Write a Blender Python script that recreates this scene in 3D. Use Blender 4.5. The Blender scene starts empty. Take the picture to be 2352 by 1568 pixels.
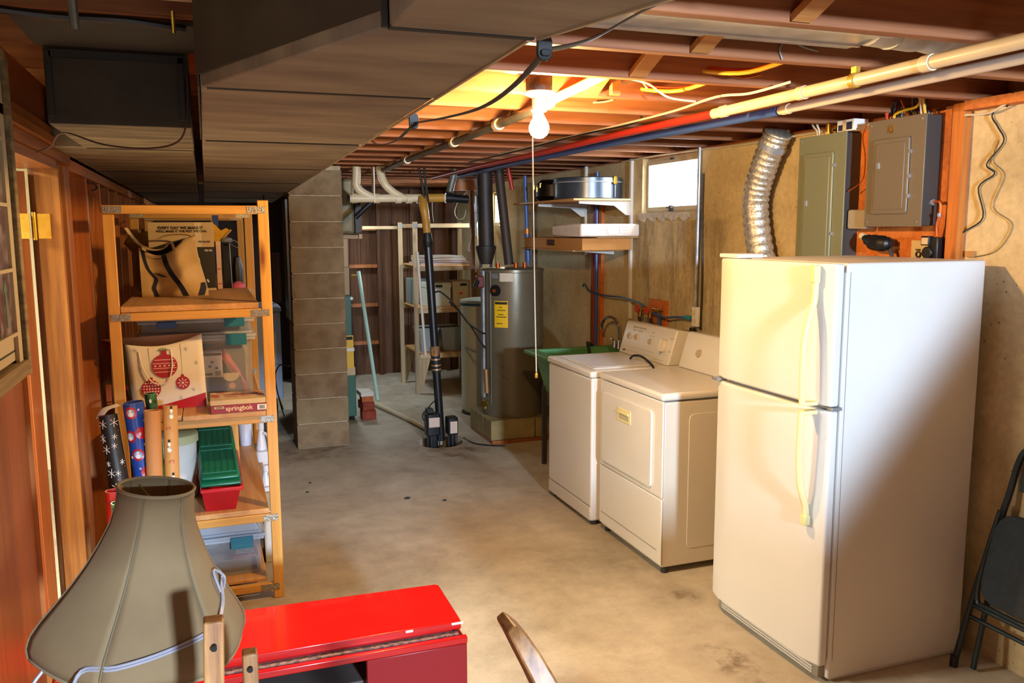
import bpy, bmesh, math, random
from mathutils import Vector, Matrix
random.seed(7)
S = bpy.context.scene
COL = S.collection
PI = math.pi

# ------------------------------------------------------------------ camera
cam_d = bpy.data.cameras.new('camera')
cam = bpy.data.objects.new('camera', cam_d)
COL.objects.link(cam)
YAW, PITCH, ROLL = 0.3463, 0.133, -0.0044
f = Vector((math.sin(YAW)*math.cos(PITCH), math.cos(YAW)*math.cos(PITCH), -math.sin(PITCH)))
r = Vector((math.cos(YAW), -math.sin(YAW), 0))
u = r.cross(f)
r2 = math.cos(ROLL)*r + math.sin(ROLL)*u
u2 = -math.sin(ROLL)*r + math.cos(ROLL)*u
cam.matrix_world = Matrix(((r2.x, u2.x, -f.x, 0), (r2.y, u2.y, -f.y, 0), (r2.z, u2.z, -f.z, 1.763), (0, 0, 0, 1)))
cam_d.sensor_width = 36.0
cam_d.lens = 1933.5/2352*36.0
cam_d.clip_start = 0.05
cam_d.clip_end = 100
S.camera = cam

# ------------------------------------------------------------------ world, lights, exposure
S.view_settings.view_transform = 'Standard'
S.view_settings.look = 'None'
S.view_settings.gamma = 1.0
S.view_settings.use_curve_mapping = False
S.view_settings.exposure = 0.5
w = bpy.data.worlds.new('world'); S.world = w; w.use_nodes = True
w.node_tree.nodes['Background'].inputs[0].default_value = (0.86, 0.93, 1.0, 1)
w.node_tree.nodes['Background'].inputs[1].default_value = 4.0

def area(name, loc, target, sx, sy, power, color):
    l = bpy.data.lights.new(name, 'AREA'); l.shape = 'RECTANGLE'; l.size = sx; l.size_y = sy
    l.energy = power; l.color = color
    o = bpy.data.objects.new(name, l); COL.objects.link(o); o.location = loc
    o.rotation_euler = (Vector(target)-Vector(loc)).to_track_quat('-Z', 'Y').to_euler()
    return o
# daylight through the basement window behind the photographer
area('rear_window_daylight', (1.2, -3.4, 2.0), (1.0, 4.0, 0.55), 0.34, 0.26, 480, (0.60, 0.77, 1.0))
# soft fill added behind the photographer, no real lamp there
area('rear_fill', (-0.9, -1.7, 1.25), (0.0, 3.0, 1.4), 0.9, 0.9, 20, (1.0, 0.88, 0.74))
# daylight falling in through the two high windows of the right wall
area('window_daylight', (3.22, 5.05, 2.12), (2.2, 5.05, 1.2), 0.7, 0.34, 28, (0.75, 0.87, 1.0))
area('far_window_daylight', (3.22, 8.62, 2.0), (2.0, 8.3, 0.6), 0.42, 0.32, 80, (0.80, 0.92, 1.0))
# lamp of the room next door
area('side_room_light', (-1.7, 3.2, 2.2), (-1.7, 3.2, 0), 0.6, 0.6, 170, (1.0, 0.95, 0.80))
# fill light added at the furnace end, behind the block pier
area('furnace_corner_fill', (1.35, 9.3, 2.15), (1.5, 9.0, 0), 0.3, 0.3, 14, (0.85, 0.95, 1.0))
# the bare bulb
bl = bpy.data.lights.new('bulb_light', 'POINT'); bl.energy = 112; bl.color = (1.0, 0.60, 0.23); bl.shadow_soft_size = 0.035
blo = bpy.data.objects.new('bulb_light', bl); COL.objects.link(blo); blo.location = (1.174, 2.95, 2.02)

# ------------------------------------------------------------------ helpers
def hx(h):
    h = h.lstrip('#')
    c = [int(h[i:i+2], 16)/255 for i in (0, 2, 4)]
    return tuple([(v/12.92 if v <= 0.04045 else ((v+0.055)/1.055)**2.4) for v in c] + [1.0])

class MB:
    """collects shapes in world coordinates"""
    def __init__(s): s.v = []; s.f = []
    def add(s, vs, fs):
        n = len(s.v); s.v += [tuple(p) for p in vs]; s.f += [tuple(i+n for i in q) for q in fs]; return s
    def box(s, x0, x1, y0, y1, z0, z1, piv=None, rot=None):
        vs = [(x, y, z) for x in (x0, x1) for y in (y0, y1) for z in (z0, z1)]
        if rot is not None:
            c = Vector(piv if piv else ((x0+x1)/2, (y0+y1)/2, (z0+z1)/2))
            R_ = rot if isinstance(rot, Matrix) else Matrix.Rotation(rot, 3, 'Z')
            vs = [tuple(c + R_ @ (Vector(p)-c)) for p in vs]
        return s.add(vs, [(0, 1, 3, 2), (4, 6, 7, 5), (0, 4, 5, 1), (2, 3, 7, 6), (0, 2, 6, 4), (1, 5, 7, 3)])
    def beam(s, a, b, w, h, up=(0, 0, 1)):
        a = Vector(a); b = Vector(b); d = (b-a).normalized(); upv = Vector(up)
        sx = d.cross(upv).normalized()*w/2; sz = sx.cross(d).normalized()*h/2
        vs = [a-sx-sz, a+sx-sz, a+sx+sz, a-sx+sz, b-sx-sz, b+sx-sz, b+sx+sz, b-sx+sz]
        return s.add(vs, [(0, 1, 2, 3), (7, 6, 5, 4), (0, 4, 5, 1), (1, 5, 6, 2), (2, 6, 7, 3), (3, 7, 4, 0)])
    def cyl(s, a, b, ra, rb=None, n=16, cap=True):
        rb = ra if rb is None else rb
        a = Vector(a); b = Vector(b); d = (b-a).normalized()
        t = Vector((0, 0, 1)) if abs(d.z) < 0.9 else Vector((1, 0, 0))
        x = d.cross(t).normalized(); y = d.cross(x)
        vs = []
        for c, q in ((a, ra), (b, rb)):
            for i in range(n):
                an = 2*PI*i/n; vs.append(c + x*math.cos(an)*q + y*math.sin(an)*q)
        fs = [(i, (i+1) % n, n+(i+1) % n, n+i) for i in range(n)]
        if cap: fs += [tuple(range(n-1, -1, -1)), tuple(range(n, 2*n))]
        return s.add(vs, fs)
    def tube(s, pts, rad, n=8, smooth=0, flat=None, cap=True):
        P = [Vector(p) for p in pts]
        if smooth:
            Q = []
            for i in range(len(P)-1):
                p0 = P[max(i-1, 0)]; p1 = P[i]; p2 = P[i+1]; p3 = P[min(i+2, len(P)-1)]
                for k in range(smooth):
                    t = k/smooth
                    Q.append(0.5*((2*p1)+(p2-p0)*t+(2*p0-5*p1+4*p2-p3)*t*t+(3*p1-p0-3*p2+p3)*t**3))
            Q.append(P[-1]); P = Q
        m = len(P); up = Vector((0, 0, 1)); vs = []
        rad_ = rad if isinstance(rad, (list, tuple)) else [rad]*m
        if len(rad_) != m: rad_ = [rad_[min(int(i/(m-1)*(len(rad_)-1)+.5), len(rad_)-1)] for i in range(m)]
        prev = None
        for i in range(m):
            d = (P[min(i+1, m-1)]-P[max(i-1, 0)])
            d = d.normalized() if d.length > 1e-9 else Vector((0, 0, 1))
            if prev is None:
                t = up if abs(d.z) < 0.9 else Vector((1, 0, 0)); x = d.cross(t).normalized()
            else:
                x = (prev - d*prev.dot(d)); x = x.normalized() if x.length > 1e-6 else d.cross(up).normalized()
            prev = x; y = d.cross(x)
            for k in range(n):
                a = 2*PI*k/n; sx = rad_[i]; sy = rad_[i]*(flat if flat else 1)
                vs.append(P[i] + x*math.cos(a)*sx + y*math.sin(a)*sy)
        fs = [(i*n+k, i*n+(k+1) % n, (i+1)*n+(k+1) % n, (i+1)*n+k) for i in range(m-1) for k in range(n)]
        if cap: fs += [tuple(range(n-1, -1, -1)), tuple(range((m-1)*n, m*n))]
        return s.add(vs, fs)
    def lathe(s, prof, c, n=32, sx=1, sy=1, a0=0, a1=2*PI, tilt=None):
        full = abs(a1-a0-2*PI) < 1e-6; m = n if full else n+1; vs = []; fs = []
        for (q, z) in prof:
            for i in range(m):
                a = a0+(a1-a0)*i/n; vs.append(Vector((math.cos(a)*q*sx, math.sin(a)*q*sy, z)))
        if tilt is not None: vs = [tilt @ p for p in vs]
        vs = [p+Vector(c) for p in vs]
        for j in range(len(prof)-1):
            for i in range(n):
                k = (i+1) % m; fs.append((j*m+i, j*m+k, (j+1)*m+k, (j+1)*m+i))
        return s.add(vs, fs)
    def prism(s, poly, lo, hi, axis='z'):
        n = len(poly)
        def P(a, b, h): return {'z': (a, b, h), 'y': (a, h, b), 'x': (h, a, b)}[axis]
        vs = [P(a, b, lo) for a, b in poly] + [P(a, b, hi) for a, b in poly]
        return s.add(vs, [tuple(range(n-1, -1, -1)), tuple(range(n, 2*n))] + [(i, (i+1) % n, n+(i+1) % n, n+i) for i in range(n)])
    def rbox(s, x0, x1, y0, y1, z0, z1, rad, axis='z', n=5):
        """box with rounded corners seen along axis"""
        A = {'z': (x0, x1, y0, y1, z0, z1), 'y': (x0, x1, z0, z1, y0, y1), 'x': (y0, y1, z0, z1, x0, x1)}[axis]
        a0, a1, b0, b1, h0, h1 = A; poly = []
        for cx, cy, st in ((a1-rad, b0+rad, -PI/2), (a1-rad, b1-rad, 0), (a0+rad, b1-rad, PI/2), (a0+rad, b0+rad, PI)):
            for k in range(n+1):
                t = st+PI/2*k/n; poly.append((cx+rad*math.cos(t), cy+rad*math.sin(t)))
        return s.prism(poly, h0, h1, axis)

WL = {}
def base_of(vs):
    xs = [p[0] for p in vs]; ys = [p[1] for p in vs]; zs = [p[2] for p in vs]
    return Vector(((min(xs)+max(xs))/2, (min(ys)+max(ys))/2, min(zs)))
def obj(name, mb, m, parent=None, bev=0, smooth=False, seg=2, ang=35, solid=0, sub=0):
    o0 = base_of(mb.v)
    me = bpy.data.meshes.new(name)
    me.from_pydata([tuple(Vector(p)-o0) for p in mb.v], [], mb.f)
    b = bmesh.new(); b.from_mesh(me); bmesh.ops.recalc_face_normals(b, faces=b.faces); b.to_mesh(me); b.free()
    me.materials.append(m)
    o = bpy.data.objects.new(name, me); COL.objects.link(o)
    if smooth or bev:
        me.shade_smooth(); me.set_sharp_from_angle(angle=math.radians(ang if not bev else 60))
    if solid:
        q = o.modifiers.new('solid', 'SOLIDIFY'); q.thickness = solid; q.offset = 0
    if bev:
        q = o.modifiers.new('bevel', 'BEVEL'); q.width = bev; q.segments = seg; q.limit_method = 'ANGLE'; q.angle_limit = math.radians(50); q.harden_normals = False
    if sub:
        q = o.modifiers.new('sub', 'SUBSURF'); q.levels = sub; q.render_levels = sub
    if parent: o.parent = parent; o.location = o0 - WL[parent.name]
    else: o.location = o0
    WL[o.name] = o0
    return o
def tag(o, label, cat=None, group=None):
    if label: o['label'] = label
    if cat: o['category'] = cat
    if group: o['group'] = group
    return o
def thing(name, loc, label, cat, group=None):
    o = bpy.data.objects.new(name, None); o.empty_display_size = 0.05; COL.objects.link(o); o.location = loc
    WL[o.name] = Vector(loc)
    return tag(o, label, cat, group)
def struct(name, mb, m, parent=None, **k):
    o = obj(name, mb, m, parent, **k)
    if parent is None: o['kind'] = 'structure'
    return o
def rep(o, dx, dy, dz, parent=None):
    c = o.copy(); COL.objects.link(c); c.location = Vector(o.location)+Vector((dx, dy, dz))
    if parent: c.parent = parent
    WL[c.name] = WL[o.name]+Vector((dx, dy, dz))
    return c
def text(name, s, size, loc, xdir, up, m, parent=None, ext=0.0006, align='CENTER', bold=0.0):
    cu = bpy.data.curves.new(name, 'FONT'); cu.body = s; cu.size = size; cu.extrude = ext; cu.align_x = align; cu.align_y = 'CENTER'; cu.offset = bold
    t = bpy.data.objects.new(name, cu); COL.objects.link(t)
    bpy.context.view_layer.update()
    me = bpy.data.meshes.new_from_object(t.evaluated_get(bpy.context.evaluated_depsgraph_get()))
    bpy.data.objects.remove(t)
    X_ = Vector(xdir).normalized(); U_ = Vector(up).normalized(); N_ = X_.cross(U_)
    Mx = Matrix(((X_.x, U_.x, N_.x), (X_.y, U_.y, N_.y), (X_.z, U_.z, N_.z)))
    mb = MB(); mb.add([Vector(loc)+Mx @ v.co for v in me.vertices], [tuple(p.vertices) for p in me.polygons])
    return obj(name, mb, m, parent)

# ------------------------------------------------------------------ materials
def _mat(name):
    m = bpy.data.materials.new(name); m.use_nodes = True
    n = m.node_tree.nodes; l = m.node_tree.links; b = n['Principled BSDF']
    tc = n.new('ShaderNodeTexCoord'); oi = n.new('ShaderNodeObjectInfo')
    mu = n.new('ShaderNodeMath'); mu.operation = 'MULTIPLY'; mu.inputs[1].default_value = 17.0
    l.new(oi.outputs['Random'], mu.inputs[0])
    ad = n.new('ShaderNodeVectorMath'); ad.operation = 'ADD'
    l.new(tc.outputs['Object'], ad.inputs[0]); l.new(mu.outputs[0], ad.inputs[1])
    return m, n, l, b, ad.outputs[0]
def _noise(n, l, vec, scale, stretch=(1, 1, 1), detail=4, rough=0.55):
    mp = n.new('ShaderNodeMapping'); mp.inputs['Scale'].default_value = stretch; l.new(vec, mp.inputs[0])
    t = n.new('ShaderNodeTexNoise'); t.inputs['Scale'].default_value = scale; t.inputs['Detail'].default_value = detail; t.inputs['Roughness'].default_value = rough
    l.new(mp.outputs[0], t.inputs[0]); return t.outputs[0]
def _ramp(n, l, fac, stops):
    rp = n.new('ShaderNodeValToRGB'); l.new(fac, rp.inputs[0]); e = rp.color_ramp.elements
    while len(e) > 1: e.remove(e[-1])
    e[0].position = stops[0][0]; e[0].color = stops[0][1]
    for p, c in stops[1:]:
        q = e.new(p); q.color = c
    return rp.outputs[0]
def _mix(n, l, a, b_, fac, mode='MIX'):
    mx = n.new('ShaderNodeMix'); mx.data_type = 'RGBA'; mx.blend_type = mode
    for sock, v in ((mx.inputs[0], fac), (mx.inputs[6], a), (mx.inputs[7], b_)):
        if hasattr(v, 'is_linked'): l.new(v, sock)
        else: sock.default_value = v
    return mx.outputs[2]
def _bump(n, l, b, h, strength, dist=0.01):
    bp = n.new('ShaderNodeBump'); bp.inputs['Strength'].default_value = strength; bp.inputs['Distance'].default_value = dist
    l.new(h, bp.inputs['Height']); l.new(bp.outputs[0], b.inputs['Normal'])
def M(name, c, rough=0.5, metal=0.0, c2=None, scale=6, stretch=(1, 1, 1), bump=0.0, lo=0.35, hi=0.65, spec=0.5, alpha=1.0, trans=0.0, coat=0.0, bscale=None, bdist=0.004):
    m, n, l, b, vec = _mat(name)
    b.inputs['Roughness'].default_value = rough; b.inputs['Metallic'].default_value = metal
    b.inputs['Specular IOR Level'].default_value = spec; b.inputs['Coat Weight'].default_value = coat
    b.inputs['Base Color'].default_value = hx(c)
    nz = _noise(n, l, vec, scale, stretch)
    if c2: l.new(_ramp(n, l, nz, [(lo, hx(c)), (hi, hx(c2))]), b.inputs['Base Color'])
    if bump:
        h = nz if bscale is None else _noise(n, l, vec, bscale, stretch)
        _bump(n, l, b, h, bump, bdist)
    if trans: b.inputs['Transmission Weight'].default_value = trans
    if alpha < 1: b.inputs['Alpha'].default_value = alpha
    return m
def wood(name, c1, c2, axis='z', rough=0.6, knots=True, k=1.0, dark=None):
    m, n, l, b, vec = _mat(name)
    st = {'x': (0.05, 1, 1), 'y': (1, 0.05, 1), 'z': (1, 1, 0.05)}[axis]
    g = _noise(n, l, vec, 42*k, st, 5, 0.6)
    g2 = _noise(n, l, vec, 5*k, st, 2, 0.5)
    col = _ramp(n, l, g, [(0.34, hx(c1)), (0.66, hx(c2))])
    col = _mix(n, l, col, _ramp(n, l, g2, [(0.3, (0.62, 0.58, 0.55, 1)), (0.65, (1.12, 1.1, 1.08, 1))]), 0.8, 'MULTIPLY')
    if knots:
        mp = n.new('ShaderNodeMapping'); mp.inputs['Scale'].default_value = {'x': (1.6, 7, 7), 'y': (7, 1.6, 7), 'z': (7, 7, 1.6)}[axis]; l.new(vec, mp.inputs[0])
        v = n.new('ShaderNodeTexVoronoi'); v.inputs['Scale'].default_value = 0.85; l.new(mp.outputs[0], v.inputs[0])
        col = _mix(n, l, hx(dark or '#4a2410'), col, _ramp(n, l, v.outputs['Distance'], [(0.04, (0, 0, 0, 1)), (0.13, (1, 1, 1, 1))]))
    l.new(col, b.inputs['Base Color']); b.inputs['Roughness'].default_value = rough
    _bump(n, l, b, g, 0.25, 0.002)
    return m
# ------------------------------------------------------------------ material set
W_joist = wood('joist_fir', '#8c5430', '#a86c40', 'x', 0.65, dark='#48200f')
W_brid = wood('bridging_pine', '#a56a30', '#c28a48', 'x', 0.6, knots=False)
W_sub = wood('subfloor', '#6b4222', '#86582e', 'y', 0.8, knots=False)
W_stud = wood('stud_pine', '#a85a1e', '#c87a30', 'z', 0.55)
W_studx = wood('plate_pine', '#9a5420', '#b9702e', 'y', 0.55)
W_jamb = wood('stained_jamb', '#7a4a1c', '#a8702e', 'z', 0.45, dark='#3a200c')
W_head = wood('stained_header', '#7a4218', '#a0622a', 'y', 0.45, knots=False)
W_shelf = wood('shelf_pine_upright', '#c8923f', '#dca854', 'z', 0.45, dark='#7a4413')
W_shelfx = wood('shelf_pine_rail', '#c8923f', '#dca854', 'x', 0.45, dark='#7a4413')
W_board = wood('shelf_board', '#c28f55', '#d3a468', 'y', 0.5, knots=False)
W_panel = wood('dark_panel_wall', '#4a2716', '#6b3a20', 'z', 0.6, knots=False)
W_ply = wood('orange_plywood', '#b8601f', '#cf7a30', 'x', 0.6, knots=False)
W_near = wood('varnished_ply', '#86481a', '#9c5a26', 'z', 0.4)
W_back = wood('far_wall_boards', '#4e3018', '#734a28', 'z', 0.75, knots=False)
W_rear = wood('pale_lumber', '#b79a70', '#cdb48a', 'z', 0.6)
W_rearx = wood('pale_lumber_rail', '#b79a70', '#d4bc92', 'x', 0.6)
W_old = wood('worn_chair_wood', '#7c5028', '#b0804a', 'z', 0.45, k=1.6, dark='#2c1608')
white = M('white_enamel', '#dedad0', 0.3, coat=0.2, c2='#d6d2c8', scale=2.0)
fridge_white = M('fridge_enamel', '#d6d5d0', 0.42, c2='#cfcec8', scale=1.5, bump=0.05, bscale=450, bdist=0.0006)
cream = M('aged_cream_plastic', '#e2d69c', 0.4)
black = M('black_plastic', '#141414', 0.4)
rubber = M('black_rubber', '#1c1b1a', 0.6)
dkgrey = M('dark_grey_metal', '#3a3936', 0.5, 0.3)
steel = M('galvanised_steel', '#a9adb0', 0.38, 0.5, c2='#8a8e92', scale=14)
chrome = M('chrome', '#d8d8d8', 0.12, 1.0)
brass = M('brass', '#c9a23c', 0.28, 0.95, c2='#dcb95a', scale=20)
copper = M('copper_wire', '#b0521f', 0.4, 0.6)
nailp = M('nail_plate', '#8f8a7c', 0.35, 0.9, c2='#b9b4a4', scale=160, lo=0.45, hi=0.55, bump=0.6)
wire_w = M('white_cable', '#cbbfa6', 0.5)
wire_b = M('black_cable', '#16140f', 0.45)
wire_y = M('yellow_cable', '#d8a51a', 0.45)
wire_r = M('red_cable', '#c23a1a', 0.45)
wire_g = M('grey_cable', '#8d8d86', 0.5)
pvc = M('cream_pvc', '#dccfae', 0.35, c2='#d2c29c', scale=3)
pvc_y = M('yellowed_pvc', '#b98c3a', 0.35, c2='#a87a2c', scale=4)
abs_b = M('black_abs_pipe', '#17181a', 0.35)
pex_r = M('red_pipe', '#a8281a', 0.4)
pex_b = M('blue_pipe', '#3b5690', 0.4)
greypipe = M('grey_pipe', '#7b7a70', 0.45, 0.4, c2='#62615a', scale=10)
paper = M('paper', '#e8e4d8', 0.7)
card = M('cardboard', '#b88a55', 0.8, c2='#a97c48', scale=3)
card_l = M('pale_cardboard', '#cbb48c', 0.8, c2='#c0a77e', scale=3)
navy = M('navy_webbing', '#1b2233', 0.8)
canvas = M('canvas', '#cfb07a', 0.85, c2='#bf9e68', scale=5, bump=0.4, bscale=260, bdist=0.001)
red_pl = M('red_plastic', '#b81420', 0.35)
green_pl = M('green_plastic', '#0f6b4a', 0.35, c2='#0d5f42', scale=4)
teal = M('teal_latch', '#146f86', 0.4)
blue_pl = M('blue_latch', '#1b55a0', 0.4)
milky = M('milky_plastic', '#dcdcd2', 0.35, alpha=0.88)
clearp = M('clear_plastic', '#dfe8ee', 0.12, alpha=0.15)
clearrim = M('clear_plastic_rim', '#cfdcea', 0.2, alpha=0.5)
blk_print = M('black_ink', '#1a1a1a', 0.7)

def concrete(name, base, dark, light, pits=True, seam=False, streak=None):
    m, n, l, b, _ = _mat(name)
    tc = n.new('ShaderNodeTexCoord'); vec = tc.outputs['Object']
    a = _noise(n, l, vec, 1.3, (1, 1, 1), 6, 0.6); g = _noise(n, l, vec, 34, (1, 1, 1), 4, 0.65)
    col = _ramp(n, l, a, [(0.32, hx(dark)), (0.5, hx(base)), (0.7, hx(light))])
    col = _mix(n, l, col, _ramp(n, l, g, [(0.3, (0.72, 0.70, 0.68, 1)), (0.7, (1.1, 1.1, 1.08, 1))]), 0.6, 'MULTIPLY')
    hgt = g
    if pits:
        v = n.new('ShaderNodeTexVoronoi'); v.inputs['Scale'].default_value = 26; l.new(vec, v.inputs[0])
        pm = _noise(n, l, vec, 3.1)
        th = _ramp(n, l, v.outputs['Distance'], [(0.07, (0, 0, 0, 1)), (0.13, (1, 1, 1, 1))])
        th = _mix(n, l, (1, 1, 1, 1), th, _ramp(n, l, pm, [(0.5, (0, 0, 0, 1)), (0.6, (1, 1, 1, 1))]))
        col = _mix(n, l, col, _mix(n, l, hx('#4a3a22'), (1, 1, 1, 1), th), 0.75, 'MULTIPLY')
    if streak:
        # damp streaks that run down from the window sill, fixed to the wall
        y0, y1, z0, z1 = streak
        sp = n.new('ShaderNodeSeparateXYZ'); l.new(vec, sp.inputs[0])
        def mr(src, a_, b_):
            q = n.new('ShaderNodeMapRange'); q.interpolation_type = 'SMOOTHSTEP'; q.inputs[1].default_value = a_; q.inputs[2].default_value = b_; l.new(src, q.inputs[0]); return q.outputs[0]
        def mul(p, q_):
            q = n.new('ShaderNodeMath'); q.operation = 'MULTIPLY'; l.new(p, q.inputs[0]); l.new(q_, q.inputs[1]); return q.outputs[0]
        msk = mul(mul(mr(sp.outputs[1], y0-0.15, y0+0.1), mr(sp.outputs[1], y1+0.15, y1-0.1)), mul(mr(sp.outputs[2], z0-0.2, z0+0.3), mr(sp.outputs[2], z1+0.02, z1-0.03)))
        sn = _noise(n, l, vec, 7, (1, 1.3, 0.22), 8, 0.75)
        msk = mul(msk, _ramp(n, l, sn, [(0.42, (0.08, 0.08, 0.08, 1)), (0.70, (0.85, 0.85, 0.85, 1))]))
        col = _mix(n, l, col, hx('#4d3c22'), msk)
    l.new(col, b.inputs['Base Color']); b.inputs['Roughness'].default_value = 0.88
    _bump(n, l, b, hgt, 0.35, 0.006)
    return m
# room frame: wall origin offsets are folded into the streak box by building the wall with its own origin
XR, XL, YF, ZC = 2.95, -0.50, 10.2, 2.264
conc_wall = concrete('poured_concrete', '#cbb88c', '#a8936a', '#d8c89e', True, streak=(1.0, 2.15, 1.0, 1.82))
def floor_mat():
    m, n, l, b, _ = _mat('floor_concrete')
    tc = n.new('ShaderNodeTexCoord'); vec = tc.outputs['Object']
    a = _noise(n, l, vec, 0.9, (1, 1, 1), 7, 0.62); g = _noise(n, l, vec, 6.0, (1, 1, 1), 8, 0.7); c = _noise(n, l, vec, 120, (1, 1, 1), 2)
    col = _ramp(n, l, a, [(0.30, hx('#958a76')), (0.5, hx('#b8ad98')), (0.68, hx('#cbc1ae'))])
    col = _mix(n, l, col, _ramp(n, l, g, [(0.30, (0.66, 0.63, 0.60, 1)), (0.62, (1.08, 1.08, 1.06, 1))]), 0.7, 'MULTIPLY')
    col = _mix(n, l, col, _ramp(n, l, c, [(0.3, (0.85, 0.85, 0.85, 1)), (0.7, (1.08, 1.08, 1.08, 1))]), 0.5, 'MULTIPLY')
    st = _noise(n, l, vec, 2.3, (1, 1, 1), 8, 0.75)
    col = _mix(n, l, col, hx('#5a4830'), _ramp(n, l, st, [(0.64, (0, 0, 0, 1)), (0.74, (0.75, 0.75, 0.75, 1))]))
    # worn oil stains by the refrigerator and dryer
    for sx, sy, rr in ((2.09, 3.36, 0.13), (1.95, 2.78, 0.22), (1.98, 2.50, 0.18), (1.75, 6.35, 0.55), (0.75, 6.75, 0.5)):
        vm = n.new('ShaderNodeVectorMath'); vm.operation = 'DISTANCE'; l.new(vec, vm.inputs[0]); vm.inputs[1].default_value = (sx-1.25, sy-3.6, 0.5)
        q = n.new('ShaderNodeMapRange'); q.inputs[1].default_value = rr; q.inputs[2].default_value = rr*0.25; l.new(vm.outputs[1], q.inputs[0])
        mm = n.new('ShaderNodeMath'); mm.operation = 'MULTIPLY'; l.new(q.outputs[0], mm.inputs[0]); l.new(_ramp(n, l, g, [(0.45, (0, 0, 0, 1)), (0.6, (0.8, 0.8, 0.8, 1))]), mm.inputs[1])
        col = _mix(n, l, col, hx('#5b4124'), mm.outputs[0])
    l.new(col, b.inputs['Base Color']); b.inputs['Roughness'].default_value = 0.62
    _bump(n, l, b, g, 0.12, 0.004)
    return m
fl_m = floor_mat()

# ------------------------------------------------------------------ setting
# floor: with the round sump pit cut out of it
SX, SY, SR = 1.76, 6.66, 0.19
mb = MB()
def ring_floor():
    x0, x1, y0, y1 = -3.0, 5.5, -3.6, 10.8
    n = 32; ring = [(SX+SR*math.cos(2*PI*i/n), SY+SR*math.sin(2*PI*i/n)) for i in range(n)]
    q = 0.4; sq = []
    for i in range(n):
        a = 2*PI*i/n; c, s_ = math.cos(a), math.sin(a); k = q/max(abs(c), abs(s_)); sq.append((SX+c*k, SY+s_*k))
    vs = [(x, y, 0) for x, y in ring]+[(x, y, 0) for x, y in sq]+[(x, y, -0.5) for x, y in ring]
    fs = [(i, (i+1) % n, n+(i+1) % n, n+i) for i in range(n)]+[(i, (i+1) % n, 2*n+(i+1) % n, 2*n+i) for i in range(n)]
    mb.add(vs, fs); mb.add([(x, y, -0.5) for x, y in ring], [tuple(range(n))])
    def quad(a, b_, c, d): mb.add([(a, c, 0), (b_, c, 0), (b_, d, 0), (a, d, 0)], [(0, 1, 2, 3)])
    quad(x0, x1, y0, SY-q); quad(x0, x1, SY+q, y1); quad(x0, SX-q, SY-q, SY+q); quad(SX+q, x1, SY-q, SY+q)
    # slab depth
    mb.add([(x, y, z) for z in (-0.02, -0.5) for x, y in ((x0, y0), (x1, y0), (x1, y1), (x0, y1))], [(0, 1, 5, 4), (1, 2, 6, 5), (2, 3, 7, 6), (3, 0, 4, 7)])
ring_floor()
fl = struct('floor', mb, fl_m)

# right wall with two window openings (y ranges) - concrete
WIN = [(4.69, 5.42, 1.86, 2.25), (8.42, 8.80, 1.80, 2.15)]
mb = MB()
ys = [-3.6, 4.69, 5.42, 8.42, 8.80, 10.4]
T = 0.22
for i in range(5):
    a, b_ = ys[i], ys[i+1]
    wn = [q for q in WIN if q[0] == a]
    if wn:
        mb.box(XR, XR+T, a, b_, 0, wn[0][2]-0.0)
        if wn[0][3] < 2.25: mb.box(XR, XR+T, a, b_, wn[0][3], 2.25)
    else: mb.box(XR, XR+T, a, b_, 0, 2.25)
wr = struct('wall_right', mb, conc_wall)
# move texture origin so that streaks sit below the near window: origin is at the base centre (y = 3.4)
# sill plate and rim joist
mb = MB(); mb.box(XR+0.01, XR+0.16, -3.6, 10.4, 2.25, ZC); struct('trim_1', mb, W_studx)
tag(bpy.data.objects['trim_1'], 'wooden sill plate lying on top of the concrete wall')
mb = MB(); mb.box(XR+0.13, XR+0.17, -3.6, 10.4, ZC, 2.45); struct('trim_2', mb, W_joist)
# far wall
wf = struct('wall_far', MB().box(XL-0.3, XR+T, YF+0.02, YF+0.14, 0, 2.45), M('far_sheathing', '#3a2416', 0.8))
bx = 0.9; k = 0
while bx < XR:
    bw = random.choice((0.14, 0.19, 0.24, 0.19)); d = random.uniform(0, 0.008)
    obj('plank', MB().box(bx, min(bx+bw-0.006, XR-0.002), YF-0.012-d, YF+0.02, 0.0, 2.24), W_back, wf); bx += bw
for x in (1.93, 2.34, 2.78):
    obj('stud', MB().box(x, x+0.038, YF-0.10, YF-0.021, 0.0, 2.24), W_back, wf)
for z in (1.77, 1.327, 0.86, 0.40):
    obj('nailing_block', MB().box(1.55, 1.925, YF-0.09, YF-0.021, z-0.02, z+0.02), W_studx, wf)
# left wall: near panelled part, doorway, open studs beyond
wl_ = struct('wall_left', MB().box(XL-0.13, XL-0.09, 3.78, 10.3, 0, 2.26), W_panel)
obj('panel', MB().box(XL-0.12, XL, -3.5, 2.64, 0, 2.02), W_near, wl_)
obj('upper_panel', MB().box(XL-0.12, XL+0.0, -3.5, 3.80, 2.12, 2.262), W_near, wl_)
obj('trim_strip', MB().box(XL-0.12, XL+0.012, 2.643, 2.68, 0, 2.02), W_stud, wl_)
obj('trim_strip', MB().box(XL-0.12, XL-0.010, 2.684, 2.73, 0, 2.02), W_stud, wl_)
for y in (4.31, 4.83, 5.26, 5.78, 6.28, 6.75, 7.2, 7.65, 8.1, 8.55, 9.0, 9.5):
    obj('stud', MB().box(XL-0.09, XL, y, y+0.038, 0.04, 2.0), W_stud, wl_)
obj('stud', MB().box(XL-0.09, XL, 3.78, 3.818, 0.04, 2.0), W_stud, wl_)
obj('bottom_plate', MB().box(XL-0.09, XL, 3.78, 10.2, 0.0, 0.038), W_studx, wl_)
obj('top_plate', MB().box(XL-0.10, XL+0.006, 3.80, 10.2, 2.0, 2.045), W_studx, wl_)
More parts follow.
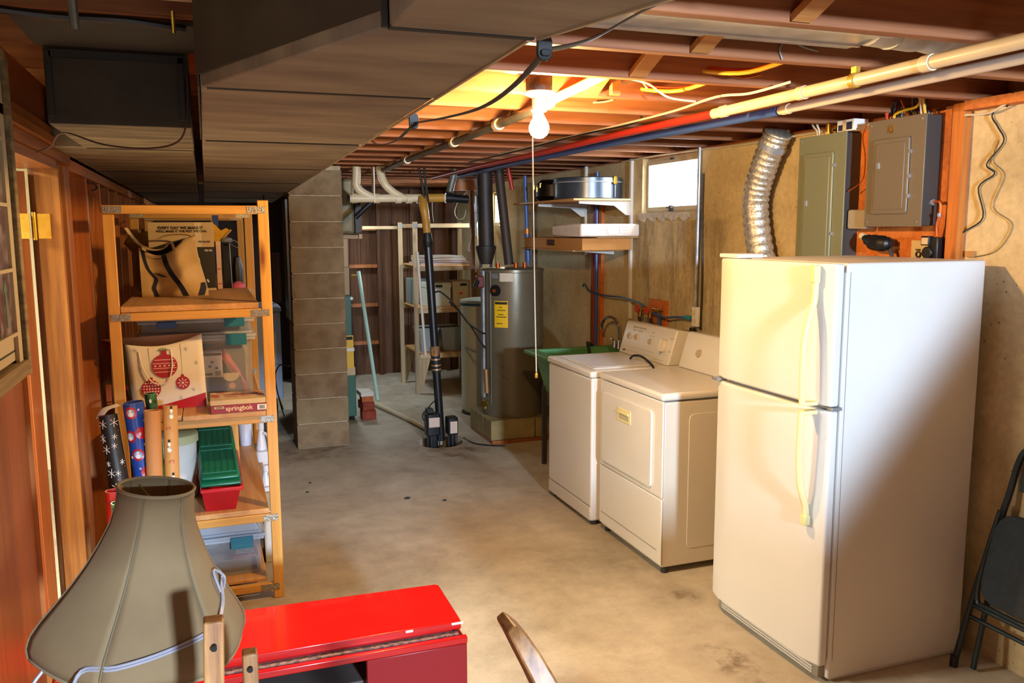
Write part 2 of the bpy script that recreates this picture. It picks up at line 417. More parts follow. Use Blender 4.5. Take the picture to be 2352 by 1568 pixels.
# doorway casing in the left wall (door 1)
dj = struct('trim_3', MB().box(XL-0.073, XL+0.005, 3.50, 3.545, 0, 2.0), W_jamb)
obj('casing', MB().box(XL-0.10, XL+0.018, 3.545, 3.60, 0, 2.0), W_jamb, dj)
obj('casing', MB().box(XL-0.09, XL+0.008, 3.605, 3.76, 0, 2.0), W_near, dj)
hd = struct('trim_4', MB().box(XL-0.12, XL+0.010, 2.35, 3.80, 2.02, 2.055), W_head)
obj('moulding', MB().box(XL-0.01, XL+0.028, 2.35, 3.80, 2.058, 2.085), W_head, hd)
obj('moulding', MB().box(XL-0.01, XL+0.018, 2.35, 3.80, 2.088, 2.118), W_head, hd)
obj('moulding', MB().box(XL-0.12, XL+0.002, 2.735, 3.50, 1.985, 2.018), W_head, hd)
# door slab swung open into the side room
d1 = struct('door_1', MB().box(-0.632, -0.597, 3.47, 4.20, 0.01, 1.975, piv=(-0.608, 3.47, 1), rot=math.radians(20)), W_near, bev=0.002)
hg = obj('hinge', MB().box(-0.572, -0.530, 3.4955, 3.4995, 1.735, 1.825), brass, dj)
obj('knuckle', MB().cyl((-0.582, 3.486, 1.73), (-0.582, 3.486, 1.83), 0.0085, n=12), brass, hg, smooth=True)
obj('leaf', MB().box(-0.622, -0.592, 3.462, 3.466, 1.735, 1.825), brass, hg)
for (sx_, sz_) in ((-0.540, 1.812), (-0.534, 1.78), (-0.540, 1.748), (-0.612, 1.808), (-0.612, 1.75)):
    obj('screw', MB().cyl((sx_, 3.4935 if sx_ > -0.58 else 3.4605, sz_), (sx_, 3.496 if sx_ > -0.58 else 3.463, sz_), 0.004, n=8), brass, hg)
# side room beyond the doorway
cw = M('side_room_paint', '#e6e0c4', 0.8)
sr = struct('wall_side_room', MB().box(-3.0, -2.96, 1.0, 8.0, 0, 2.4), cw)
obj('end_wall', MB().box(-2.96, -0.64, 6.9, 6.94, 0, 2.4), cw, sr)
obj('near_wall', MB().box(-2.96, -0.64, 1.0, 1.04, 0, 2.4), cw, sr)
obj('ceiling_panel', MB().box(-2.96, -0.64, 1.0, 6.94, 2.36, 2.4), cw, sr)
obj('switch_plate', MB().box(-1.34, -1.27, 6.890, 6.899, 1.24, 1.36), M('ivory_switch', '#d8cf9e', 0.5), sr)
# rear wall and the room part behind the photographer
gw = M('rear_wall_paint', '#a08a68', 0.9)
wb = struct('wall_back', MB().box(-0.62, 0.98, -3.64, -3.5, 0, 2.45).box(1.42, XR+T, -3.64, -3.5, 0, 2.45).box(0.98, 1.42, -3.64, -3.5, 0, 1.82).box(0.98, 1.42, -3.64, -3.5, 2.18, 2.45), gw)

# unseen light blocker added behind the photographer, darkens the upper left
struct('wall_light_blocker', MB().box(-0.62, 1.14, -0.46, -0.34, 1.56, 2.045), gw)
# ceiling: subfloor, joists along X, bridging
ce = struct('ceiling', MB().box(-3.0, XR+T, -3.64, 10.4, 2.452, 2.49), W_sub)
j0 = obj('joist', MB().box(-0.64, XR+0.125, 2.211, 2.249, ZC, 2.45), W_joist, ce, bev=0.002, seg=1)
jy = 2.211
for i in range(-14, 20):
    if i == 0: continue
    if jy+i*0.406 > 10.1: break
    rep(j0, 0, i*0.406, 0, ce)
for i in range(-2, 18):
    y0 = jy+i*0.406+0.038; y1 = y0+0.368
    bxx = 1.32+0.02*math.sin(i*2.3)
    obj('bridging', MB().beam((bxx, y0+0.004, ZC+0.012), (bxx, y1-0.004, 2.43), 0.06, 0.02, up=(0, 0, 1)), W_brid, ce)
    obj('bridging', MB().beam((bxx+0.075, y0+0.004, 2.43), (bxx+0.075, y1-0.004, ZC+0.012), 0.06, 0.02, up=(0, 0, 1)), W_brid, ce)

# windows
def window(name, y0, y1, z0, z1, fr, glassx, label, detail=True):
    m_ = M('window_frame_paint', '#b5a98f', 0.5)
    o = struct(name, MB().box(glassx-0.02, glassx+0.02, y0, y1, z1-fr, z1).box(glassx-0.02, glassx+0.02, y0, y1, z0, z0+fr)
               .box(glassx-0.02, glassx+0.02, y0, y0+fr*0.75, z0+fr, z1-fr).box(glassx-0.02, glassx+0.02, y1-fr*0.75, y1, z0+fr, z1-fr), m_, bev=0.003)
    obj('sash', MB().box(glassx-0.03, glassx-0.021, y0+fr*0.5, y1-fr*0.5, z1-fr*1.35, z1-fr*0.6).box(glassx-0.03, glassx-0.021, y0+fr*0.5, y1-fr*0.5, z0+fr*0.6, z0+fr*1.35)
        .box(glassx-0.03, glassx-0.021, y0+fr*0.5, y0+fr*1.1, z0+fr*1.35, z1-fr*1.35).box(glassx-0.03, glassx-0.021, y1-fr*1.1, y1-fr*0.5, z0+fr*1.35, z1-fr*1.35), m_, o)
    g, n, l, b, v = _mat(name+'_glass'); b.inputs['Roughness'].default_value = 0.05; b.inputs['Alpha'].default_value = 0.12
    obj('pane', MB().box(glassx-0.003, glassx+0.003, y0+fr*0.7, y1-fr*0.7, z0+fr, z1-fr), g, o)
    if detail:
        obj('latch', MB().box(glassx-0.045, glassx-0.03, (y0+y1)/2-0.02, (y0+y1)/2+0.02, z0+fr*0.4, z0+fr*1.5).box(glassx-0.06, glassx-0.045, (y0+y1)/2-0.03, (y0+y1)/2+0.03, z0+fr*1.0, z0+fr*1.3), dkgrey, o)
        obj('latch', MB().box(glassx-0.045, glassx-0.03, (y0+y1)/2-0.015, (y0+y1)/2+0.015, z1-fr*0.8, z1-fr*0.4), dkgrey, o)
    return o
window('window_1', 4.69, 5.42, 1.862, 2.248, 0.035, XR+0.06, '')
window('window_2', 8.42, 8.80, 1.802, 2.148, 0.022, XR+0.06, '', False)
# pale crumbly mortar sill under the near window
pts = [(4.66+0.02*i, 1.862-0.032-0.012*math.sin(i*0.9)-random.uniform(0, 0.014)) for i in range(40)]
mb = MB().prism(pts+[(5.44, 1.868), (4.66, 1.868)], XR-0.018, XR+0.01, 'x')
struct('trim_5', mb, M('sill_mortar', '#c9c2b2', 0.9, c2='#a8a08e', scale=30, bump=0.6))
# ------------------------------------------------------------------ ducts
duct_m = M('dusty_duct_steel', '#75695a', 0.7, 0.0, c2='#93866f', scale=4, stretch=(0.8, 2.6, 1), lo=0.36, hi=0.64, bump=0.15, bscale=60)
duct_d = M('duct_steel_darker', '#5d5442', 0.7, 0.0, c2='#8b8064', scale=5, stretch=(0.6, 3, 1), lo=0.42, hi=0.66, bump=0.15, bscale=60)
seam_m = M('duct_joint', '#2b2822', 0.7)
rim_m = M('duct_bright_edge', '#b5a88a', 0.5, 0.4)
T1 = thing('supply_duct', (0.3, 2.6, 2.05), 'wide dusty rectangular metal supply duct under the joists, right of the narrow black gap', 'duct')
ys = [1.245, 1.87, 2.96, 4.22, 5.50, 6.80, 8.10, 9.40]
def xr(y): return 0.478+0.024*(y-1.2) if y > 1.245 else 0.489
def xl(y): return 0.006 if y >= 1.87 else 0.256+(0.006-0.256)*(y-1.245)/(1.87-1.245)
for i in range(len(ys)-1):
    a, b_ = ys[i]+0.004, ys[i+1]-0.004; z = 2.05+(i % 2)*0.0015
    obj('duct_section', MB().prism([(xl(a), a), (xr(a), a), (xr(b_), b_), (xl(b_), b_)], z, 2.262), duct_m, T1, bev=0.003, seg=1)
    obj('joint_strip', MB().box(xl(b_)+0.01, xr(b_)-0.01, b_-0.003, b_+0.011, 2.0482, 2.255), seam_m, T1)
    obj('edge_lip', MB().beam((xr(a), a, 2.0485), (xr(b_), b_, 2.0485), 0.006, 0.004), rim_m, T1)
# nearest offset section that swings right towards the camera
obj('duct_section', MB().prism([(0.20, -0.6), (0.62, -0.6), (0.585, 0.90), (0.492, 1.237), (0.262, 1.237), (0.268, 1.10)], 2.05, 2.262), duct_m, T1, bev=0.003, seg=1)
obj('joint_strip', MB().box(0.262, 0.485, 1.236, 1.248, 2.0482, 2.255), seam_m, T1)
obj('edge_lip', MB().beam((0.585, 0.90, 2.0485), (0.49, 1.237, 2.0485), 0.006, 0.004), rim_m, T1)
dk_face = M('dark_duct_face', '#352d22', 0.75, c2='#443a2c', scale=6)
obj('side_shade_sheet', MB().prism([(-0.002, 1.868), (0.254, 1.240), (0.2555, 1.2425), (0.001, 1.8705)], 2.075, 2.262), dk_face, T1)  # dark sheets added to keep this duct side dark under the rear lamp
obj('side_shade_sheet', MB().box(0.000, 0.004, 1.876, 2.95, 2.052, 2.262), dk_face, T1)
obj('vertical_seam', MB().box(0.252, 0.260, 1.236, 1.247, 2.05, 2.26), seam_m, T1)
T2 = thing('return_duct', (-0.2, 4, 2.05), 'dusty rectangular metal return duct along the left wall with a dark flat end', 'duct')
ys2 = [2.62, 3.34, 4.60, 5.85, 7.10, 8.35, 9.60]
for i in range(len(ys2)-1):
    a, b_ = ys2[i]+0.004, ys2[i+1]-0.004
    l0 = -0.385 if i == 0 else -0.485
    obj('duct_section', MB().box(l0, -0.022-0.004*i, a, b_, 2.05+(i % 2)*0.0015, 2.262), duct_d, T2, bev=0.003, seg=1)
    obj('joint_strip', MB().box(l0+0.01, -0.03-0.004*i, b_-0.002, b_+0.010, 2.0482, 2.255), seam_m, T2)
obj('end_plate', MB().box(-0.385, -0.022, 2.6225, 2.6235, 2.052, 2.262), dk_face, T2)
obj('end_flange', MB().box(-0.37, -0.035, 2.606, 2.622, 2.225, 2.245).box(-0.378, -0.365, 2.606, 2.622, 2.07, 2.24).box(-0.05, -0.036, 2.606, 2.622, 2.07, 2.24), seam_m, T2)
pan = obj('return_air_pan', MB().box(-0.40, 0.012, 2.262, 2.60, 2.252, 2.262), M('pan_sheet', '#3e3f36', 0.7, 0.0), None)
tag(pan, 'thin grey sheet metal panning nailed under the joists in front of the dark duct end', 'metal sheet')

# round-cornered steel duct in the joist bay, upper right
bay_st = M('bay_duct_steel', '#c8ced4', 0.4, 0.15, c2='#a8aeb4', scale=8)
t = thing('joist_bay_duct', (1.7, 2.0, 2.3), 'shiny galvanised duct running inside the upper right joist bay, ending in an elbow', 'duct')
obj('rectangular_run', MB().rbox(0.5, 1.86, 1.90, 2.17, 2.30, 2.44, 0.025, 'x'), bay_st, t, smooth=True)
obj('stiffening_rib', MB().box(0.5, 1.86, 1.955, 1.965, 2.294, 2.30).box(0.5, 1.86, 2.09, 2.10, 2.294, 2.30), bay_st, t)
pts = [(1.84+0.09*i, 2.035, 2.375-0.0*i) for i in range(5)]
for i in range(4):
    a = pts[i]; b_ = pts[i+1]
    obj('elbow_segment', MB().cyl((a[0], a[1], a[2]), (b_[0]-0.008, b_[1], b_[2]-0.004*i), 0.088+0.003*(i % 2), 0.091, n=24).cyl((b_[0]-0.012, b_[1], b_[2]), (b_[0], b_[1], b_[2]), 0.094, n=24), bay_st, t, smooth=True)

# ------------------------------------------------------------------ bare bulb fixture
t = thing('bulb_fixture', (1.174, 2.95, 2.1), 'bare glowing light bulb in a white porcelain socket hanging under the joists', 'light fixture')
obj('junction_box', MB().cyl((1.174, 2.95, 2.258), (1.174, 2.95, 2.35), 0.052, n=8).box(1.135, 1.205, 2.91, 2.925, 2.30, 2.38), M('box_rust', '#6a5238', 0.6, 0.5, c2='#3e352a', scale=30), t, bev=0.002)
porc = M('porcelain', '#efe7d2', 0.25)
obj('porcelain_socket', MB().lathe([(0.0, 0.0), (0.058, 0.0), (0.058, -0.006), (0.035, -0.018), (0.026, -0.026), (0.026, -0.062), (0.030, -0.064), (0.026, -0.070), (0.022, -0.070)], (1.174, 2.95, 2.258), 28), porc, t, smooth=True)
bm_, n, l, b, v = _mat('bulb_glass')
em = n.new('ShaderNodeEmission'); em.inputs[0].default_value = (1.0, 0.74, 0.36, 1); em.inputs[1].default_value = 40
tr = n.new('ShaderNodeBsdfTransparent'); ms = n.new('ShaderNodeMixShader'); ms.inputs[0].default_value = 0.25
l.new(tr.outputs[0], ms.inputs[1]); l.new(em.outputs[0], ms.inputs[2]); l.new(ms.outputs[0], n['Material Output'].inputs[0])
bo = obj('bulb', MB().lathe([(0.014, 0.0), (0.017, -0.012), (0.029, -0.034), (0.037, -0.052), (0.038, -0.066), (0.031, -0.084), (0.016, -0.096), (0.0, -0.099)], (1.174, 2.95, 2.19), 28), bm_, t, smooth=True)
blo.location = (1.174, 2.95, 2.145); bl.shadow_soft_size = 0.03
obj('pull_string', MB().tube([(1.142, 2.93, 2.205), (1.140, 2.929, 2.09), (1.144, 2.929, 1.80), (1.150, 2.93, 1.45), (1.155, 2.93, 1.225)], 0.0022, 6, smooth=4), wire_w, t)
obj('string_pull_bead', MB().lathe([(0.0, 0.012), (0.005, 0.009), (0.006, 0.0), (0.005, -0.01), (0.0, -0.011)], (1.155, 2.93, 1.212), 12), brass, t, smooth=True)

# ------------------------------------------------------------------ pipes under the joists
t = obj('pvc_conduit', MB().cyl((1.93, 0.9, 2.222), (1.965, 3.02, 2.222), 0.020, n=18), pvc, None, smooth=True)
tag(t, 'upper cream plastic conduit crossing under the joists to the top right', 'pipe')
for y in (1.9, 2.45, 2.93): obj('coupling', MB().cyl((1.9465+(y-1.9)*0.0165, y, 2.222), (1.947+(y-1.9)*0.0165, y+0.035, 2.222), 0.0235, n=18), pvc, t, smooth=True)
for y, rr in ((2.20, 0.028),): obj('strap', MB().cyl((1.951, y, 2.222), (1.951, y+0.022, 2.222), rr-.005, n=18).box(1.945, 1.962, y, y+0.022, 2.245, 2.264), M('pipe_strap', '#c9a23c', 0.4, 0.5), t)
t = obj('pvc_conduit', MB().cyl((2.12, 0.9, 2.222), (2.165, 2.86, 2.222), 0.0165, n=18), M('pvc_grey', '#c9beb0', 0.4), None, smooth=True)
tag(t, 'lower, slightly thinner pale plastic conduit parallel to the cream one', 'pipe')
obj('coupling', MB().cyl((2.163, 2.80, 2.222), (2.165, 2.84, 2.222), 0.020, n=18), pvc, t, smooth=True)
t = obj('red_water_pipe', MB().tube([(1.965, 3.03, 2.222), (1.96, 3.8, 2.226), (1.965, 4.8, 2.224), (1.95, 6.2, 2.226), (1.98, 7.6, 2.224)], 0.0165, 12, smooth=4), pex_r, None, smooth=True)
tag(t, 'red insulated pipe continuing the cream conduit along the ceiling', 'pipe')
t = obj('blue_water_pipe', MB().tube([(2.165, 2.87, 2.222), (2.15, 3.4, 2.222), (2.12, 4.4, 2.226), (2.10, 6.0, 2.224), (2.16, 7.6, 2.226)], 0.019, 12, smooth=4), pex_b, None, smooth=True)
tag(t, 'blue-grey insulated pipe along the ceiling right of the red one', 'pipe')
t = obj('grey_gas_pipe', MB().tube([(1.262, 3.05, 2.236), (1.285, 3.7, 2.236), (1.315, 4.6, 2.236), (1.338, 5.9, 2.236), (1.40, 7.1, 2.234)], 0.019, 12, smooth=3), greypipe, None, smooth=True)
tag(t, 'grey metal pipe under the joists running from behind the bulb to the far end', 'pipe')
for y, x in ((3.72, 1.286), (4.55, 1.313), (5.8, 1.336)): obj('coupling', MB().cyl((x, y, 2.236), (x+0.002, y+0.05, 2.236), 0.026, n=14), pvc, t, smooth=True)
t = obj('drain_branch_pipe', MB().cyl((1.26, 3.06, 2.245), (1.55, 2.60, 2.40), 0.018, n=12), pvc, None, smooth=True)
tag(t, 'short white pipe rising diagonally into the joist bay beside the bulb', 'pipe')

# long flat black cable strap with clips, from the top right to the duct edge
t = thing('flat_black_cable', (0.6, 2.2, 2.05), 'flat black cable looping in clips along the right edge of the big duct', 'cable')
obj('cable', MB().tube([(1.12, 1.40, 2.262), (1.00, 1.50, 2.258), (0.80, 1.45, 2.17), (0.62, 1.32, 2.075), (0.508, 1.243, 2.035)], 0.008, 8, smooth=6, flat=0.3), black, t, smooth=True)
obj('cable', MB().tube([(0.508, 1.243, 2.035), (0.53, 1.45, 2.016), (0.535, 1.65, 2.005), (0.53, 1.90, 2.015), (0.522, 2.17, 2.034)], 0.007, 8, smooth=6, flat=0.3), black, t, smooth=True)
obj('cable', MB().tube([(0.522, 2.17, 2.034), (0.58, 2.7, 2.04), (0.66, 3.4, 2.10), (0.78, 4.2, 2.20)], 0.006, 8, smooth=6, flat=0.3), black, t, smooth=True)
for p_ in ((0.502, 1.240), (0.516, 2.165)):
    obj('cable_clip', MB().rbox(p_[0]-0.012, p_[0]+0.012, p_[1]-0.004, p_[1]+0.004, 2.018, 2.056, 0.010, 'y').rbox(p_[0]-0.008, p_[0]+0.008, p_[1]-0.008, p_[1]-0.004, 2.024, 2.034, 0.0045, 'y'), black, t, bev=0.001)

# wires in the joists
def cable(nm, pts, m_, label, rad=0.0035, parent=None, sm=6):
    o = obj(nm, MB().tube(pts, rad, 6, smooth=sm), m_, parent, smooth=True)
    if label: tag(o, label, 'cable')
    return o
def pair(x0, y, x1, z0, label):
    t = thing('joist_cables', (x0, y, z0), label, 'cable')
    obj('yellow_cable', MB().tube([(x0, y+0.40, z0), (x0+0.10, y+0.22, z0-0.03), (x0+0.2, y, z0+0.01)], 0.0075, 8, smooth=6), wire_y, t, smooth=True)
    obj('red_cable', MB().tube([(x0+0.02, y+0.40, z0+0.012), (x0+0.12, y+0.22, z0-0.02), (x0+0.22, y, z0+0.016)], 0.0065, 8, smooth=6), wire_r, t, smooth=True)
pair(1.55, 1.43, 0, 2.37, 'yellow and red cables passing through the nearest joist at the top right')
pair(1.64, 2.25, 0, 2.31, 'yellow and red cables bending between two joists below the steel duct')
pair(1.62, 2.655, 0, 2.31, 'small yellow and red cable loop in the joist bay above the staple wires')
cable('ceiling_cable', [(1.93, 2.50, 2.262), (1.88, 2.66, 2.245), (1.86, 2.85, 2.258), (1.90, 3.3, 2.255), (1.89, 4.2, 2.256), (1.86, 5.4, 2.256)], wire_w, 'thin white cable stapled beside the cream conduit under the joists', 0.005)
cable('ceiling_cable', [(1.80, 2.205, 2.30), (1.74, 2.205, 2.31), (1.69, 2.205, 2.33), (1.66, 2.205, 2.30), (1.67, 2.205, 2.268)][::1], wire_g, 'grey wire stapled in an arch on the joist face', 0.003)
cable('dangling_wire', [(1.56, 2.98, 2.33), (1.60, 2.90, 2.30), (1.66, 2.86, 2.25), (1.76, 2.83, 2.235)], wire_w, 'pinkish white wire end drooping from the joist left of the conduit', 0.004)
cable('dangling_wire', [(1.20, 3.0, 2.36), (1.40, 3.0, 2.365), (1.50, 2.99, 2.34), (1.54, 2.985, 2.315), (1.60, 2.985, 2.33), (1.64, 2.985, 2.30)], wire_w, 'curly white wire end on the joist right of the bulb', 0.004)
cable('dangling_wire', [(1.60, 3.39, 2.30), (1.65, 3.385, 2.305), (1.69, 3.38, 2.315)], wire_w, 'short white wire stub on the joist behind the curly one', 0.004)
cable('dangling_wire', [(1.72, 2.60, 2.30), (1.80, 2.60, 2.285), (1.88, 2.60, 2.30)], copper, 'short copper coloured wire stub on the joist above the conduit', 0.004)
cable('fixture_cable', [(0.85, 3.0, 2.34), (1.0, 2.99, 2.335), (1.12, 2.97, 2.32)], wire_w, 'white cable feeding the bulb box from the left', 0.004)
cable('black_drop_cable', [(1.92, 3.55, 2.38), (1.925, 3.56, 2.30), (1.91, 3.60, 2.25), (1.86, 4.1, 2.245), (1.84, 5.0, 2.24), (1.84, 6.0, 2.245)], wire_b, 'thin black cable dropping from a joist and following the red pipe', 0.005)
cable('wall_top_cable', [(2.93, 2.95, 2.235), (2.93, 3.6, 2.238), (2.925, 4.1, 2.235), (2.93, 4.5, 2.245), (2.93, 5.2, 2.255), (2.93, 5.7, 2.25)], wire_w, 'white cable sagging along the top of the concrete wall above the window', 0.006)
cable('sagging_brown_wire', [(-0.485, 3.06, 2.01), (-0.43, 2.95, 2.018), (-0.36, 2.70, 2.035), (-0.25, 2.62, 1.998), (-0.13, 2.60, 1.99), (-0.05, 2.60, 2.02), (-0.028, 2.60, 2.12), (-0.026, 2.60, 2.2)], M('brown_wire', '#4a2a20', 0.5), 'thin brown wire sagging in front of the return duct', 0.0028)
t = obj('cable_tie_chunk', MB().box(1.165, 1.20, 2.99, 3.016, 2.27, 2.33), W_brid); tag(t, 'torn splinter of pale wood on the joist beside the bulb', 'wood splinter'); t.location = (1.50, 2.985, 2.268)

# ------------------------------------------------------------------ dryer vent hose
t = thing('vent_hose', (2.85, 3.95, 0.95), 'silver corrugated flexible vent hose rising from behind the refrigerator to the joists', 'hose')
def bez(P, k):
    out = []
    for i in range(len(P)-1):
        p0 = Vector(P[max(i-1, 0)]); p1 = Vector(P[i]); p2 = Vector(P[i+1]); p3 = Vector(P[min(i+2, len(P)-1)])
        for j in range(k):
            q = j/k; out.append(0.5*((2*p1)+(p2-p0)*q+(2*p0-5*p1+4*p2-p3)*q*q+(3*p1-p0-3*p2+p3)*q**3))
    return out+[Vector(P[-1])]
path = bez([(2.868, 3.55, 0.97), (2.866, 3.75, 1.30), (2.862, 3.90, 1.62), (2.858, 3.96, 1.90), (2.852, 3.88, 2.10), (2.858, 3.78, 2.262)], 18)
hose_m = M('foil_hose', '#d6cdb8', 0.30, 0.7, c2='#a59c88', scale=60, bump=0.8, bscale=120, bdist=0.004)
obj('foil_duct', MB().tube(path, [0.066 if (i % 3 < 1) else 0.0735 for i in range(len(path))], 24), hose_m, t, smooth=True, ang=70)
obj('clamp', MB().cyl((2.855, 3.83, 2.18), (2.856, 3.815, 2.205), 0.077, n=24), steel, t)

# ------------------------------------------------------------------ electrical corner
t = thing('plywood_backboard', (2.93, 2.98, 1.5), 'orange stained plywood board on the concrete wall behind the electrical panels', 'board')
obj('board', MB().box(2.93, 2.948, 2.74, 3.27, 1.40, 2.245), W_ply, t)
obj('batten', MB().box(2.905, 2.948, 2.66, 2.715, 1.40, 2.26), W_stud, t)
obj('batten', MB().box(2.925, 2.948, 2.715, 2.74, 1.40, 2.245), W_near, t)
obj('top_block', MB().box(2.88, 2.948, 1.2, 2.64, 2.225, 2.262), W_ply, t)
def panel_box(nm, y0, y1, z0, z1, col, label, xf, latch_z, mark):
    m_ = M(nm+'_paint', col, 0.38, 0.1, c2=None); md = M(nm+'_side', '#3d3a35', 0.45)
    t = thing(nm, (2.9, (y0+y1)/2, z0), label, 'electrical panel')
    obj('enclosure', MB().box(xf+0.004, 2.93, y0+0.004, y1-0.004, z0+0.004, z1-0.004), md, t, bev=0.003)
    obj('front_cover', MB().box(xf-0.002, xf+0.004, y0, y1, z0, z1), m_, t, bev=0.0015)
    dr = obj('door', MB().rbox(xf-0.012, xf-0.002, y0+0.075, y1-0.045, z0+0.055, z1-0.085, 0.012, 'x'), m_, t, bev=0.004)
    obj('recessed_face', MB().rbox(xf-0.0155, xf-0.012, y0+0.095, y1-0.065, z0+0.075, z1-0.105, 0.008, 'x'), m_, dr, bev=0.002)
    obj('latch', MB().box(xf-0.021, xf-0.0155, y1-0.095, y1-0.075, latch_z-0.012, latch_z+0.016), steel, dr, bev=0.001)
    for z in (z1-0.15, (z0+z1)/2-0.02, z0+0.13): obj('hinge_pin', MB().box(xf-0.013, xf-0.002, y0+0.066, y0+0.074, z-0.008, z+0.008), steel, t)
    for y, z in ((y0+0.02, z1-0.02), (y1-0.02, z1-0.02), (y0+0.02, z0+0.02), (y1-0.02, z0+0.02)):
        obj('screw', MB().cyl((xf-0.0045, y, z), (xf-0.002, y, z), 0.005, n=10), steel, t)
    if mark:
        cy, cz = (y0+y1)/2+0.03, z1-0.045
        obj('square_d_emblem', MB().box(xf-0.004, xf-0.002, cy-0.016, cy+0.016, cz+0.013, cz+0.017).box(xf-0.004, xf-0.002, cy+0.012, cy+0.016, cz-0.017, cz+0.013).box(xf-0.004, xf-0.002, cy-0.016, cy+0.004, cz-0.017, cz-0.013)
            .box(xf-0.004, xf-0.002, cy-0.016, cy-0.012, cz-0.010, cz+0.013).beam((xf-0.003, cy+0.002, cz-0.015), (xf-0.003, cy-0.014, cz-0.008), 0.002, 0.004), brass, t)
        obj('letter_d', MB().box(xf-0.004, xf-0.002, cy+0.004, cy+0.008, cz-0.009, cz+0.009).tube([(xf-0.003, cy+0.006, cz+0.008), (xf-0.003, cy-0.003, cz+0.005), (xf-0.003, cy-0.006, cz), (xf-0.003, cy-0.003, cz-0.005), (xf-0.003, cy+0.006, cz-0.008)], 0.0018, 5, smooth=3), brass, t)
    return t
panel_box('grey_electrical_panel', 2.785, 3.112, 1.765, 2.232, '#6f6656', 'grey-brown electrical panel mounted on the orange plywood, right of the green one', 2.84, 2.03, True)
panel_box('green_electrical_panel', 3.25, 3.585, 1.30, 2.208, '#7a7c60', 'tall green-grey electrical panel on bare concrete beside the vent hose', 2.84, 1.88, False)
# conduit and box on the left panel
t = obj('panel_conduit', MB().cyl((2.88, 3.42, 2.205), (2.88, 3.42, 2.262), 0.017, n=14).cyl((2.88, 3.42, 2.205), (2.88, 3.42, 2.222), 0.024, n=8), brass, None, smooth=True); tag(t, 'short brass coloured conduit stub on top of the green panel', 'pipe')
t = thing('printed_carton', (2.86, 3.28, 2.21), 'small white and blue printed carton standing on top of the green panel', 'box')
obj('carton', MB().box(2.845, 2.93, 3.215, 3.325, 2.210, 2.262), paper, t, bev=0.001)
obj('blue_print', MB().box(2.8435, 2.845, 3.225, 3.262, 2.215, 2.250).box(2.8435, 2.845, 3.288, 3.316, 2.213, 2.24), navy, t)
obj('label_flap', MB().box(2.843, 2.8445, 3.264, 3.285, 2.210, 2.262), card_l, t)
# wires above the panels
rw = random.Random(3)
t = thing('panel_wire_bundle', (2.88, 2.95, 2.23), 'bundle of black, red and yellow wires entering the top of the grey-brown panel', 'cable')
for i in range(11):
    y = 3.06-0.024*i; c_ = [wire_b, copper, wire_b, dkgrey][i % 4]
    obj('wire', MB().tube([(2.885, y, 2.225), (2.88, y-0.004+rw.uniform(-.01, .01), 2.245), (2.88, y+rw.uniform(-.02, .02), 2.263), (2.87, y+rw.uniform(-.03, .03), 2.31)], 0.0055, 6, smooth=4), c_, t, smooth=True)
obj('red_wire', MB().tube([(2.87, 3.03, 2.225), (2.868, 3.035, 2.255), (2.86, 3.045, 2.30)], 0.009, 8, smooth=4), wire_r, t, smooth=True)
obj('yellow_wire', MB().tube([(2.862, 2.985, 2.228), (2.858, 2.98, 2.25), (2.862, 2.93, 2.262), (2.86, 2.86, 2.27), (2.855, 2.83, 2.31)], 0.006, 8, smooth=5), wire_y, t, smooth=True)
obj('yellow_wire', MB().tube([(2.862, 2.815, 2.228), (2.855, 2.82, 2.27), (2.85, 2.825, 2.32)], 0.006, 8, smooth=5), wire_y, t, smooth=True)
obj('white_wire', MB().tube([(2.862, 2.835, 2.228), (2.857, 2.838, 2.27), (2.85, 2.84, 2.32)], 0.006, 8, smooth=5), wire_w, t, smooth=True)
t = thing('panel_cable_pair', (2.88, 3.5, 2.205), 'pair of pale cables entering the top of the green panel', 'cable')
for d in (0, 0.015):
    obj('cable', MB().tube([(2.87, 3.49-d, 2.208), (2.87, 3.495-d, 2.235), (2.865, 3.52-d*2, 2.262), (2.86, 3.53-d*2, 2.30)], 0.005, 6, smooth=4), wire_w, t, smooth=True)
cable('ground_wire', [(2.84, 3.13, 2.215), (2.86, 3.17, 2.17), (2.875, 3.165, 2.08), (2.87, 3.17, 1.98), (2.85, 3.235, 1.93)], copper, 'bare copper wire curving between the two electrical panels', 0.0025)
# disconnect box, plugs, note, key, transformer
t = obj('junction_box_cover', MB().rbox(2.86, 2.93, 3.125, 3.245, 1.755, 1.845, 0.012, 'x'), M('weathered_box', '#a49a86', 0.5, 0.3), None, bev=0.006, smooth=True); tag(t, 'small pale grey junction box tucked between the two panels', 'junction box')
t = thing('range_plug', (2.90, 3.07, 1.66), 'black heavy duty plug with cord below the grey-brown panel', 'plug')
obj('plug_body', MB().tube([(2.90, 3.17, 1.715), (2.885, 3.10, 1.695), (2.88, 3.03, 1.69), (2.885, 2.985, 1.69)], [0.016, 0.026, 0.036, 0.036, 0.030, 0.018], 14, smooth=4), black, t, smooth=True)
obj('plug_cap', MB().cyl((2.905, 3.195, 1.722), (2.90, 3.165, 1.714), 0.017, n=12), pvc, t)
obj('cord', MB().tube([(2.89, 3.0, 1.67), (2.89, 2.985, 1.62), (2.90, 2.99, 1.5)], 0.008, 8, smooth=4), rubber, t, smooth=True)
t = obj('paper_note', MB().box(2.9265, 2.929, 2.815, 2.915, 1.560, 1.705), card_l, None); tag(t, 'small tan paper tag pinned on the plywood behind the key', 'note')
t = thing('key', (2.92, 2.87, 1.62), 'small dark key hanging in front of the tan paper tag', 'key')
obj('key_bow', MB().tube([(2.921, 2.87+0.012*math.cos(a), 1.645+0.012*math.sin(a)) for a in [i*PI/5 for i in range(11)]], 0.003, 6), dkgrey, t)
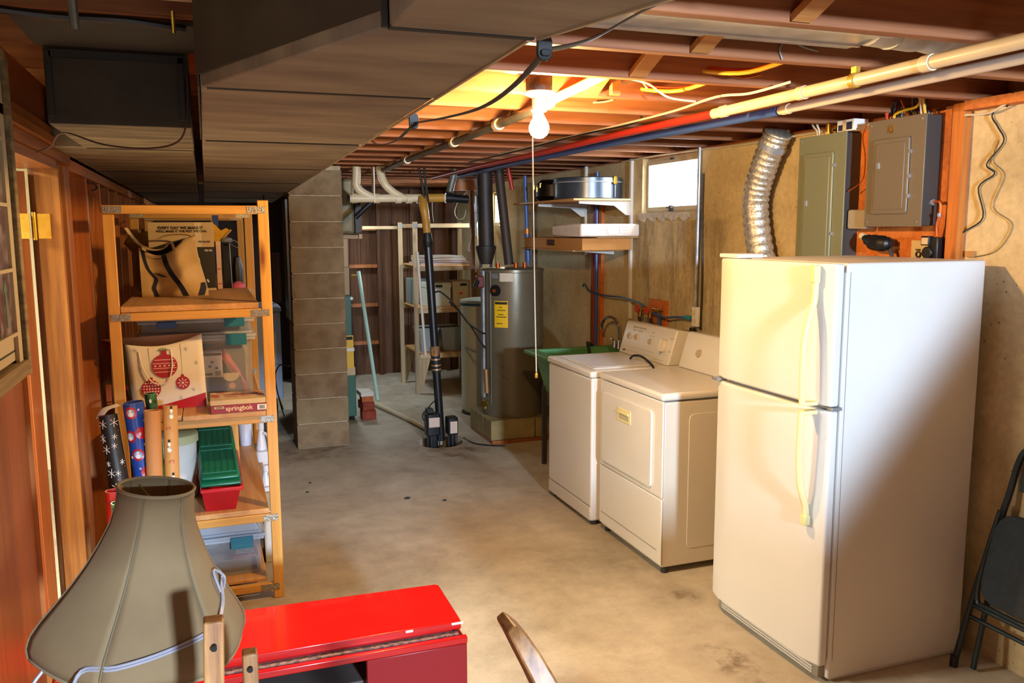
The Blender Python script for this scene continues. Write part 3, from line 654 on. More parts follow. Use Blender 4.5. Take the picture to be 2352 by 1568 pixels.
obj('key_blade', MB().box(2.919, 2.923, 2.867, 2.873, 1.60, 1.635).box(2.919, 2.923, 2.873, 2.878, 1.604, 1.612), dkgrey, t)
obj('hook', MB().box(2.918, 2.929, 2.862, 2.882, 1.662, 1.668), dkgrey, t)
t = thing('doorbell_transformer', (2.90, 2.77, 1.60), 'black wall transformer with a pale label below the red conduit', 'transformer')
obj('body', MB().box(2.885, 2.929, 2.735, 2.785, 1.61, 1.72), black, t, bev=0.004)
obj('lamp_socket', MB().cyl((2.87, 2.778, 1.655), (2.90, 2.778, 1.655), 0.026, n=16), black, t, bev=0.004)
obj('label_block', MB().box(2.872, 2.90, 2.768, 2.812, 1.685, 1.725), black, t, bev=0.003)
obj('label', MB().box(2.870, 2.8715, 2.773, 2.806, 1.690, 1.718), card_l, t)
obj('screw_terminal', MB().cyl((2.90, 2.76, 1.61), (2.90, 2.76, 1.60), 0.008, n=10), brass, t)
t = thing('red_conduit_wire', (2.88, 2.76, 1.72), 'twisted red wires bending from the panel side down to the transformer', 'cable')
obj('wire', MB().tube([(2.89, 2.785, 1.865), (2.89, 2.75, 1.868), (2.89, 2.735, 1.855), (2.89, 2.738, 1.80), (2.895, 2.755, 1.725)], 0.006, 8, smooth=5), copper, t, smooth=True)
obj('wire', MB().tube([(2.885, 2.735, 1.81), (2.885, 2.745, 1.77), (2.89, 2.745, 1.725)], 0.004, 8, smooth=5), copper, t, smooth=True)
obj('connector', MB().cyl((2.89, 2.79, 1.865), (2.89, 2.772, 1.866), 0.013, n=8), steel, t)
obj('wire_nut', MB().cyl((2.882, 2.733, 1.82), (2.882, 2.733, 1.805), 0.008, n=10), steel, t)
# thin wires on the concrete
cable('black_wall_wire', [(2.935, 2.50, 2.25), (2.94, 2.56, 2.20), (2.94, 2.53, 2.15), (2.94, 2.50, 2.09), (2.94, 2.57, 2.01), (2.94, 2.53, 1.97), (2.94, 2.60, 1.92), (2.94, 2.57, 1.80), (2.94, 2.66, 1.74), (2.93, 2.74, 1.67)], wire_b, 'thin black wire zigzagging down the bare concrete right of the panels', 0.003, sm=5)
cable('brown_wall_wire', [(2.945, 2.53, 2.10), (2.945, 2.545, 2.02), (2.945, 2.49, 1.96), (2.945, 2.53, 1.84), (2.945, 2.44, 1.77), (2.945, 2.50, 1.67), (2.945, 2.61, 1.64)], M('tan_wire', '#6b5836', 0.5), 'thin tan wire looping on the concrete beside the black one', 0.0016, sm=5)
cable('ceiling_loop_cable', [(2.91, 2.66, 2.21), (2.91, 2.55, 2.205), (2.90, 2.45, 2.235), (2.92, 2.38, 2.26)], wire_w, 'white cable end arching at the wall top right of the panels', 0.005)
cable('ceiling_loop_cable', [(2.92, 2.48, 2.22), (2.90, 2.44, 2.25), (2.88, 2.42, 2.262)], wire_b, 'short black cable loop at the wall top right of the panels', 0.004)
t = obj('wall_tag', MB().box(2.940, 2.949, 2.60, 2.64, 1.64, 1.665), card); tag(t, 'small brown block on the concrete beside the batten', 'block')
# ------------------------------------------------------------------ refrigerator
t = thing('refrigerator', (2.5, 2.84, 0), 'white top-freezer refrigerator with yellowed door handles', 'refrigerator')
obj('cabinet', MB().box(2.196, 2.873, 2.482, 3.202, 0.014, 1.633), fridge_white, t, bev=0.008, seg=3)
obj('base', MB().box(2.215, 2.86, 2.492, 3.192, 0.0, 0.0135), M('fridge_base', '#c9c4b8', 0.6), t, bev=0.004)
kg = obj('toe_grille', MB().box(2.165, 2.214, 2.50, 3.18, 0.018, 0.066), M('toe_grille_grey', '#8b8478', 0.5), t, bev=0.004)
for i in range(3): obj('grille_slat', MB().box(2.160, 2.165, 2.53, 3.15, 0.026+0.012*i, 0.031+0.012*i), white, kg)
obj('gasket', MB().box(2.186, 2.196, 2.495, 3.19, 0.085, 1.075), M('gasket', '#9a9890', 0.6), t)
obj('gasket', MB().box(2.186, 2.196, 2.495, 3.19, 1.105, 1.622), bpy.data.materials['gasket'], t)
def fdoor(z0, z1):
    mb = MB(); pr = []
    # door section seen from above: crowned front with rounded vertical edges
    n = 10
    for i in range(n+1):
        s_ = i/n; y = 2.475+0.735*s_; pr.append((2.128-0.006*math.sin(PI*s_)+0.02*max(0, (0.06-min(s_, 1-s_))/0.06)**2, y))
    poly = [(2.184, 2.475)]+pr+[(2.184, 3.21)]
    return mb.prism(poly, z0, z1)
fz = obj('freezer_door', fdoor(1.101, 1.632), fridge_white, t, bev=0.009, seg=3)
rd = obj('refrigerator_door', fdoor(0.078, 1.085), fridge_white, t, bev=0.009, seg=3)
def handle(pts, w_, nm, par):
    mb = MB()
    mb.tube(pts, [p_ for p_ in w_], 12, smooth=5, flat=1.0)
    return obj(nm, mb, cream, par, smooth=True)
handle([(2.116, 2.548, 1.615), (2.114, 2.548, 1.56), (2.110, 2.546, 1.495), (2.088, 2.543, 1.43), (2.070, 2.543, 1.34), (2.066, 2.540, 1.22), (2.068, 2.538, 1.105)], [0.013]*4+[0.012]*3, 'handle', fz)
obj('handle_foot', MB().box(2.066, 2.130, 2.522, 2.556, 1.102, 1.118), cream, fz, bev=0.003)
handle([(2.068, 2.538, 1.080), (2.066, 2.540, 0.98), (2.070, 2.543, 0.86), (2.086, 2.545, 0.77), (2.108, 2.546, 0.71), (2.114, 2.546, 0.655)], [0.012]*3+[0.013]*3, 'handle', rd)
obj('handle_foot', MB().box(2.066, 2.130, 2.522, 2.556, 1.068, 1.084), cream, rd, bev=0.003)
obj('handle_cap', MB().box(2.098, 2.126, 2.532, 2.562, 0.632, 0.672), cream, rd, bev=0.004)
obj('handle_cap', MB().box(2.098, 2.126, 2.534, 2.562, 1.56, 1.625), cream, fz, bev=0.004)
obj('middle_hinge', MB().box(2.150, 2.196, 2.470, 2.500, 1.087, 1.099), steel, t, bev=0.001)
obj('middle_hinge', MB().box(2.118, 2.17, 3.17, 3.215, 1.087, 1.099), steel, t, bev=0.001)
obj('top_hinge_cover', MB().box(2.13, 2.26, 3.06, 3.20, 1.634, 1.652), fridge_white, t, bev=0.004)
obj('corner_trim', MB().box(2.190, 2.206, 2.474, 2.4815, 1.60, 1.63), white, t, bev=0.001)
obj('side_seam', MB().box(2.2145, 2.2165, 2.4805, 2.4825, 0.09, 1.60), M('seam_grey', '#8f8f8c', 0.5), t)
for p_ in ((2.30, 2.57), (2.30, 3.12), (2.78, 2.57), (2.78, 3.12)): pass
# ------------------------------------------------------------------ washer
t = thing('washing_machine', (2.4, 4.72, 0), 'white top-loading washing machine with a row of round knobs', 'washing machine')
obj('cabinet', MB().box(2.078, 2.73, 4.391, 5.050, 0.030, 0.895), white, t, bev=0.012, seg=3)
obj('toe_panel', MB().box(2.0745, 2.079, 4.40, 5.04, 0.034, 0.112), white, t, bev=0.003)
obj('toe_line', MB().box(2.0755, 2.0785, 4.40, 5.04, 0.118, 0.122), M('shadow_gap', '#8a8578', 0.7), t)
top = obj('top_panel', MB().box(2.068, 2.735, 4.385, 5.056, 0.897, 0.937), white, t, bev=0.014, seg=4)
obj('lid', MB().rbox(2.12, 2.55, 4.45, 4.99, 0.9375, 0.944, 0.02), white, t, bev=0.004)
obj('lid_hollow', MB().rbox(2.15, 2.53, 4.48, 4.96, 0.9442, 0.9455, 0.03), M('lid_inner', '#dcdcdc', 0.22), t)
def console(t, y0, y1, xb, xt, xk, z0, z1):
    mb = MB().prism([(xb, z0), (xt, z1-0.012), (xt+0.012, z1), (xk, z1-0.01), (xk+0.005, z0)], y0, y1, 'y')
    return obj('console', mb, white, t, bev=0.008, seg=3)
cs = console(t, 4.40, 5.045, 2.585, 2.645, 2.74, 0.938, 1.150)
slope = (2.645-2.585)/(1.138-0.938); N_ = Vector((-1, 0, slope)).normalized(); U_ = Vector((slope, 0, 1)).normalized()
def onface(y, z, xb=2.585, z0=0.938): return Vector((xb+(z-z0)*slope, y, z))
grey_t = M('panel_print_grey', '#8a8478', 0.6)
def dial(cs, y, z, rr, hgt, xb=2.585, point=False):
    p_ = onface(y, z, xb)
    r_ = obj('dial_ring', MB().cyl(p_, p_+N_*0.003, rr*1.35, n=24), white, cs, smooth=True)
    k_ = obj('knob', MB().cyl(p_+N_*0.003, p_+N_*hgt, rr, rr*0.9, n=24), M('knob_tan', '#b9ab93', 0.4) if not point else white, cs, smooth=True)
    if point: obj('knob_grip', MB().beam(p_+N_*(hgt+0.012)-U_*rr*0.9, p_+N_*(hgt+0.012)+U_*rr*0.9, 0.014, 0.03, up=N_), white, k_, bev=0.004)
    return k_
dial(cs, 4.96, 1.055, 0.017, 0.012); dial(cs, 4.865, 1.058, 0.017, 0.012); dial(cs, 4.675, 1.050, 0.018, 0.012); dial(cs, 4.485, 1.045, 0.042, 0.022, point=True)
def scribble(cs, y0, y1, z, wd=0.005, xb=2.585, m_=grey_t, nm='printed_line'):
    a = onface(y0, z, xb)+N_*0.0006; b_ = onface(y1, z, xb)+N_*0.0006
    obj(nm, MB().beam(a, b_, wd, 0.0008, up=N_), m_, cs)
for a in ((4.93, 4.89, 1.10), (4.87, 4.80, 1.10), (4.68, 4.66, 1.105), (4.70, 4.685, 1.085), (4.66, 4.645, 1.085), (4.98, 4.955, 0.967), (4.42, 4.445, 1.095), (4.41, 4.44, 1.02), (4.555, 4.54, 1.08), (4.56, 4.545, 1.02)):
    scribble(cs, *a, wd=0.004)
for a in ((4.93, 4.60, 0.990), (4.93, 4.62, 0.966), (4.60, 4.47, 0.958)): scribble(cs, *a, wd=0.0012)
text('printed_legend', 'HEAVY DUTY  EXTRA CAPACITY', 0.012, onface(4.85, 1.118)+N_*0.0007, (0, -1, 0), U_, grey_t, cs)
obj('brand_plate', MB().beam(onface(4.995, 0.962)+N_*0.001, onface(4.965, 0.962)+N_*0.001, 0.007, 0.001, up=N_), blk_print, cs)
for x in (2.12, 2.69):
    for y in (4.43, 5.01): obj('foot', MB().cyl((x, y, 0.0), (x, y, 0.03), 0.02, n=14), dkgrey, t)
# ------------------------------------------------------------------ dryer
t = thing('dryer', (2.45, 3.97, 0), 'white front-loading clothes dryer with a rectangular door, beside the refrigerator', 'dryer')
obj('cabinet', MB().box(2.116, 2.77, 3.622, 4.328, 0.035, 0.900), M('enamel_side', '#d3cbb8', 0.4), t, bev=0.008, seg=2)
obj('side_panel_relief', MB().rbox(2.26, 2.66, 3.6195, 3.623, 0.12, 0.83, 0.03, 'y'), bpy.data.materials['enamel_side'], t, bev=0.0016)
obj('front_panel', MB().box(2.106, 2.1155, 3.618, 4.332, 0.405, 0.902), white, t, bev=0.004)
obj('lower_panel', MB().box(2.106, 2.1155, 3.618, 4.332, 0.050, 0.396), white, t, bev=0.004)
obj('kick_groove', MB().box(2.1045, 2.1065, 3.66, 4.31, 0.118, 0.122), bpy.data.materials['shadow_gap'], t)
obj('top_panel', MB().box(2.098, 2.775, 3.612, 4.335, 0.906, 0.944), white, t, bev=0.014, seg=4)
dr = obj('door', MB().rbox(2.094, 2.106, 3.715, 4.285, 0.435, 0.840, 0.022, 'x'), white, t, bev=0.004, seg=3)
hn = obj('handle_recess', MB().rbox(2.0905, 2.0945, 3.935, 4.085, 0.715, 0.790, 0.006, 'x'), cream, dr, bev=0.002)
obj('handle_pocket', MB().rbox(2.0900, 2.0907, 3.955, 4.065, 0.73, 0.762, 0.004, 'x'), M('pocket_shade', '#b5ab8c', 0.6), hn)
obj('handle_lip', MB().box(2.084, 2.0910, 3.952, 4.068, 0.760, 0.772), cream, hn, bev=0.002)
cs = console(t, 3.64, 4.325, 2.612, 2.672, 2.775, 0.945, 1.155)
dial(cs, 4.145, 1.045, 0.024, 0.014, 2.612)
p_ = onface(4.145, 1.045, 2.612)
obj('dial_plate', MB().cyl(p_, p_+N_*0.0012, 0.058, n=28), M('dial_plate_cream', '#dfd6bd', 0.5), cs)
for a in ((4.075, 4.05, 1.085), (4.08, 4.06, 1.02), (4.235, 4.215, 1.07), (4.25, 4.22, 1.035), (4.245, 4.22, 1.01), (4.17, 4.14, 0.985)): scribble(cs, *a, wd=0.004, xb=2.612)
for y in (3.65, 4.30):
    for x in (2.15, 2.73): obj('foot', MB().cyl((x, y, 0.0), (x, y, 0.035), 0.02, n=14), dkgrey, t)
t = obj('black_hose_loop', MB().tube([(2.47, 4.66, 0.952), (2.475, 4.63, 0.975), (2.48, 4.55, 0.985), (2.475, 4.46, 0.972), (2.47, 4.37, 0.945), (2.47, 4.36, 0.90)], 0.007, 8, smooth=5), rubber, None, smooth=True)
tag(t, 'black cord looping over the washing machine top into the gap beside the dryer', 'cord')

# ------------------------------------------------------------------ laundry sink
gs = M('green_sink', '#5f9a66', 0.35, c2='#4f8858', scale=4)
t = thing('laundry_sink', (2.58, 5.5, 0), 'green plastic laundry sink half hidden behind the washing machine', 'sink')
mb = MB()
def frus(mb, a, b_):
    (x0, x1, y0, y1, z0), (X0, X1, Y0, Y1, Z1) = a, b_
    mb.add([(x0, y0, z0), (x1, y0, z0), (x1, y1, z0), (x0, y1, z0), (X0, Y0, Z1), (X1, Y0, Z1), (X1, Y1, Z1), (X0, Y1, Z1)], [(0, 1, 5, 4), (1, 2, 6, 5), (2, 3, 7, 6), (3, 0, 4, 7)])
frus(mb, (2.34, 2.84, 5.42, 5.74, 0.56), (2.27, 2.90, 5.36, 5.80, 0.84))
frus(mb, (2.36, 2.82, 5.44, 5.72, 0.57), (2.29, 2.88, 5.38, 5.78, 0.855))
mb.add([(2.34, 5.42, 0.56), (2.84, 5.42, 0.56), (2.84, 5.74, 0.56), (2.34, 5.74, 0.56)], [(0, 1, 2, 3)])
mb.add([(2.36, 5.44, 0.57), (2.82, 5.44, 0.57), (2.82, 5.72, 0.57), (2.36, 5.72, 0.57)], [(0, 1, 2, 3)])
obj('basin', mb, gs, t)
obj('rim', MB().box(2.20, 2.29, 5.33, 5.84, 0.842, 0.868).box(2.87, 2.93, 5.33, 5.84, 0.842, 0.868).box(2.29, 2.87, 5.33, 5.38, 0.842, 0.868).box(2.29, 2.87, 5.78, 5.84, 0.842, 0.868), gs, t, bev=0.006)
for x in (2.33, 2.85):
    for y in (5.42, 5.75): obj('leg', MB().box(x-0.015, x+0.015, y-0.015, y+0.015, 0, 0.60), dkgrey, t)
t = thing('faucet', (2.85, 5.66, 0.87), 'chrome gooseneck faucet at the back of the green sink', 'faucet')
obj('spout', MB().tube([(2.88, 5.62, 0.87), (2.88, 5.62, 1.02), (2.87, 5.64, 1.075), (2.85, 5.69, 1.10), (2.83, 5.75, 1.085), (2.82, 5.785, 1.03), (2.82, 5.79, 0.995)], 0.011, 10, smooth=6), chrome, t, smooth=True)
obj('base', MB().cyl((2.88, 5.62, 0.868), (2.88, 5.62, 0.93), 0.024, 0.016, n=16), chrome, t, smooth=True)
for d in (-0.07, 0.07): obj('tap_handle', MB().cyl((2.88, 5.62+d, 0.868), (2.88, 5.62+d, 0.92), 0.018, 0.012, n=12).cyl((2.88, 5.62+d, 0.925), (2.85, 5.62+d, 0.935), 0.006, n=8), chrome, t, smooth=True)
t = obj('sink_hose', MB().tube([(2.75, 5.80, 0.875), (2.70, 5.78, 0.90), (2.66, 5.70, 0.905), (2.62, 5.60, 0.89), (2.60, 5.5, 0.80)], 0.013, 8, smooth=5), M('dark_green_hose', '#1f3324', 0.5), None, smooth=True)
tag(t, 'dark green hose hanging over the rear rim of the green sink', 'hose')

# ------------------------------------------------------------------ valves, outlet, conduits on the right wall
t = thing('valve_board', (2.92, 5.2, 1.1), 'orange wooden backing board with two red washer valves and hoses', 'valve')
obj('backing_board', MB().box(2.925, 2.948, 5.02, 5.25, 1.00, 1.27), W_ply, t)
for y in (5.14, 5.28):
    vb = obj('valve_body', MB().cyl((2.915, y, 1.19), (2.855, y, 1.19), 0.013, n=10).cyl((2.87, y, 1.19), (2.87, y, 1.14), 0.014, n=8), brass, t, smooth=True)
    obj('red_handwheel', MB().cyl((2.85, y, 1.20), (2.842, y, 1.20), 0.030, n=10), wire_r, vb)
for y, m_ in ((5.29, rubber), (5.13, rubber), (5.19, greypipe)):
    obj('hose', MB().tube([(2.87, y, 1.145), (2.875, y-0.01, 1.08), (2.885, y-0.03, 1.0), (2.89, y-0.05, 0.85), (2.89, y-0.07, 0.65)], 0.011, 8, smooth=4), m_, t, smooth=True)
obj('blue_stub', MB().cyl((2.90, 5.06, 1.19), (2.90, 5.06, 0.7), 0.013, n=10), pex_b, t, smooth=True)
obj('brass_elbow', MB().cyl((2.90, 5.06, 1.19), (2.90, 5.09, 1.205), 0.013, n=8).cyl((2.90, 5.03, 1.21), (2.90, 5.15, 1.21), 0.007, n=8), brass, t)
t = obj('blue_power_cord', MB().tube([(2.925, 4.72, 1.185), (2.90, 4.85, 1.18), (2.89, 4.98, 1.165), (2.88, 5.15, 1.19), (2.88, 5.3, 1.235), (2.89, 5.6, 1.255), (2.90, 5.9, 1.245), (2.91, 6.2, 1.26), (2.92, 6.32, 1.31), (2.92, 6.36, 1.29)], 0.007, 8, smooth=5), pex_b, None, smooth=True)
tag(t, 'dark blue power cord stretching along the wall from the outlet to above the sink', 'cord')
obj('plug', MB().box(2.905, 2.935, 4.70, 4.755, 1.175, 1.20), M('cyan_plug', '#2b8fa8', 0.4), t, bev=0.004)
t = thing('wall_outlet', (2.93, 4.64, 1.12), 'white electrical outlet box with a black plug beside the conduit', 'outlet')
obj('box', MB().box(2.925, 2.949, 4.62, 4.69, 1.135, 1.262), paper, t, bev=0.003)
for z in (1.225, 1.17): obj('socket', MB().rbox(2.9225, 2.9255, 4.64, 4.672, z-0.014, z+0.014, 0.008, 'x'), M('socket_ivory', '#d8d2c0', 0.5), t)
obj('plug', MB().box(2.895, 2.925, 4.632, 4.668, 1.085, 1.13), black, t, bev=0.004)
obj('cord', MB().tube([(2.90, 4.66, 1.10), (2.90, 4.78, 1.095), (2.91, 4.95, 1.075), (2.91, 5.05, 1.075), (2.91, 5.15, 1.10)], 0.008, 8, smooth=4), rubber, t, smooth=True)
t = thing('vertical_conduit', (2.93, 4.63, 1.26), 'thin steel conduit running down the wall right of the near window', 'pipe')
obj('conduit', MB().tube([(2.92, 4.635, 2.26), (2.92, 4.635, 1.8), (2.925, 4.645, 1.5), (2.93, 4.655, 1.262)], 0.011, 10, smooth=3), steel, t, smooth=True)
obj('dark_cable', MB().tube([(2.935, 4.61, 2.1), (2.935, 4.612, 1.8), (2.938, 4.60, 1.5), (2.935, 4.595, 1.3), (2.935, 4.60, 1.12)], 0.006, 6, smooth=3), wire_b, t, smooth=True)
t = thing('twin_vertical_pipes', (2.91, 6.2, 0.5), 'red and blue pipes with an orange wooden strip running down the wall behind the sink', 'pipe')
obj('wooden_strip', MB().box(2.92, 2.948, 6.02, 6.07, 0.05, 2.0), W_ply, t)
obj('wooden_strip', MB().box(2.92, 2.948, 6.17, 6.21, 0.05, 2.0), W_near, t)
obj('red_pipe', MB().cyl((2.93, 6.145, 0.1), (2.93, 6.145, 2.2), 0.016, n=10), pex_r, t, smooth=True)
obj('blue_pipe', MB().cyl((2.92, 6.10, 0.1), (2.92, 6.10, 2.2), 0.016, n=10), pex_b, t, smooth=True)
obj('white_edge', MB().cyl((2.935, 6.24, 0.1), (2.935, 6.24, 2.0), 0.006, n=6), wire_w, t)

# ------------------------------------------------------------------ hanging wall shelves with tin and boxes
t = thing('bracket_shelf', (2.9, 5.8, 1.6), 'bracket shelf of two levels on white wall rails beside the near window', 'shelf')
for y in (5.565, 6.35): obj('wall_rail', MB().box(2.928, 2.949, y-0.013, y+0.013, 1.10 if y < 6 else 1.55, 2.262), M('rail_white', '#d4d2ca', 0.4), t, bev=0.001)
def bracket(y, z):
    return MB().prism([(2.928, z), (2.52, z), (2.52, z-0.018), (2.80, z-0.032), (2.895, z-0.10), (2.928, z-0.10)], y-0.006, y+0.006, 'y')
obj('bracket', bracket(5.565, 1.958), bpy.data.materials['rail_white'], t, bev=0.001)
obj('bracket', bracket(6.35, 1.958), bpy.data.materials['rail_white'], t, bev=0.001)
obj('shelf_board', MB().box(2.45, 2.902, 5.50, 6.75, 1.960, 1.975), W_board, t, bev=0.002)
for y in (5.85, 6.35): obj('bracket', MB().prism([(2.945, 1.596), (2.70, 1.596), (2.70, 1.585), (2.945, 1.565)], y-0.006, y+0.006, 'y'), bpy.data.materials['rail_white'], t, bev=0.001)
obj('shelf_board', MB().box(2.50, 2.902, 5.62, 6.68, 1.597, 1.607), W_board, t, bev=0.002)
tin = M('dark_blue_tin', '#5c6674', 0.30, 0.75, c2='#4a525e', scale=3)
t = thing('round_tin_case', (2.68, 5.76, 1.975), 'large round metallic dark tin case with a brass clasp on the upper shelf', 'tin case')
obj('tin_body', MB().lathe([(0, 0), (0.245, 0), (0.25, 0.004), (0.25, 0.115), (0.256, 0.118), (0.256, 0.148), (0.248, 0.153), (0, 0.153)], (2.682, 5.765, 1.976), 48), tin, t, smooth=True)
obj('rim_band', MB().lathe([(0.257, 0.115), (0.260, 0.118), (0.260, 0.122), (0.257, 0.125)], (2.682, 5.765, 1.976), 48), steel, t, smooth=True)
ca = math.radians(-66); cx_, cy_ = 2.682+0.258*math.cos(ca), 5.765+0.258*math.sin(ca)
R_ = Matrix.Rotation(ca+PI/2, 3, 'Z')
obj('clasp', MB().box(cx_-0.018, cx_+0.018, cy_-0.010, cy_+0.004, 2.078, 2.134, rot=R_), brass, t, bev=0.002)
obj('clasp_loop', MB().box(cx_-0.003, cx_+0.003, cy_-0.006, cy_+0.004, 1.985, 2.075, rot=R_), steel, t, bev=0.001)
t = obj('black_bag', MB().lathe([(0.0, 0.0), (0.10, 0.0), (0.135, 0.04), (0.13, 0.13), (0.09, 0.17), (0.0, 0.175)], (2.62, 6.30, 1.976), 14), black, None, smooth=True); tag(t, 'black soft case at the back of the upper shelf behind the round tin', 'case')
for q in ((2.505, 6.24, 2.10), (2.50, 6.30, 2.07), (2.50, 6.36, 2.09)):
    obj('buckle', MB().box(q[0]-0.012, q[0]-0.004, q[1]-0.01, q[1]+0.01, q[2]-0.018, q[2]+0.018), brass, t)
t = thing('long_cardboard_box', (2.71, 6.1, 1.607), 'long flat brown cardboard box with dark lettering on the lower wall shelf', 'box')
obj('carton', MB().box(2.505, 2.900, 5.47, 6.62, 1.608, 1.694), M('kraft_box', '#c08a4a', 0.75, c2='#b27c3e', scale=3), t, bev=0.003)
text('lettering', '00000', 0.062, (2.5035, 6.05, 1.655), (0, -1, 0), (0, 0, 1), blk_print, t, bold=0.002)
t = thing('plastic_wrapped_package', (2.7, 5.6, 1.70), 'flat white package in plastic wrap lying on the long cardboard box', 'package')
wp = M('wrapped_paper', '#e2d8cc', 0.28, c2='#d4c6b8', scale=10, bump=0.3, bscale=30)
obj('flap', MB().box(2.60, 2.925, 5.42, 5.9, 1.6955, 1.703), card, t)
obj('package', MB().box(2.46, 2.925, 5.40, 5.92, 1.705, 1.795), wp, t, bev=0.014, seg=3)
obj('printed_table', MB().box(2.60, 2.84, 5.3985, 5.3995, 1.727, 1.729).box(2.60, 2.84, 5.3985, 5.3995, 1.748, 1.750).box(2.60, 2.84, 5.3985, 5.3995, 1.770, 1.772).box(2.66, 2.662, 5.3985, 5.3995, 1.727, 1.772).box(2.76, 2.762, 5.3985, 5.3995, 1.727, 1.772), M('faint_pink_print', '#b09080', 0.6), t)
obj('white_sticker', MB().box(2.675, 2.75, 5.3975, 5.3985, 1.718, 1.752), paper, t)

# ------------------------------------------------------------------ folding chair leaning at the right wall
cm = M('blue_black_chair_metal', '#28343a', 0.42, 0.35, c2='#1f2a2e', scale=8)
cf = M('dark_fabric_seat', '#2a3238', 0.9, c2='#222a30', scale=40, bump=0.5, bscale=300)
t = thing('folding_chair', (2.80, 2.2, 0), 'dark folding metal chair with padded seat folded against the right wall', 'chair')
def ch(y, z, off=0.0): return (2.765+0.178*z/0.93-off, y+ (0.0), z)
ya, yb = 2.395, 1.965
obj('back_frame', MB().tube([ch(ya+0.015, 0.012), ch(ya-0.01, 0.35), ch(ya-0.06, 0.70), ch(ya-0.075, 0.86), ch(ya-0.11, 0.915), ch((ya+yb)/2, 0.93), ch(yb+0.11, 0.915), ch(yb+0.075, 0.86), ch(yb+0.06, 0.70), ch(yb+0.01, 0.35), ch(yb-0.015, 0.012)], 0.0125, 10, smooth=4), cm, t, smooth=True)
obj('backrest', MB().add([ch(ya-0.10, 0.75, 0.004), ch(yb+0.10, 0.75, 0.004), ch(yb+0.10, 0.90, 0.004), ch(ya-0.10, 0.90, 0.004), ch(ya-0.10, 0.75, -0.004), ch(yb+0.10, 0.75, -0.004), ch(yb+0.10, 0.90, -0.004), ch(ya-0.10, 0.90, -0.004)], [(0, 1, 2, 3), (7, 6, 5, 4), (0, 4, 5, 1), (1, 5, 6, 2), (2, 6, 7, 3), (3, 7, 4, 0)]), cm, t, bev=0.003)
mb = MB(); P_ = []
for k in range(20):
    a = 2*PI*k/20; cy = abs(math.cos(a))**0.45*(1 if math.cos(a) > 0 else -1); cz = abs(math.sin(a))**0.45*(1 if math.sin(a) > 0 else -1)
    P_.append((2.18+0.165*cy*(1-0.10*(cz+1)/2), 0.49+0.18*cz))
mb.add([ch(y, z, 0.018) for y, z in P_]+[ch(y, z, 0.048) for y, z in P_], [tuple(range(19, -1, -1)), tuple(range(20, 40))]+[(i, (i+1) % 20, 20+(i+1) % 20, 20+i) for i in range(20)])
obj('padded_seat', mb, cf, t, bev=0.008, seg=3)
obj('seat_frame', MB().tube([ch(2.345, 0.66, 0.012), ch(2.365, 0.45, 0.014), ch(2.36, 0.30, 0.014), ch(2.30, 0.285, 0.014), ch(2.06, 0.285, 0.014), ch(2.0, 0.30, 0.014), ch(1.995, 0.45, 0.014), ch(2.015, 0.66, 0.012)], 0.010, 8, smooth=4), cm, t, smooth=True)
for z in (0.262, 0.215): obj('stretcher', MB().cyl(ch(ya-0.01, z, -0.004), ch(yb+0.01, z, -0.004), 0.009, n=8), cm, t, smooth=True)
for y in (ya-0.045, yb+0.045): obj('rear_leg', MB().tube([ch(y, 0.012, -0.035), ch(y, 0.4, -0.03), ch(y, 0.68, -0.012)], 0.011, 8, smooth=3), cm, t, smooth=True)
for y in (ya+0.015, yb-0.015): obj('rubber_foot', MB().cyl((2.765, y, 0.0), (2.769, y, 0.045), 0.016, n=10), rubber, t)

# ------------------------------------------------------------------ unseen blockers added behind the photographer, shaped for the daylight's shadow edges
dk = M('rear_blocker_brown', '#5a4632', 0.6)
t = thing('rear_light_blocker', (1.9, -0.3, 0), 'unseen box added behind the photographer to block the rear daylight', 'cabinet')
obj('blocker_body', MB().box(1.20, 2.85, -0.50, -0.16, 0.0, 1.20), dk, t, bev=0.004)
obj('blocker_top', MB().box(1.19, 2.87, -0.52, -0.15, 1.20, 1.225), W_board, t, bev=0.003)
for x in (1.215, 2.035): obj('blocker_front', MB().box(x, x+0.80, -0.158, -0.14, 0.08, 1.17), W_near, t, bev=0.003)
t = obj('slant_edge_blocker', MB().prism([(1.66, 1.226), (2.88, 1.226), (2.88, 2.23), (2.50, 2.23)], -0.26, -0.24, 'y'), W_board, None); tag(t, 'unseen sheet added on the rear blocker, its slanting edge shaping the daylight', 'light blocker')
# ------------------------------------------------------------------ concrete block pier
bk = M('concrete_block', '#8f7a5c', 0.92, c2='#776247', scale=9, bump=0.5, bscale=120)
bk2 = M('concrete_block_worn', '#7e6a4e', 0.92, c2='#94805f', scale=7, bump=0.5, bscale=120)
mo = M('mortar', '#bfae90', 0.9, c2='#a8987a', scale=30)
t = thing('block_pier', (0.83, 7.02, 0), 'square pier of stacked grey-brown concrete blocks in the middle of the basement', 'pillar')
obj('mortar_core', MB().box(0.631, 1.031, 6.851, 7.189, 0.0, 2.262), mo, t)
b0 = None
for i in range(11):
    z0 = 0.203*i+0.004; z1 = min(0.203*(i+1)-0.006, 2.258)
    if i in (0, 1) or z1-z0 < 0.19: o = obj('block', MB().box(0.622, 1.038, 6.842, 7.20, z0, z1), (bk, bk2)[i % 2], t, bev=0.004, seg=2)
    else: o = rep([b0, b1][i % 2], 0, 0, 0.203*(i-(i % 2)), t)
    if i == 0: b0 = o
    if i == 1: b1 = o
t = obj('steel_post_cover', MB().box(0.60, 0.618, 6.9, 7.2, 1.05, 2.0), black, None); tag(t, 'black cloth strip hanging on the shaded side of the block pier', 'cloth')

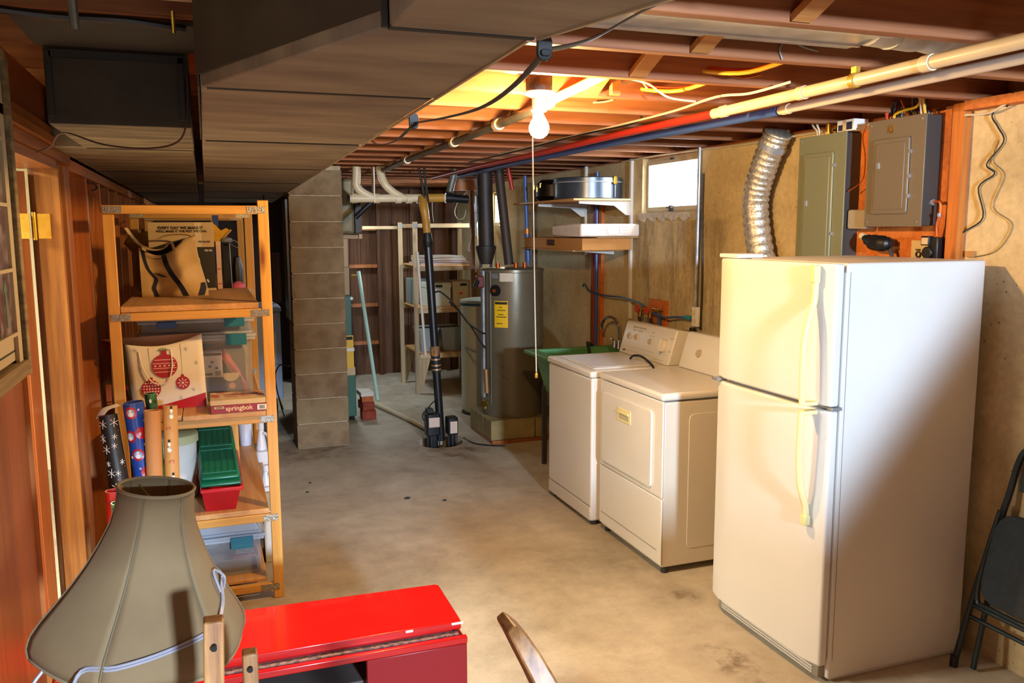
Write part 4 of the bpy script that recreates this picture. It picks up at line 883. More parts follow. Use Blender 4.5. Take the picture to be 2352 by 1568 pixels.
# ------------------------------------------------------------------ white freezer and cords behind the pier
t = thing('chest_freezer', (0.2, 7.7, 0), 'bluish white upright cabinet in the dark gap between the shelf and the block pier', 'freezer')
fw = M('cool_white', '#a9bcd6', 0.4)
obj('body', MB().box(-0.10, 0.575, 7.5, 8.1, 0.30, 1.06), fw, t, bev=0.008)
obj('lid', MB().box(-0.11, 0.585, 7.49, 8.11, 1.062, 1.10), fw, t, bev=0.01)
obj('stand', MB().box(-0.06, 0.53, 7.55, 8.05, 0.0, 0.30), black, t)
cable('appliance_cord', [(0.465, 7.3, 2.049), (0.47, 7.3, 1.9), (0.485, 7.3, 1.2), (0.50, 7.3, 0.8), (0.49, 7.3, 0.55), (0.53, 7.3, 0.30), (0.56, 7.3, 0.18)], wire_b, 'black cord hanging down in front of the bluish white cabinet', 0.006)
cable('appliance_cord', [(0.617, 7.195, 0.64), (0.60, 7.25, 0.62), (0.54, 7.28, 0.63), (0.50, 7.28, 0.55), (0.51, 7.28, 0.4), (0.55, 7.26, 0.25)], wire_b, 'black cord curling low beside the block pier', 0.006)
t = obj('amber_can', MB().lathe([(0, 0), (0.05, 0), (0.05, 0.15), (0.04, 0.17), (0, 0.17)], (0.30, 7.7, 1.10), 16), M('amber_metal', '#8a6a30', 0.35, 0.6)); tag(t, 'small amber can on top of the bluish white cabinet', 'can')
for k, (x, z0, z1) in enumerate(((0.46, 1.10, 2.0), (0.56, 1.1, 1.55))):
    t = obj('leaning_board', MB().box(x, x+0.04+0.03*k, 7.96, 8.0, z0+0.002, z1), W_panel); tag(t, ['tall dark board standing on the bluish white cabinet', 'shorter dark board standing beside the taller one on the cabinet'][k], 'board')

# ------------------------------------------------------------------ furnace, insulated plenum, lumber and bricks
t = thing('furnace', (0.98, 8.1, 0), 'green furnace cabinet half hidden behind the block pier', 'furnace')
gf = M('furnace_green', '#1f5a44', 0.45, c2='#194c39', scale=3)
obj('lower_cabinet', MB().box(0.80, 1.245, 7.72, 8.45, 0.04, 0.49), gf, t, bev=0.006)
obj('upper_cabinet', MB().box(0.80, 1.225, 7.72, 8.45, 0.51, 1.165), gf, t, bev=0.006)
obj('cream_band', MB().box(0.81, 1.243, 7.716, 8.44, 0.43, 0.50), card_l, t)
y_ = obj('yellow_label', MB().box(1.15, 1.232, 7.710, 7.716, 0.50, 0.80), M('energy_yellow', '#e0b414', 0.5), t)
obj('label_print', MB().box(1.16, 1.225, 7.708, 7.710, 0.76, 0.79), blk_print, y_)
obj('white_strip', MB().box(1.14, 1.238, 7.706, 7.709, 0.655, 0.685), paper, y_)
obj('hasp', MB().cyl((1.226, 7.72, 1.14), (1.226, 7.70, 1.14), 0.014, n=10), steel, t)
for x in (0.84, 1.21): obj('foot', MB().cyl((x, 7.76, 0), (x, 7.76, 0.04), 0.02, n=10), black, t)
pl = M('foil_insulation', '#9c8f6c', 0.55, 0.2, c2='#7c7152', scale=12, bump=0.6, bscale=25)
t = thing('insulated_plenum', (1.05, 8.1, 1.68), 'foil-covered insulated duct box above the furnace, right of the block pier', 'duct')
obj('insulation_wrap', MB().box(0.80, 1.285, 7.75, 8.35, 1.72, 2.22), pl, t, bev=0.03, seg=3)
obj('metal_side', MB().box(1.287, 1.345, 7.76, 8.35, 1.73, 2.02), dkgrey, t, bev=0.004)
obj('wooden_ledge', MB().box(0.85, 1.31, 7.74, 8.30, 1.680, 1.715), W_rearx, t, bev=0.002)
obj('wooden_ledge_end', MB().box(1.315, 1.345, 7.74, 8.30, 1.680, 1.722), W_rearx, t, bev=0.002)
t = thing('lumber_strip', (1.18, 7.9, 1.165), 'pale upright lumber between the furnace and the insulated duct', 'lumber')
obj('upper_piece', MB().box(1.10, 1.215, 7.77, 7.83, 1.425, 1.679), W_rear, t, bev=0.004)
obj('lower_piece', MB().box(1.10, 1.222, 7.77, 7.83, 1.166, 1.42), W_rear, t, bev=0.004)
bkm = M('red_brick', '#7c2f1c', 0.9, c2='#93402a', scale=20, bump=0.5, bscale=90)
for k, (a, m_, lb) in enumerate((((1.30, 1.43, 7.70, 7.90, 0.0, 0.085), bkm, 'bottom red brick of the small stack by the furnace'), ((1.295, 1.405, 7.71, 7.90, 0.087, 0.165), bkm, 'second red brick of the small stack by the furnace'),
        ((1.30, 1.405, 7.71, 7.90, 0.167, 0.222), M('orange_brick', '#b4663a', 0.9, c2='#a05028', scale=20), 'thin orange brick near the top of the small stack'), ((1.28, 1.40, 7.69, 7.90, 0.224, 0.262), M('white_block_top', '#cfc9bb', 0.8), 'white slab topmost on the small brick stack'))):
    t = obj('brick' if k < 3 else 'slab', MB().box(*a, rot=math.radians((-4, 5, -3, 2)[k])), m_, None, bev=0.003); tag(t, lb, 'brick' if k < 3 else 'slab')
t = thing('leaning_pole', (1.49, 8.9, 0), 'pale green pole leaning against the far partition near the furnace', 'pole')
obj('pole', MB().cyl((1.60, 8.55, 0.0), (1.515, 9.0, 1.32), 0.020, n=14), M('pale_green_paint', '#a9c4b4', 0.4), t, smooth=True)
obj('pole_hook', MB().cyl((1.515, 9.0, 1.28), (1.44, 9.0, 1.275), 0.008, n=8), brass, t)
t = obj('floor_drain_pipe', MB().tube([(1.46, 8.55, 0.025), (1.56, 8.1, 0.025), (1.66, 7.6, 0.025), (1.72, 7.25, 0.025), (1.76, 6.95, 0.02)], 0.019, 12, smooth=3), pvc, None, smooth=True); tag(t, 'cream plastic pipe lying on the floor between the bricks and the sump', 'pipe')

# partition details near the furnace
t = obj('dark_corner_post', MB().box(1.50, 1.56, 9.9, 9.96, 0, 2.262), W_panel); tag(t, 'dark vertical post at the far partition behind the pole', 'post')
t = obj('grey_wall_patch', MB().box(1.28, 1.46, 9.84, 9.86, 1.0, 1.55), M('patch_grey', '#57524a', 0.8)); tag(t, 'greyish board patch on the far partition above the pole', 'board')
t = obj('partition_panel', MB().box(0.9, 1.50, 9.88, 9.92, 0, 2.24), M('oxblood_panel', '#54271c', 0.7, c2='#43201a', scale=3)); tag(t, 'reddish brown partition panel left of the far studs', 'panel')

# ------------------------------------------------------------------ drain pipes at the ceiling
t = thing('drain_pipe_run', (1.5, 6.9, 2.0), 'cream plastic drain pipe run under the joists with two branch fittings', 'pipe')
obj('main_run', MB().cyl((1.105, 6.9, 2.010), (1.90, 6.9, 2.022), 0.033, n=18), pvc, t, smooth=True)
obj('yellow_end', MB().cyl((1.72, 6.9, 2.018), (1.885, 6.9, 2.022), 0.036, n=18), pvc_y, t, smooth=True)
for x in (1.12, 1.30, 1.48, 1.57, 1.66): obj('coupling', MB().cyl((x, 6.9, 2.012), (x+0.045, 6.9, 2.013), 0.040, n=18), pvc, t, smooth=True)
obj('branch', MB().tube([(1.30, 6.9, 2.014), (1.21, 6.9, 2.06), (1.165, 6.9, 2.11), (1.165, 6.9, 2.17), (1.17, 6.9, 2.262)], 0.034, 14, smooth=4), pvc, t, smooth=True)
obj('branch', MB().tube([(1.55, 6.9, 2.016), (1.47, 6.9, 2.06), (1.40, 6.9, 2.12), (1.37, 6.92, 2.20), (1.36, 6.95, 2.262)], 0.032, 14, smooth=4), pvc, t, smooth=True)
obj('cleanout_plug', MB().cyl((1.105, 6.9, 2.010), (1.085, 6.9, 2.010), 0.025, n=8), black, t)
obj('black_diagonal_pipe', MB().cyl((1.29, 6.93, 1.985), (1.16, 6.97, 1.86), 0.022, n=12), abs_b, t, smooth=True)
obj('hanger_strap', MB().box(1.296, 1.306, 6.86, 6.94, 1.98, 2.262), pvc, t)
t = thing('black_drain_pipe', (2.0, 6.9, 1.97), 'black drain pipe continuing the cream drain run towards the water heater flue', 'pipe')
obj('run', MB().cyl((1.905, 6.9, 2.022), (2.10, 6.9, 2.010), 0.034, n=16), abs_b, t, smooth=True)
obj('hub', MB().cyl((1.905, 6.9, 2.022), (1.96, 6.9, 2.02), 0.042, n=16), abs_b, t, smooth=True)
t = obj('ceiling_grey_pipe', MB().cyl((1.96, 6.97, 2.075), (2.01, 6.97, 2.262), 0.030, n=14), greypipe, None, smooth=True); tag(t, 'short grey metal pipe rising to the joists above the black drain pipe', 'pipe')
t = obj('pale_header_board', MB().box(2.36, 2.63, 8.30, 8.34, 2.15, 2.262), M('raw_pink_pine', '#c48a62', 0.6)); tag(t, 'short pale board nailed to the ceiling above the light stud', 'board')
t = obj('light_stud', MB().box(2.545, 2.588, 8.28, 8.32, 0.0, 2.149), M('raw_pine', '#a87448', 0.6, c2='#8a5a34', scale=3)); tag(t, 'pale vertical stud beside the black flue pipe', 'stud')
cable('white_pull_cord', [(2.50, 8.26, 2.15), (2.53, 8.272, 2.05), (2.535, 8.272, 1.85), (2.55, 8.272, 1.70), (2.52, 8.272, 1.56), (2.54, 8.272, 1.54)], wire_w, 'white cord ends hanging along the pale stud', 0.006)
cable('white_string', [(1.79, 6.9, 1.985), (1.79, 6.9, 1.90), (1.80, 6.9, 1.82)], wire_w, 'short white string hanging from the cream drain run near the yellow pipe', 0.003)
cable('red_tag_wire', [(2.52, 8.30, 2.14), (2.42, 8.29, 2.04), (2.38, 8.29, 1.93), (2.42, 8.29, 1.86), (2.48, 8.29, 1.88), (2.50, 8.29, 1.95)], wire_w, 'looped white wire with a red end left of the pale stud', 0.005)

# ------------------------------------------------------------------ sump pump and discharge pipe
t = thing('sump_pump', (1.76, 6.66, 0.02), 'black sump pumps with white labels standing in the round floor pit', 'pump')
for x0, x1, y0, z1, lab in ((1.635, 1.755, 6.60, 0.255, 0), (1.81, 1.90, 6.58, 0.215, 1)):
    m_ = obj('motor_housing', MB().rbox(x0, x1, y0, y0+0.11, 0.07, z1, 0.02), abs_b, t, bev=0.008)
    obj('label', MB().box(x0+0.018, x1-0.012, y0-0.0025, y0-0.0005, 0.145 if lab == 0 else 0.085, z1-0.03), M('label_pink', '#c9b4a4', 0.6), m_)
    for x in (x0+0.01, x1-0.012): obj('strut', MB().cyl((x, y0+0.015, 0.07), (x, y0+0.015, -0.5), 0.006, n=8), dkgrey, m_)
    obj('lower_housing', MB().rbox(x0+0.02, x1-0.02, y0+0.01, y0+0.10, -0.5, 0.07, 0.02), abs_b, m_)
obj('cap', MB().box(1.645, 1.70, 6.62, 6.70, 0.256, 0.295), black, t, bev=0.006)
obj('lead', MB().tube([(1.66, 6.64, 0.28), (1.62, 6.62, 0.275), (1.605, 6.62, 0.235), (1.62, 6.62, 0.20)], 0.006, 8, smooth=5), wire_b, t, smooth=True)
obj('lead', MB().tube([(1.66, 6.66, 0.295), (1.70, 6.68, 0.33), (1.735, 6.70, 0.36), (1.74, 6.71, 0.5)], 0.005, 8, smooth=5), wire_b, t, smooth=True)
t = thing('sump_discharge_pipe', (1.76, 6.74, 0.0), 'tall black and yellow discharge pipe rising from the sump to the drain run', 'pipe')
A_ = Vector((1.785, 6.715, 0.0)); B_ = Vector((1.705, 6.76, 1.72))
def ap(z): return A_+(B_-A_)*(z/1.72)
obj('lower_pipe', MB().cyl(ap(0.0), ap(0.62), 0.034, n=16), abs_b, t, smooth=True)
obj('upper_pipe', MB().cyl(ap(0.70), ap(1.62), 0.034, n=16), abs_b, t, smooth=True)
obj('check_valve', MB().cyl(ap(1.60), ap(1.66), 0.030, 0.045, n=16).cyl(ap(1.66), ap(1.73), 0.045, 0.034, n=16), abs_b, t, smooth=True)
obj('rubber_sleeve', MB().cyl(ap(0.58), ap(0.76), 0.038, n=16), rubber, t, smooth=True)
for z in (0.60, 0.635, 0.685): obj('hose_clamp', MB().cyl(ap(z), ap(z+0.012), 0.041, n=16), M('clamp_tan', '#c9a27c', 0.35, 0.6), t, smooth=True)
obj('tape_wrap', MB().cyl(ap(0.72), ap(0.80), 0.042, 0.039, n=9), M('old_tape', '#9a7138', 0.5, c2='#5a4020', scale=30), t)
obj('yellow_pipe', MB().tube([tuple(ap(1.73)), (1.70, 6.78, 1.85), (1.69, 6.80, 1.95), (1.695, 6.84, 2.02)], [0.031, 0.033, 0.036, 0.036], 16, smooth=4), pvc_y, t, smooth=True)
obj('white_side_pipe', MB().cyl((1.672, 6.75, 0.72), (1.625, 6.78, 1.58), 0.012, n=10), M('white_thin_pipe', '#bdb8a8', 0.4), t, smooth=True)
for d in (0, 0.03): obj('power_lead', MB().tube([(1.70+d, 6.80, 1.98), (1.69+d, 6.81, 2.08), (1.66+d*1.5, 6.82, 2.262)], 0.010, 8, smooth=3), wire_b, t, smooth=True)
cable('pump_power_cord', [(1.745, 6.72, 1.245), (1.80, 6.70, 1.25), (1.90, 6.66, 1.15), (2.0, 6.62, 1.0), (2.09, 6.60, 0.93), (2.145, 6.60, 0.90)], wire_b, 'upper black power cord swooping from the discharge pipe to the water heater', 0.008)
cable('pump_power_cord', [(1.86, 6.68, 1.17), (1.95, 6.66, 1.08), (2.04, 6.63, 0.95), (2.10, 6.60, 0.84), (2.15, 6.60, 0.78)], wire_b, 'lower black power cord branching down to the water heater', 0.007)
cable('pump_cord_end', [(1.93, 6.55, 0.05), (2.0, 6.50, 0.01), (2.06, 6.42, 0.008), (2.14, 6.36, 0.008), (2.22, 6.33, 0.008)], wire_b, 'black cord on the floor between the sump and the heater base', 0.006)

# ------------------------------------------------------------------ water heater on its block platform
wh = M('heater_tan', '#77705c', 0.30, 0.35, c2='#6c6552', scale=2)
t = thing('heater_platform', (2.33, 6.8, 0), 'low concrete block platform under the water heater', 'platform')
for k, (x0, x1) in enumerate(((2.135, 2.52), (2.53, 2.80))):
    obj('block', MB().box(x0, x1, 6.43, 6.63, 0.03, 0.195), M('dusty_block', '#8f8052', 0.9, c2='#7c6e46', scale=9, bump=0.4, bscale=100) if k == 0 else bpy.data.materials['dusty_block'], t, bev=0.004)
obj('block', MB().box(2.135, 2.80, 6.64, 7.02, 0.03, 0.195), bpy.data.materials['dusty_block'], t, bev=0.004)
obj('wooden_base_board', MB().box(2.14, 2.90, 6.415, 7.02, 0.0, 0.029), W_near, t, bev=0.003)
t = thing('water_heater', (2.43, 6.72, 0.196), 'tall tan cylindrical water heater with a yellow label and a round black knob', 'water heater')
obj('tank', MB().lathe([(0, 0), (0.258, 0), (0.262, 0.01), (0.262, 1.205), (0.268, 1.21), (0.268, 1.232), (0.255, 1.238), (0, 1.245)], (2.43, 6.72, 0.197), 48), wh, t, smooth=True)
obj('access_ridge', MB().box(2.145, 2.165, 6.66, 6.72, 0.35, 1.42), steel, t, bev=0.003)
obj('access_ridge', MB().box(2.185, 2.193, 6.575, 6.60, 0.30, 1.42), M('ridge_tan', '#8a826a', 0.3, 0.5), t, bev=0.002)
def oncyl(ang, z, r_=0.2635): return Vector((2.43+r_*math.cos(ang), 6.72+r_*math.sin(ang), 0+z))
def patch(nm, a0, a1, z0, z1, m_, par, r_=0.264, cx=2.43, cy=6.72):
    mb = MB(); n = 8
    for k in range(n+1):
        a = a0+(a1-a0)*k/n
        for z in (z0, z1):
            mb.v.append((cx+r_*math.cos(a), cy+r_*math.sin(a), z)); mb.v.append((cx+(r_-0.0015)*math.cos(a), cy+(r_-0.0015)*math.sin(a), z))
    for k in range(n):
        o = 4*k; mb.f += [(o, o+4, o+6, o+2), (o+1, o+3, o+7, o+5), (o, o+1, o+5, o+4), (o+2, o+6, o+7, o+3)]
    return obj(nm, mb, m_, par, smooth=True)
D = math.radians
yl = patch('energy_label', D(-144), D(-118), 0.955, 1.175, bpy.data.materials['energy_yellow'], t)
patch('label_heading', D(-143), D(-119), 1.147, 1.167, blk_print, yl, 0.2648)
for z, a, b_ in ((1.12, -134, -129), (1.095, -138, -122), (1.06, -136, -126), (1.04, -140, -121), (0.985, -140, -128)): patch('label_line', D(a), D(b_), z, z+0.006, blk_print, yl, 0.2648)
patch('white_label', D(-133), D(-108), 1.335, 1.405, M('label_white', '#c9bfa8', 0.6), t)
patch('rating_plate', D(-150), D(-137), 1.36, 1.40, steel, t)
c_ = oncyl(D(-141), 1.26); n_ = Vector((math.cos(D(-141)), math.sin(D(-141)), 0))
kb = obj('thermostat_knob', MB().cyl(c_, c_+n_*0.02, 0.048, 0.044, n=28), black, t, smooth=True)
obj('knob_hub', MB().cyl(c_+n_*0.02, c_+n_*0.035, 0.014, n=14), copper, kb, smooth=True)
for z, a in ((0.62, -128), (0.60, -119), (0.545, -126), (0.53, -119)):
    c_ = oncyl(D(a), z, 0.262); obj('screw_hole', MB().cyl(c_, c_+Vector((math.cos(D(a)), math.sin(D(a)), 0))*0.002, 0.006, n=8), black, t)
obj('gas_valve', MB().box(2.09, 2.15, 6.62, 6.70, 1.28, 1.38), M('dark_red_valve', '#5c1c14', 0.5), t, bev=0.01)
obj('valve_lever', MB().cyl((2.09, 6.62, 1.34), (2.06, 6.60, 1.29), 0.020, n=12), black, t)
obj('drain_valve', MB().cyl((2.165, 6.60, 0.315), (2.12, 6.58, 0.315), 0.016, n=12).cyl((2.14, 6.59, 0.315), (2.14, 6.59, 0.27), 0.010, n=10), brass, t, smooth=True)
obj('drain_wheel', MB().cyl((2.125, 6.57, 0.318), (2.105, 6.56, 0.318), 0.028, n=10), brass, t)
obj('drain_tube', MB().cyl((2.15, 6.60, 0.60), (2.158, 6.60, 0.40), 0.012, n=10), card, t, smooth=True)
for x in (2.28, 2.44, 2.52): obj('pipe_nipple', MB().cyl((x, 6.66, 1.44), (x, 6.66, 1.48), 0.018, n=12), copper, t, smooth=True)
t = thing('flue_pipe', (2.20, 6.75, 1.45), 'black flue pipe with a flared draft hood rising from the water heater', 'pipe')
obj('flue', MB().cyl((2.215, 6.76, 1.60), (2.20, 6.76, 2.262), 0.066, n=20), M('black_flue', '#1d1815', 0.55, c2='#2b211a', scale=8), t, smooth=True)
obj('draft_hood', MB().lathe([(0.05, 0.0), (0.085, 0.13), (0.085, 0.15), (0.066, 0.155)], (2.21, 6.76, 1.47), 20), bpy.data.materials['black_flue'], t, smooth=True)
obj('hood_leg', MB().box(2.155, 2.175, 6.75, 6.77, 1.442, 1.50).box(2.245, 2.265, 6.75, 6.77, 1.442, 1.50), bpy.data.materials['black_flue'], t)
obj('silver_tape', MB().box(2.128, 2.150, 6.80, 6.82, 1.90, 2.04), steel, t, bev=0.003)
obj('silver_tape', MB().box(2.130, 2.145, 6.80, 6.82, 1.70, 1.90), steel, t, bev=0.003)
t = obj('dark_slanting_duct', MB().cyl((2.36, 6.86, 2.262), (2.43, 6.80, 1.46), 0.040, n=16), M('dark_vent', '#3a2c20', 0.6), None, smooth=True); tag(t, 'dark slanting vent pipe right of the flue, partly covering the far window', 'pipe')
t = obj('red_stub_pipe', MB().cyl((2.385, 6.69, 2.264), (2.426, 6.70, 2.087), 0.018, n=12), pex_r, None, smooth=True); tag(t, 'short red pipe dropping in front of the far window', 'pipe')
t = thing('blue_riser_pipe', (2.54, 6.72, 1.44), 'blue-grey riser pipe with an orange fitting above the water heater', 'pipe')
obj('riser', MB().cyl((2.55, 6.66, 1.46), (2.525, 6.66, 2.20), 0.016, n=12), pex_b, t, smooth=True)
obj('sleeve', MB().cyl((2.55, 6.66, 1.50), (2.542, 6.66, 1.72), 0.024, n=12), pex_b, t, smooth=True)
obj('orange_fitting', MB().cyl((2.542, 6.66, 1.72), (2.541, 6.66, 1.765), 0.022, n=12), M('orange_fit', '#c07830', 0.4, 0.4), t, smooth=True)
t = obj('thin_wall_pipe', MB().cyl((2.93, 7.5, 1.2), (2.93, 7.5, 2.2), 0.016, n=10), greypipe, None, smooth=True); tag(t, 'thin grey pipe on the concrete wall between the far window and the shelves', 'pipe')
# softener tank
t = thing('softener_tank', (2.44, 7.66, 0), 'pale bluish-white cylindrical tank standing left behind the water heater', 'tank')
tk = M('tank_white', '#b3b8aa', 0.4)
obj('body', MB().lathe([(0, 0), (0.17, 0), (0.19, 0.03), (0.195, 0.10), (0.195, 1.045)], (2.45, 7.66, 0.012), 36), tk, t, smooth=True)
obj('blue_band', MB().lathe([(0.197, 1.045), (0.199, 1.047), (0.199, 1.068), (0.197, 1.07)], (2.45, 7.66, 0.0), 36), M('band_blue', '#1f4a66', 0.4), t, smooth=True)
obj('lid', MB().lathe([(0.199, 1.071), (0.203, 1.078), (0.198, 1.095), (0.12, 1.11), (0, 1.115)], (2.45, 7.66, 0.0), 36), tk, t, smooth=True)
obj('base_ring', MB().lathe([(0, 0.0), (0.198, 0.0), (0.198, 0.012), (0, 0.012)], (2.45, 7.66, 0.0), 36), rubber, t)

# ------------------------------------------------------------------ far wooden shelf with boxes
t = thing('rear_storage_shelf', (2.4, 9.1, 0), 'pale lumber storage shelf against the far wall left of the water heater', 'shelf')
yA, yB = 8.74, 9.46
for y in (yA, yB):
    obj('post', MB().box(2.055, 2.10, y, y+0.035, 0.0, 1.84), W_rear, t, bev=0.002)
    obj('post', MB().box(2.76, 2.80, y, y+0.035, 0.0, 1.84), W_rear, t, bev=0.002)
    obj('nail_plate', MB().box(2.06, 2.15, y-0.003, y-0.0005, 1.785, 1.82), steel, t)
    obj('gusset', MB().prism([(2.10, 0.38), (2.10, 0.02), (2.12, 0.02), (2.22, 0.38)], y+0.004, y+0.03, 'y'), W_rear, t)
    for z in (1.80, 1.345, 0.895, 0.405):
        obj('rail', MB().box(2.102, 2.758, y-0.005, y+0.02, z-0.022, z+0.022), W_rearx, t, bev=0.002)
for z in (1.37, 0.92, 0.43): obj('shelf_board', MB().box(2.105, 2.755, 8.72, 9.50, z-0.001, z+0.012), W_board, t)
obj('cross_rail', MB().box(1.66, 2.05, yB+0.04, yB+0.07, 1.765, 1.80), W_rearx, t)
for k in range(4):
    o = obj('flat_board', MB().box(2.14+0.01*k, 2.70-0.03*k, 8.80, 9.3, 1.384+0.024*k, 1.404+0.024*k, rot=math.radians((2, -3, 1, 4)[k])), M('stack_grey%d' % k, ('#9a8c86', '#8d8488', '#a4968c', '#8a8074')[k], 0.7), None)
    tag(o, ('lowest', 'second', 'third', 'topmost')[k]+' flat greyish board of the pile on the upper rear shelf', 'board')
def crate(nm, x0, x1, y0, y1, z0, z1, m_, lab, hand=True, txt=None):
    t = thing(nm, ((x0+x1)/2, (y0+y1)/2, z0), lab, 'box')
    obj('box_body', MB().box(x0, x1, y0, y1, z0, z1-0.03), m_, t, bev=0.003)
    obj('lid', MB().box(x0-0.006, x1+0.006, y0-0.006, y1+0.006, z1-0.055, z1), m_, t, bev=0.004)
    if hand: obj('hand_hole', MB().rbox((x0+x1)/2-0.04, (x0+x1)/2+0.04, y0-0.009, y0-0.0065, z1-0.05, z1-0.022, 0.012, 'y'), black, t)
    return t
bw = M('banker_box', '#b9bcae', 0.75)
t = crate('storage_box', 2.21, 2.47, 8.80, 9.12, 0.934, 1.19, bw, 'white lidded cardboard storage box on the middle rear shelf, left one')
obj('red_mark', MB().box(2.27, 2.30, 8.791, 8.7935, 1.03, 1.07), wire_r, t)
t = crate('storage_box', 2.50, 2.74, 8.82, 9.14, 0.934, 1.20, M('banker_box_cream', '#b5a98c', 0.75), 'cream lidded cardboard box with a dark hand hole, right on the middle rear shelf')
obj('red_mark', MB().box(2.57, 2.61, 8.811, 8.8135, 1.06, 1.08), wire_r, t)
t = obj('grey_bin', MB().box(2.12, 2.40, 9.18, 9.44, 0.934, 1.22), M('grey_bin', '#6f776f', 0.5), None, bev=0.008); tag(t, 'grey bin at the back of the middle rear shelf', 'bin')
for k, (x0, x1) in enumerate(((2.12, 2.33), (2.36, 2.60))):
    t = thing('plastic_bin', ((x0+x1)/2, 8.95, 0.443), ('left', 'right')[k]+' translucent plastic bin on the lower rear shelf', 'bin')
    mb = MB(); frus(mb, (x0+0.03, x1-0.03, 8.83, 9.07, 0.444), (x0, x1, 8.80, 9.10, 0.70)); mb.add([(x0+0.03, 8.83, 0.444), (x1-0.03, 8.83, 0.444), (x1-0.03, 9.07, 0.444), (x0+0.03, 9.07, 0.444)], [(0, 1, 2, 3)])
    obj('bin_body', mb, M('bin_pale', '#8f989a', 0.4) if k == 0 else bpy.data.materials['bin_pale'], t)
    obj('rim', MB().box(x0-0.008, x1+0.008, 8.79, 8.80, 0.685, 0.705).box(x0-0.008, x1+0.008, 9.10, 9.11, 0.685, 0.705), bpy.data.materials['bin_pale'], t)
    obj('dark_content', MB().box(x0+0.02, x1-0.02, 8.82, 9.08, 0.62, 0.69), black, t)
# ------------------------------------------------------------------ left storage shelf (three ladder frames and boards)
t = thing('ladder_shelf', (-0.08, 5.3, 0), 'orange varnished pine shelf of ladder frames with metal nail plates along the left wall', 'shelf')
FR = [(4.03, 1.0), (5.46, 1.0), (6.76, 1.0)]
for i, (y, s_) in enumerate(FR):
    y1 = y+0.028
    obj('post', MB().box(0.228, 0.276, y, y1, 0.0, 1.896), W_shelf, t, bev=0.003)
    obj('post', MB().box(-0.415, -0.368, y, y1, 0.0, 1.832), W_shelf, t, bev=0.003)
    obj('top_rail', MB().box(-0.418, 0.226, y-0.001, y1, 1.834, 1.872), W_shelfx, t, bev=0.003)
    for z in (1.385, 0.885, 0.405, 0.060):
        rr = obj('rail', MB().box(-0.366, 0.226, y-0.001, y1, z-0.019, z+0.019), W_shelfx, t, bev=0.003)
    for z, xa, xb_ in ((1.853, 0.180, 0.262), (1.853, -0.412, -0.335), (1.385, 0.180, 0.262), (1.385, -0.405, -0.325), (0.885, 0.200, 0.262), (0.405, 0.195, 0.262), (0.060, 0.170, 0.255)):
        obj('nail_plate', MB().box(xa, xb_, y-0.0035, y-0.001, z-0.015, z+0.015), nailp, t)
for y0, y1 in ((4.035, 5.50), (5.505, 6.78)):
    obj('shelf_board', MB().box(-0.366, 0.215, y0, y1, 1.405, 1.432), W_board, t, bev=0.003)
    if y0 < 5:
        obj('shelf_board', MB().box(-0.366, -0.140, 4.034, y1, 0.905, 0.930), W_board, t, bev=0.003)
        obj('shelf_board', MB().box(-0.137, 0.226, 4.010, y1, 0.905, 0.930), W_board, t, bev=0.003)
    else: obj('shelf_board', MB().box(-0.366, 0.226, y0, y1, 0.905, 0.930), W_board, t, bev=0.003)
    obj('shelf_board', MB().box(-0.366, 0.222, y0, y1, 0.425, 0.450), W_board, t, bev=0.003)
    obj('bottom_board', MB().box(-0.366, 0.20, y0+0.03, y1, 0.080, 0.098), W_board, t, bev=0.003)
t2 = obj('upright_board', MB().box(0.052, 0.118, 4.75, 4.775, 0.452, 0.903), W_shelf, None, bev=0.002); tag(t2, 'upright orange board propped between two shelf boards behind the green lid', 'board')

# --- top shelf: canvas tote
t = thing('canvas_tote_bag', (-0.155, 4.7, 1.432), 'slouching cream canvas tote bag with dark navy straps on the top shelf board', 'bag')
def tote_p(u, v, side=0):
    """u across 0..1, v up 0..1, front face bulging"""
    xl_ = -0.310-0.004*v; xr_ = 0.0-0.045*v-0.02*math.sin(v*3.0)*v
    x = xl_+(xr_-xl_)*u
    bulge = 0.03*math.sin(PI*u)*math.sin(PI*min(v*1.1, 1))+0.008*math.sin(9*u+5*v)+0.006*math.sin(14*v-6*u)
    zt = 0.245+0.055*u-0.06*math.sin(PI*min(1, u*1.25))
    return (x, 4.58-bulge if side == 0 else 4.86+bulge-0.05*v, 1.434+zt*v)
mb = MB(); n = 18; m_ = 14
for sd in (0, 1):
    for j in range(m_+1):
        for i in range(n+1): mb.v.append(tote_p(i/n, j/m_, sd))
def gi(sd, i, j): return sd*(n+1)*(m_+1)+j*(n+1)+i
for j in range(m_):
    for i in range(n):
        mb.f.append((gi(0, i, j), gi(0, i+1, j), gi(0, i+1, j+1), gi(0, i, j+1))); mb.f.append((gi(1, i, j), gi(1, i+1, j), gi(1, i+1, j+1), gi(1, i, j+1)))
    mb.f.append((gi(0, 0, j), gi(0, 0, j+1), gi(1, 0, j+1), gi(1, 0, j))); mb.f.append((gi(0, n, j), gi(0, n, j+1), gi(1, n, j+1), gi(1, n, j)))
for i in range(n): mb.f.append((gi(0, i, 0), gi(0, i+1, 0), gi(1, i+1, 0), gi(1, i, 0)))
obj('bag_body', mb, canvas, t, smooth=True, ang=60, solid=0.003)
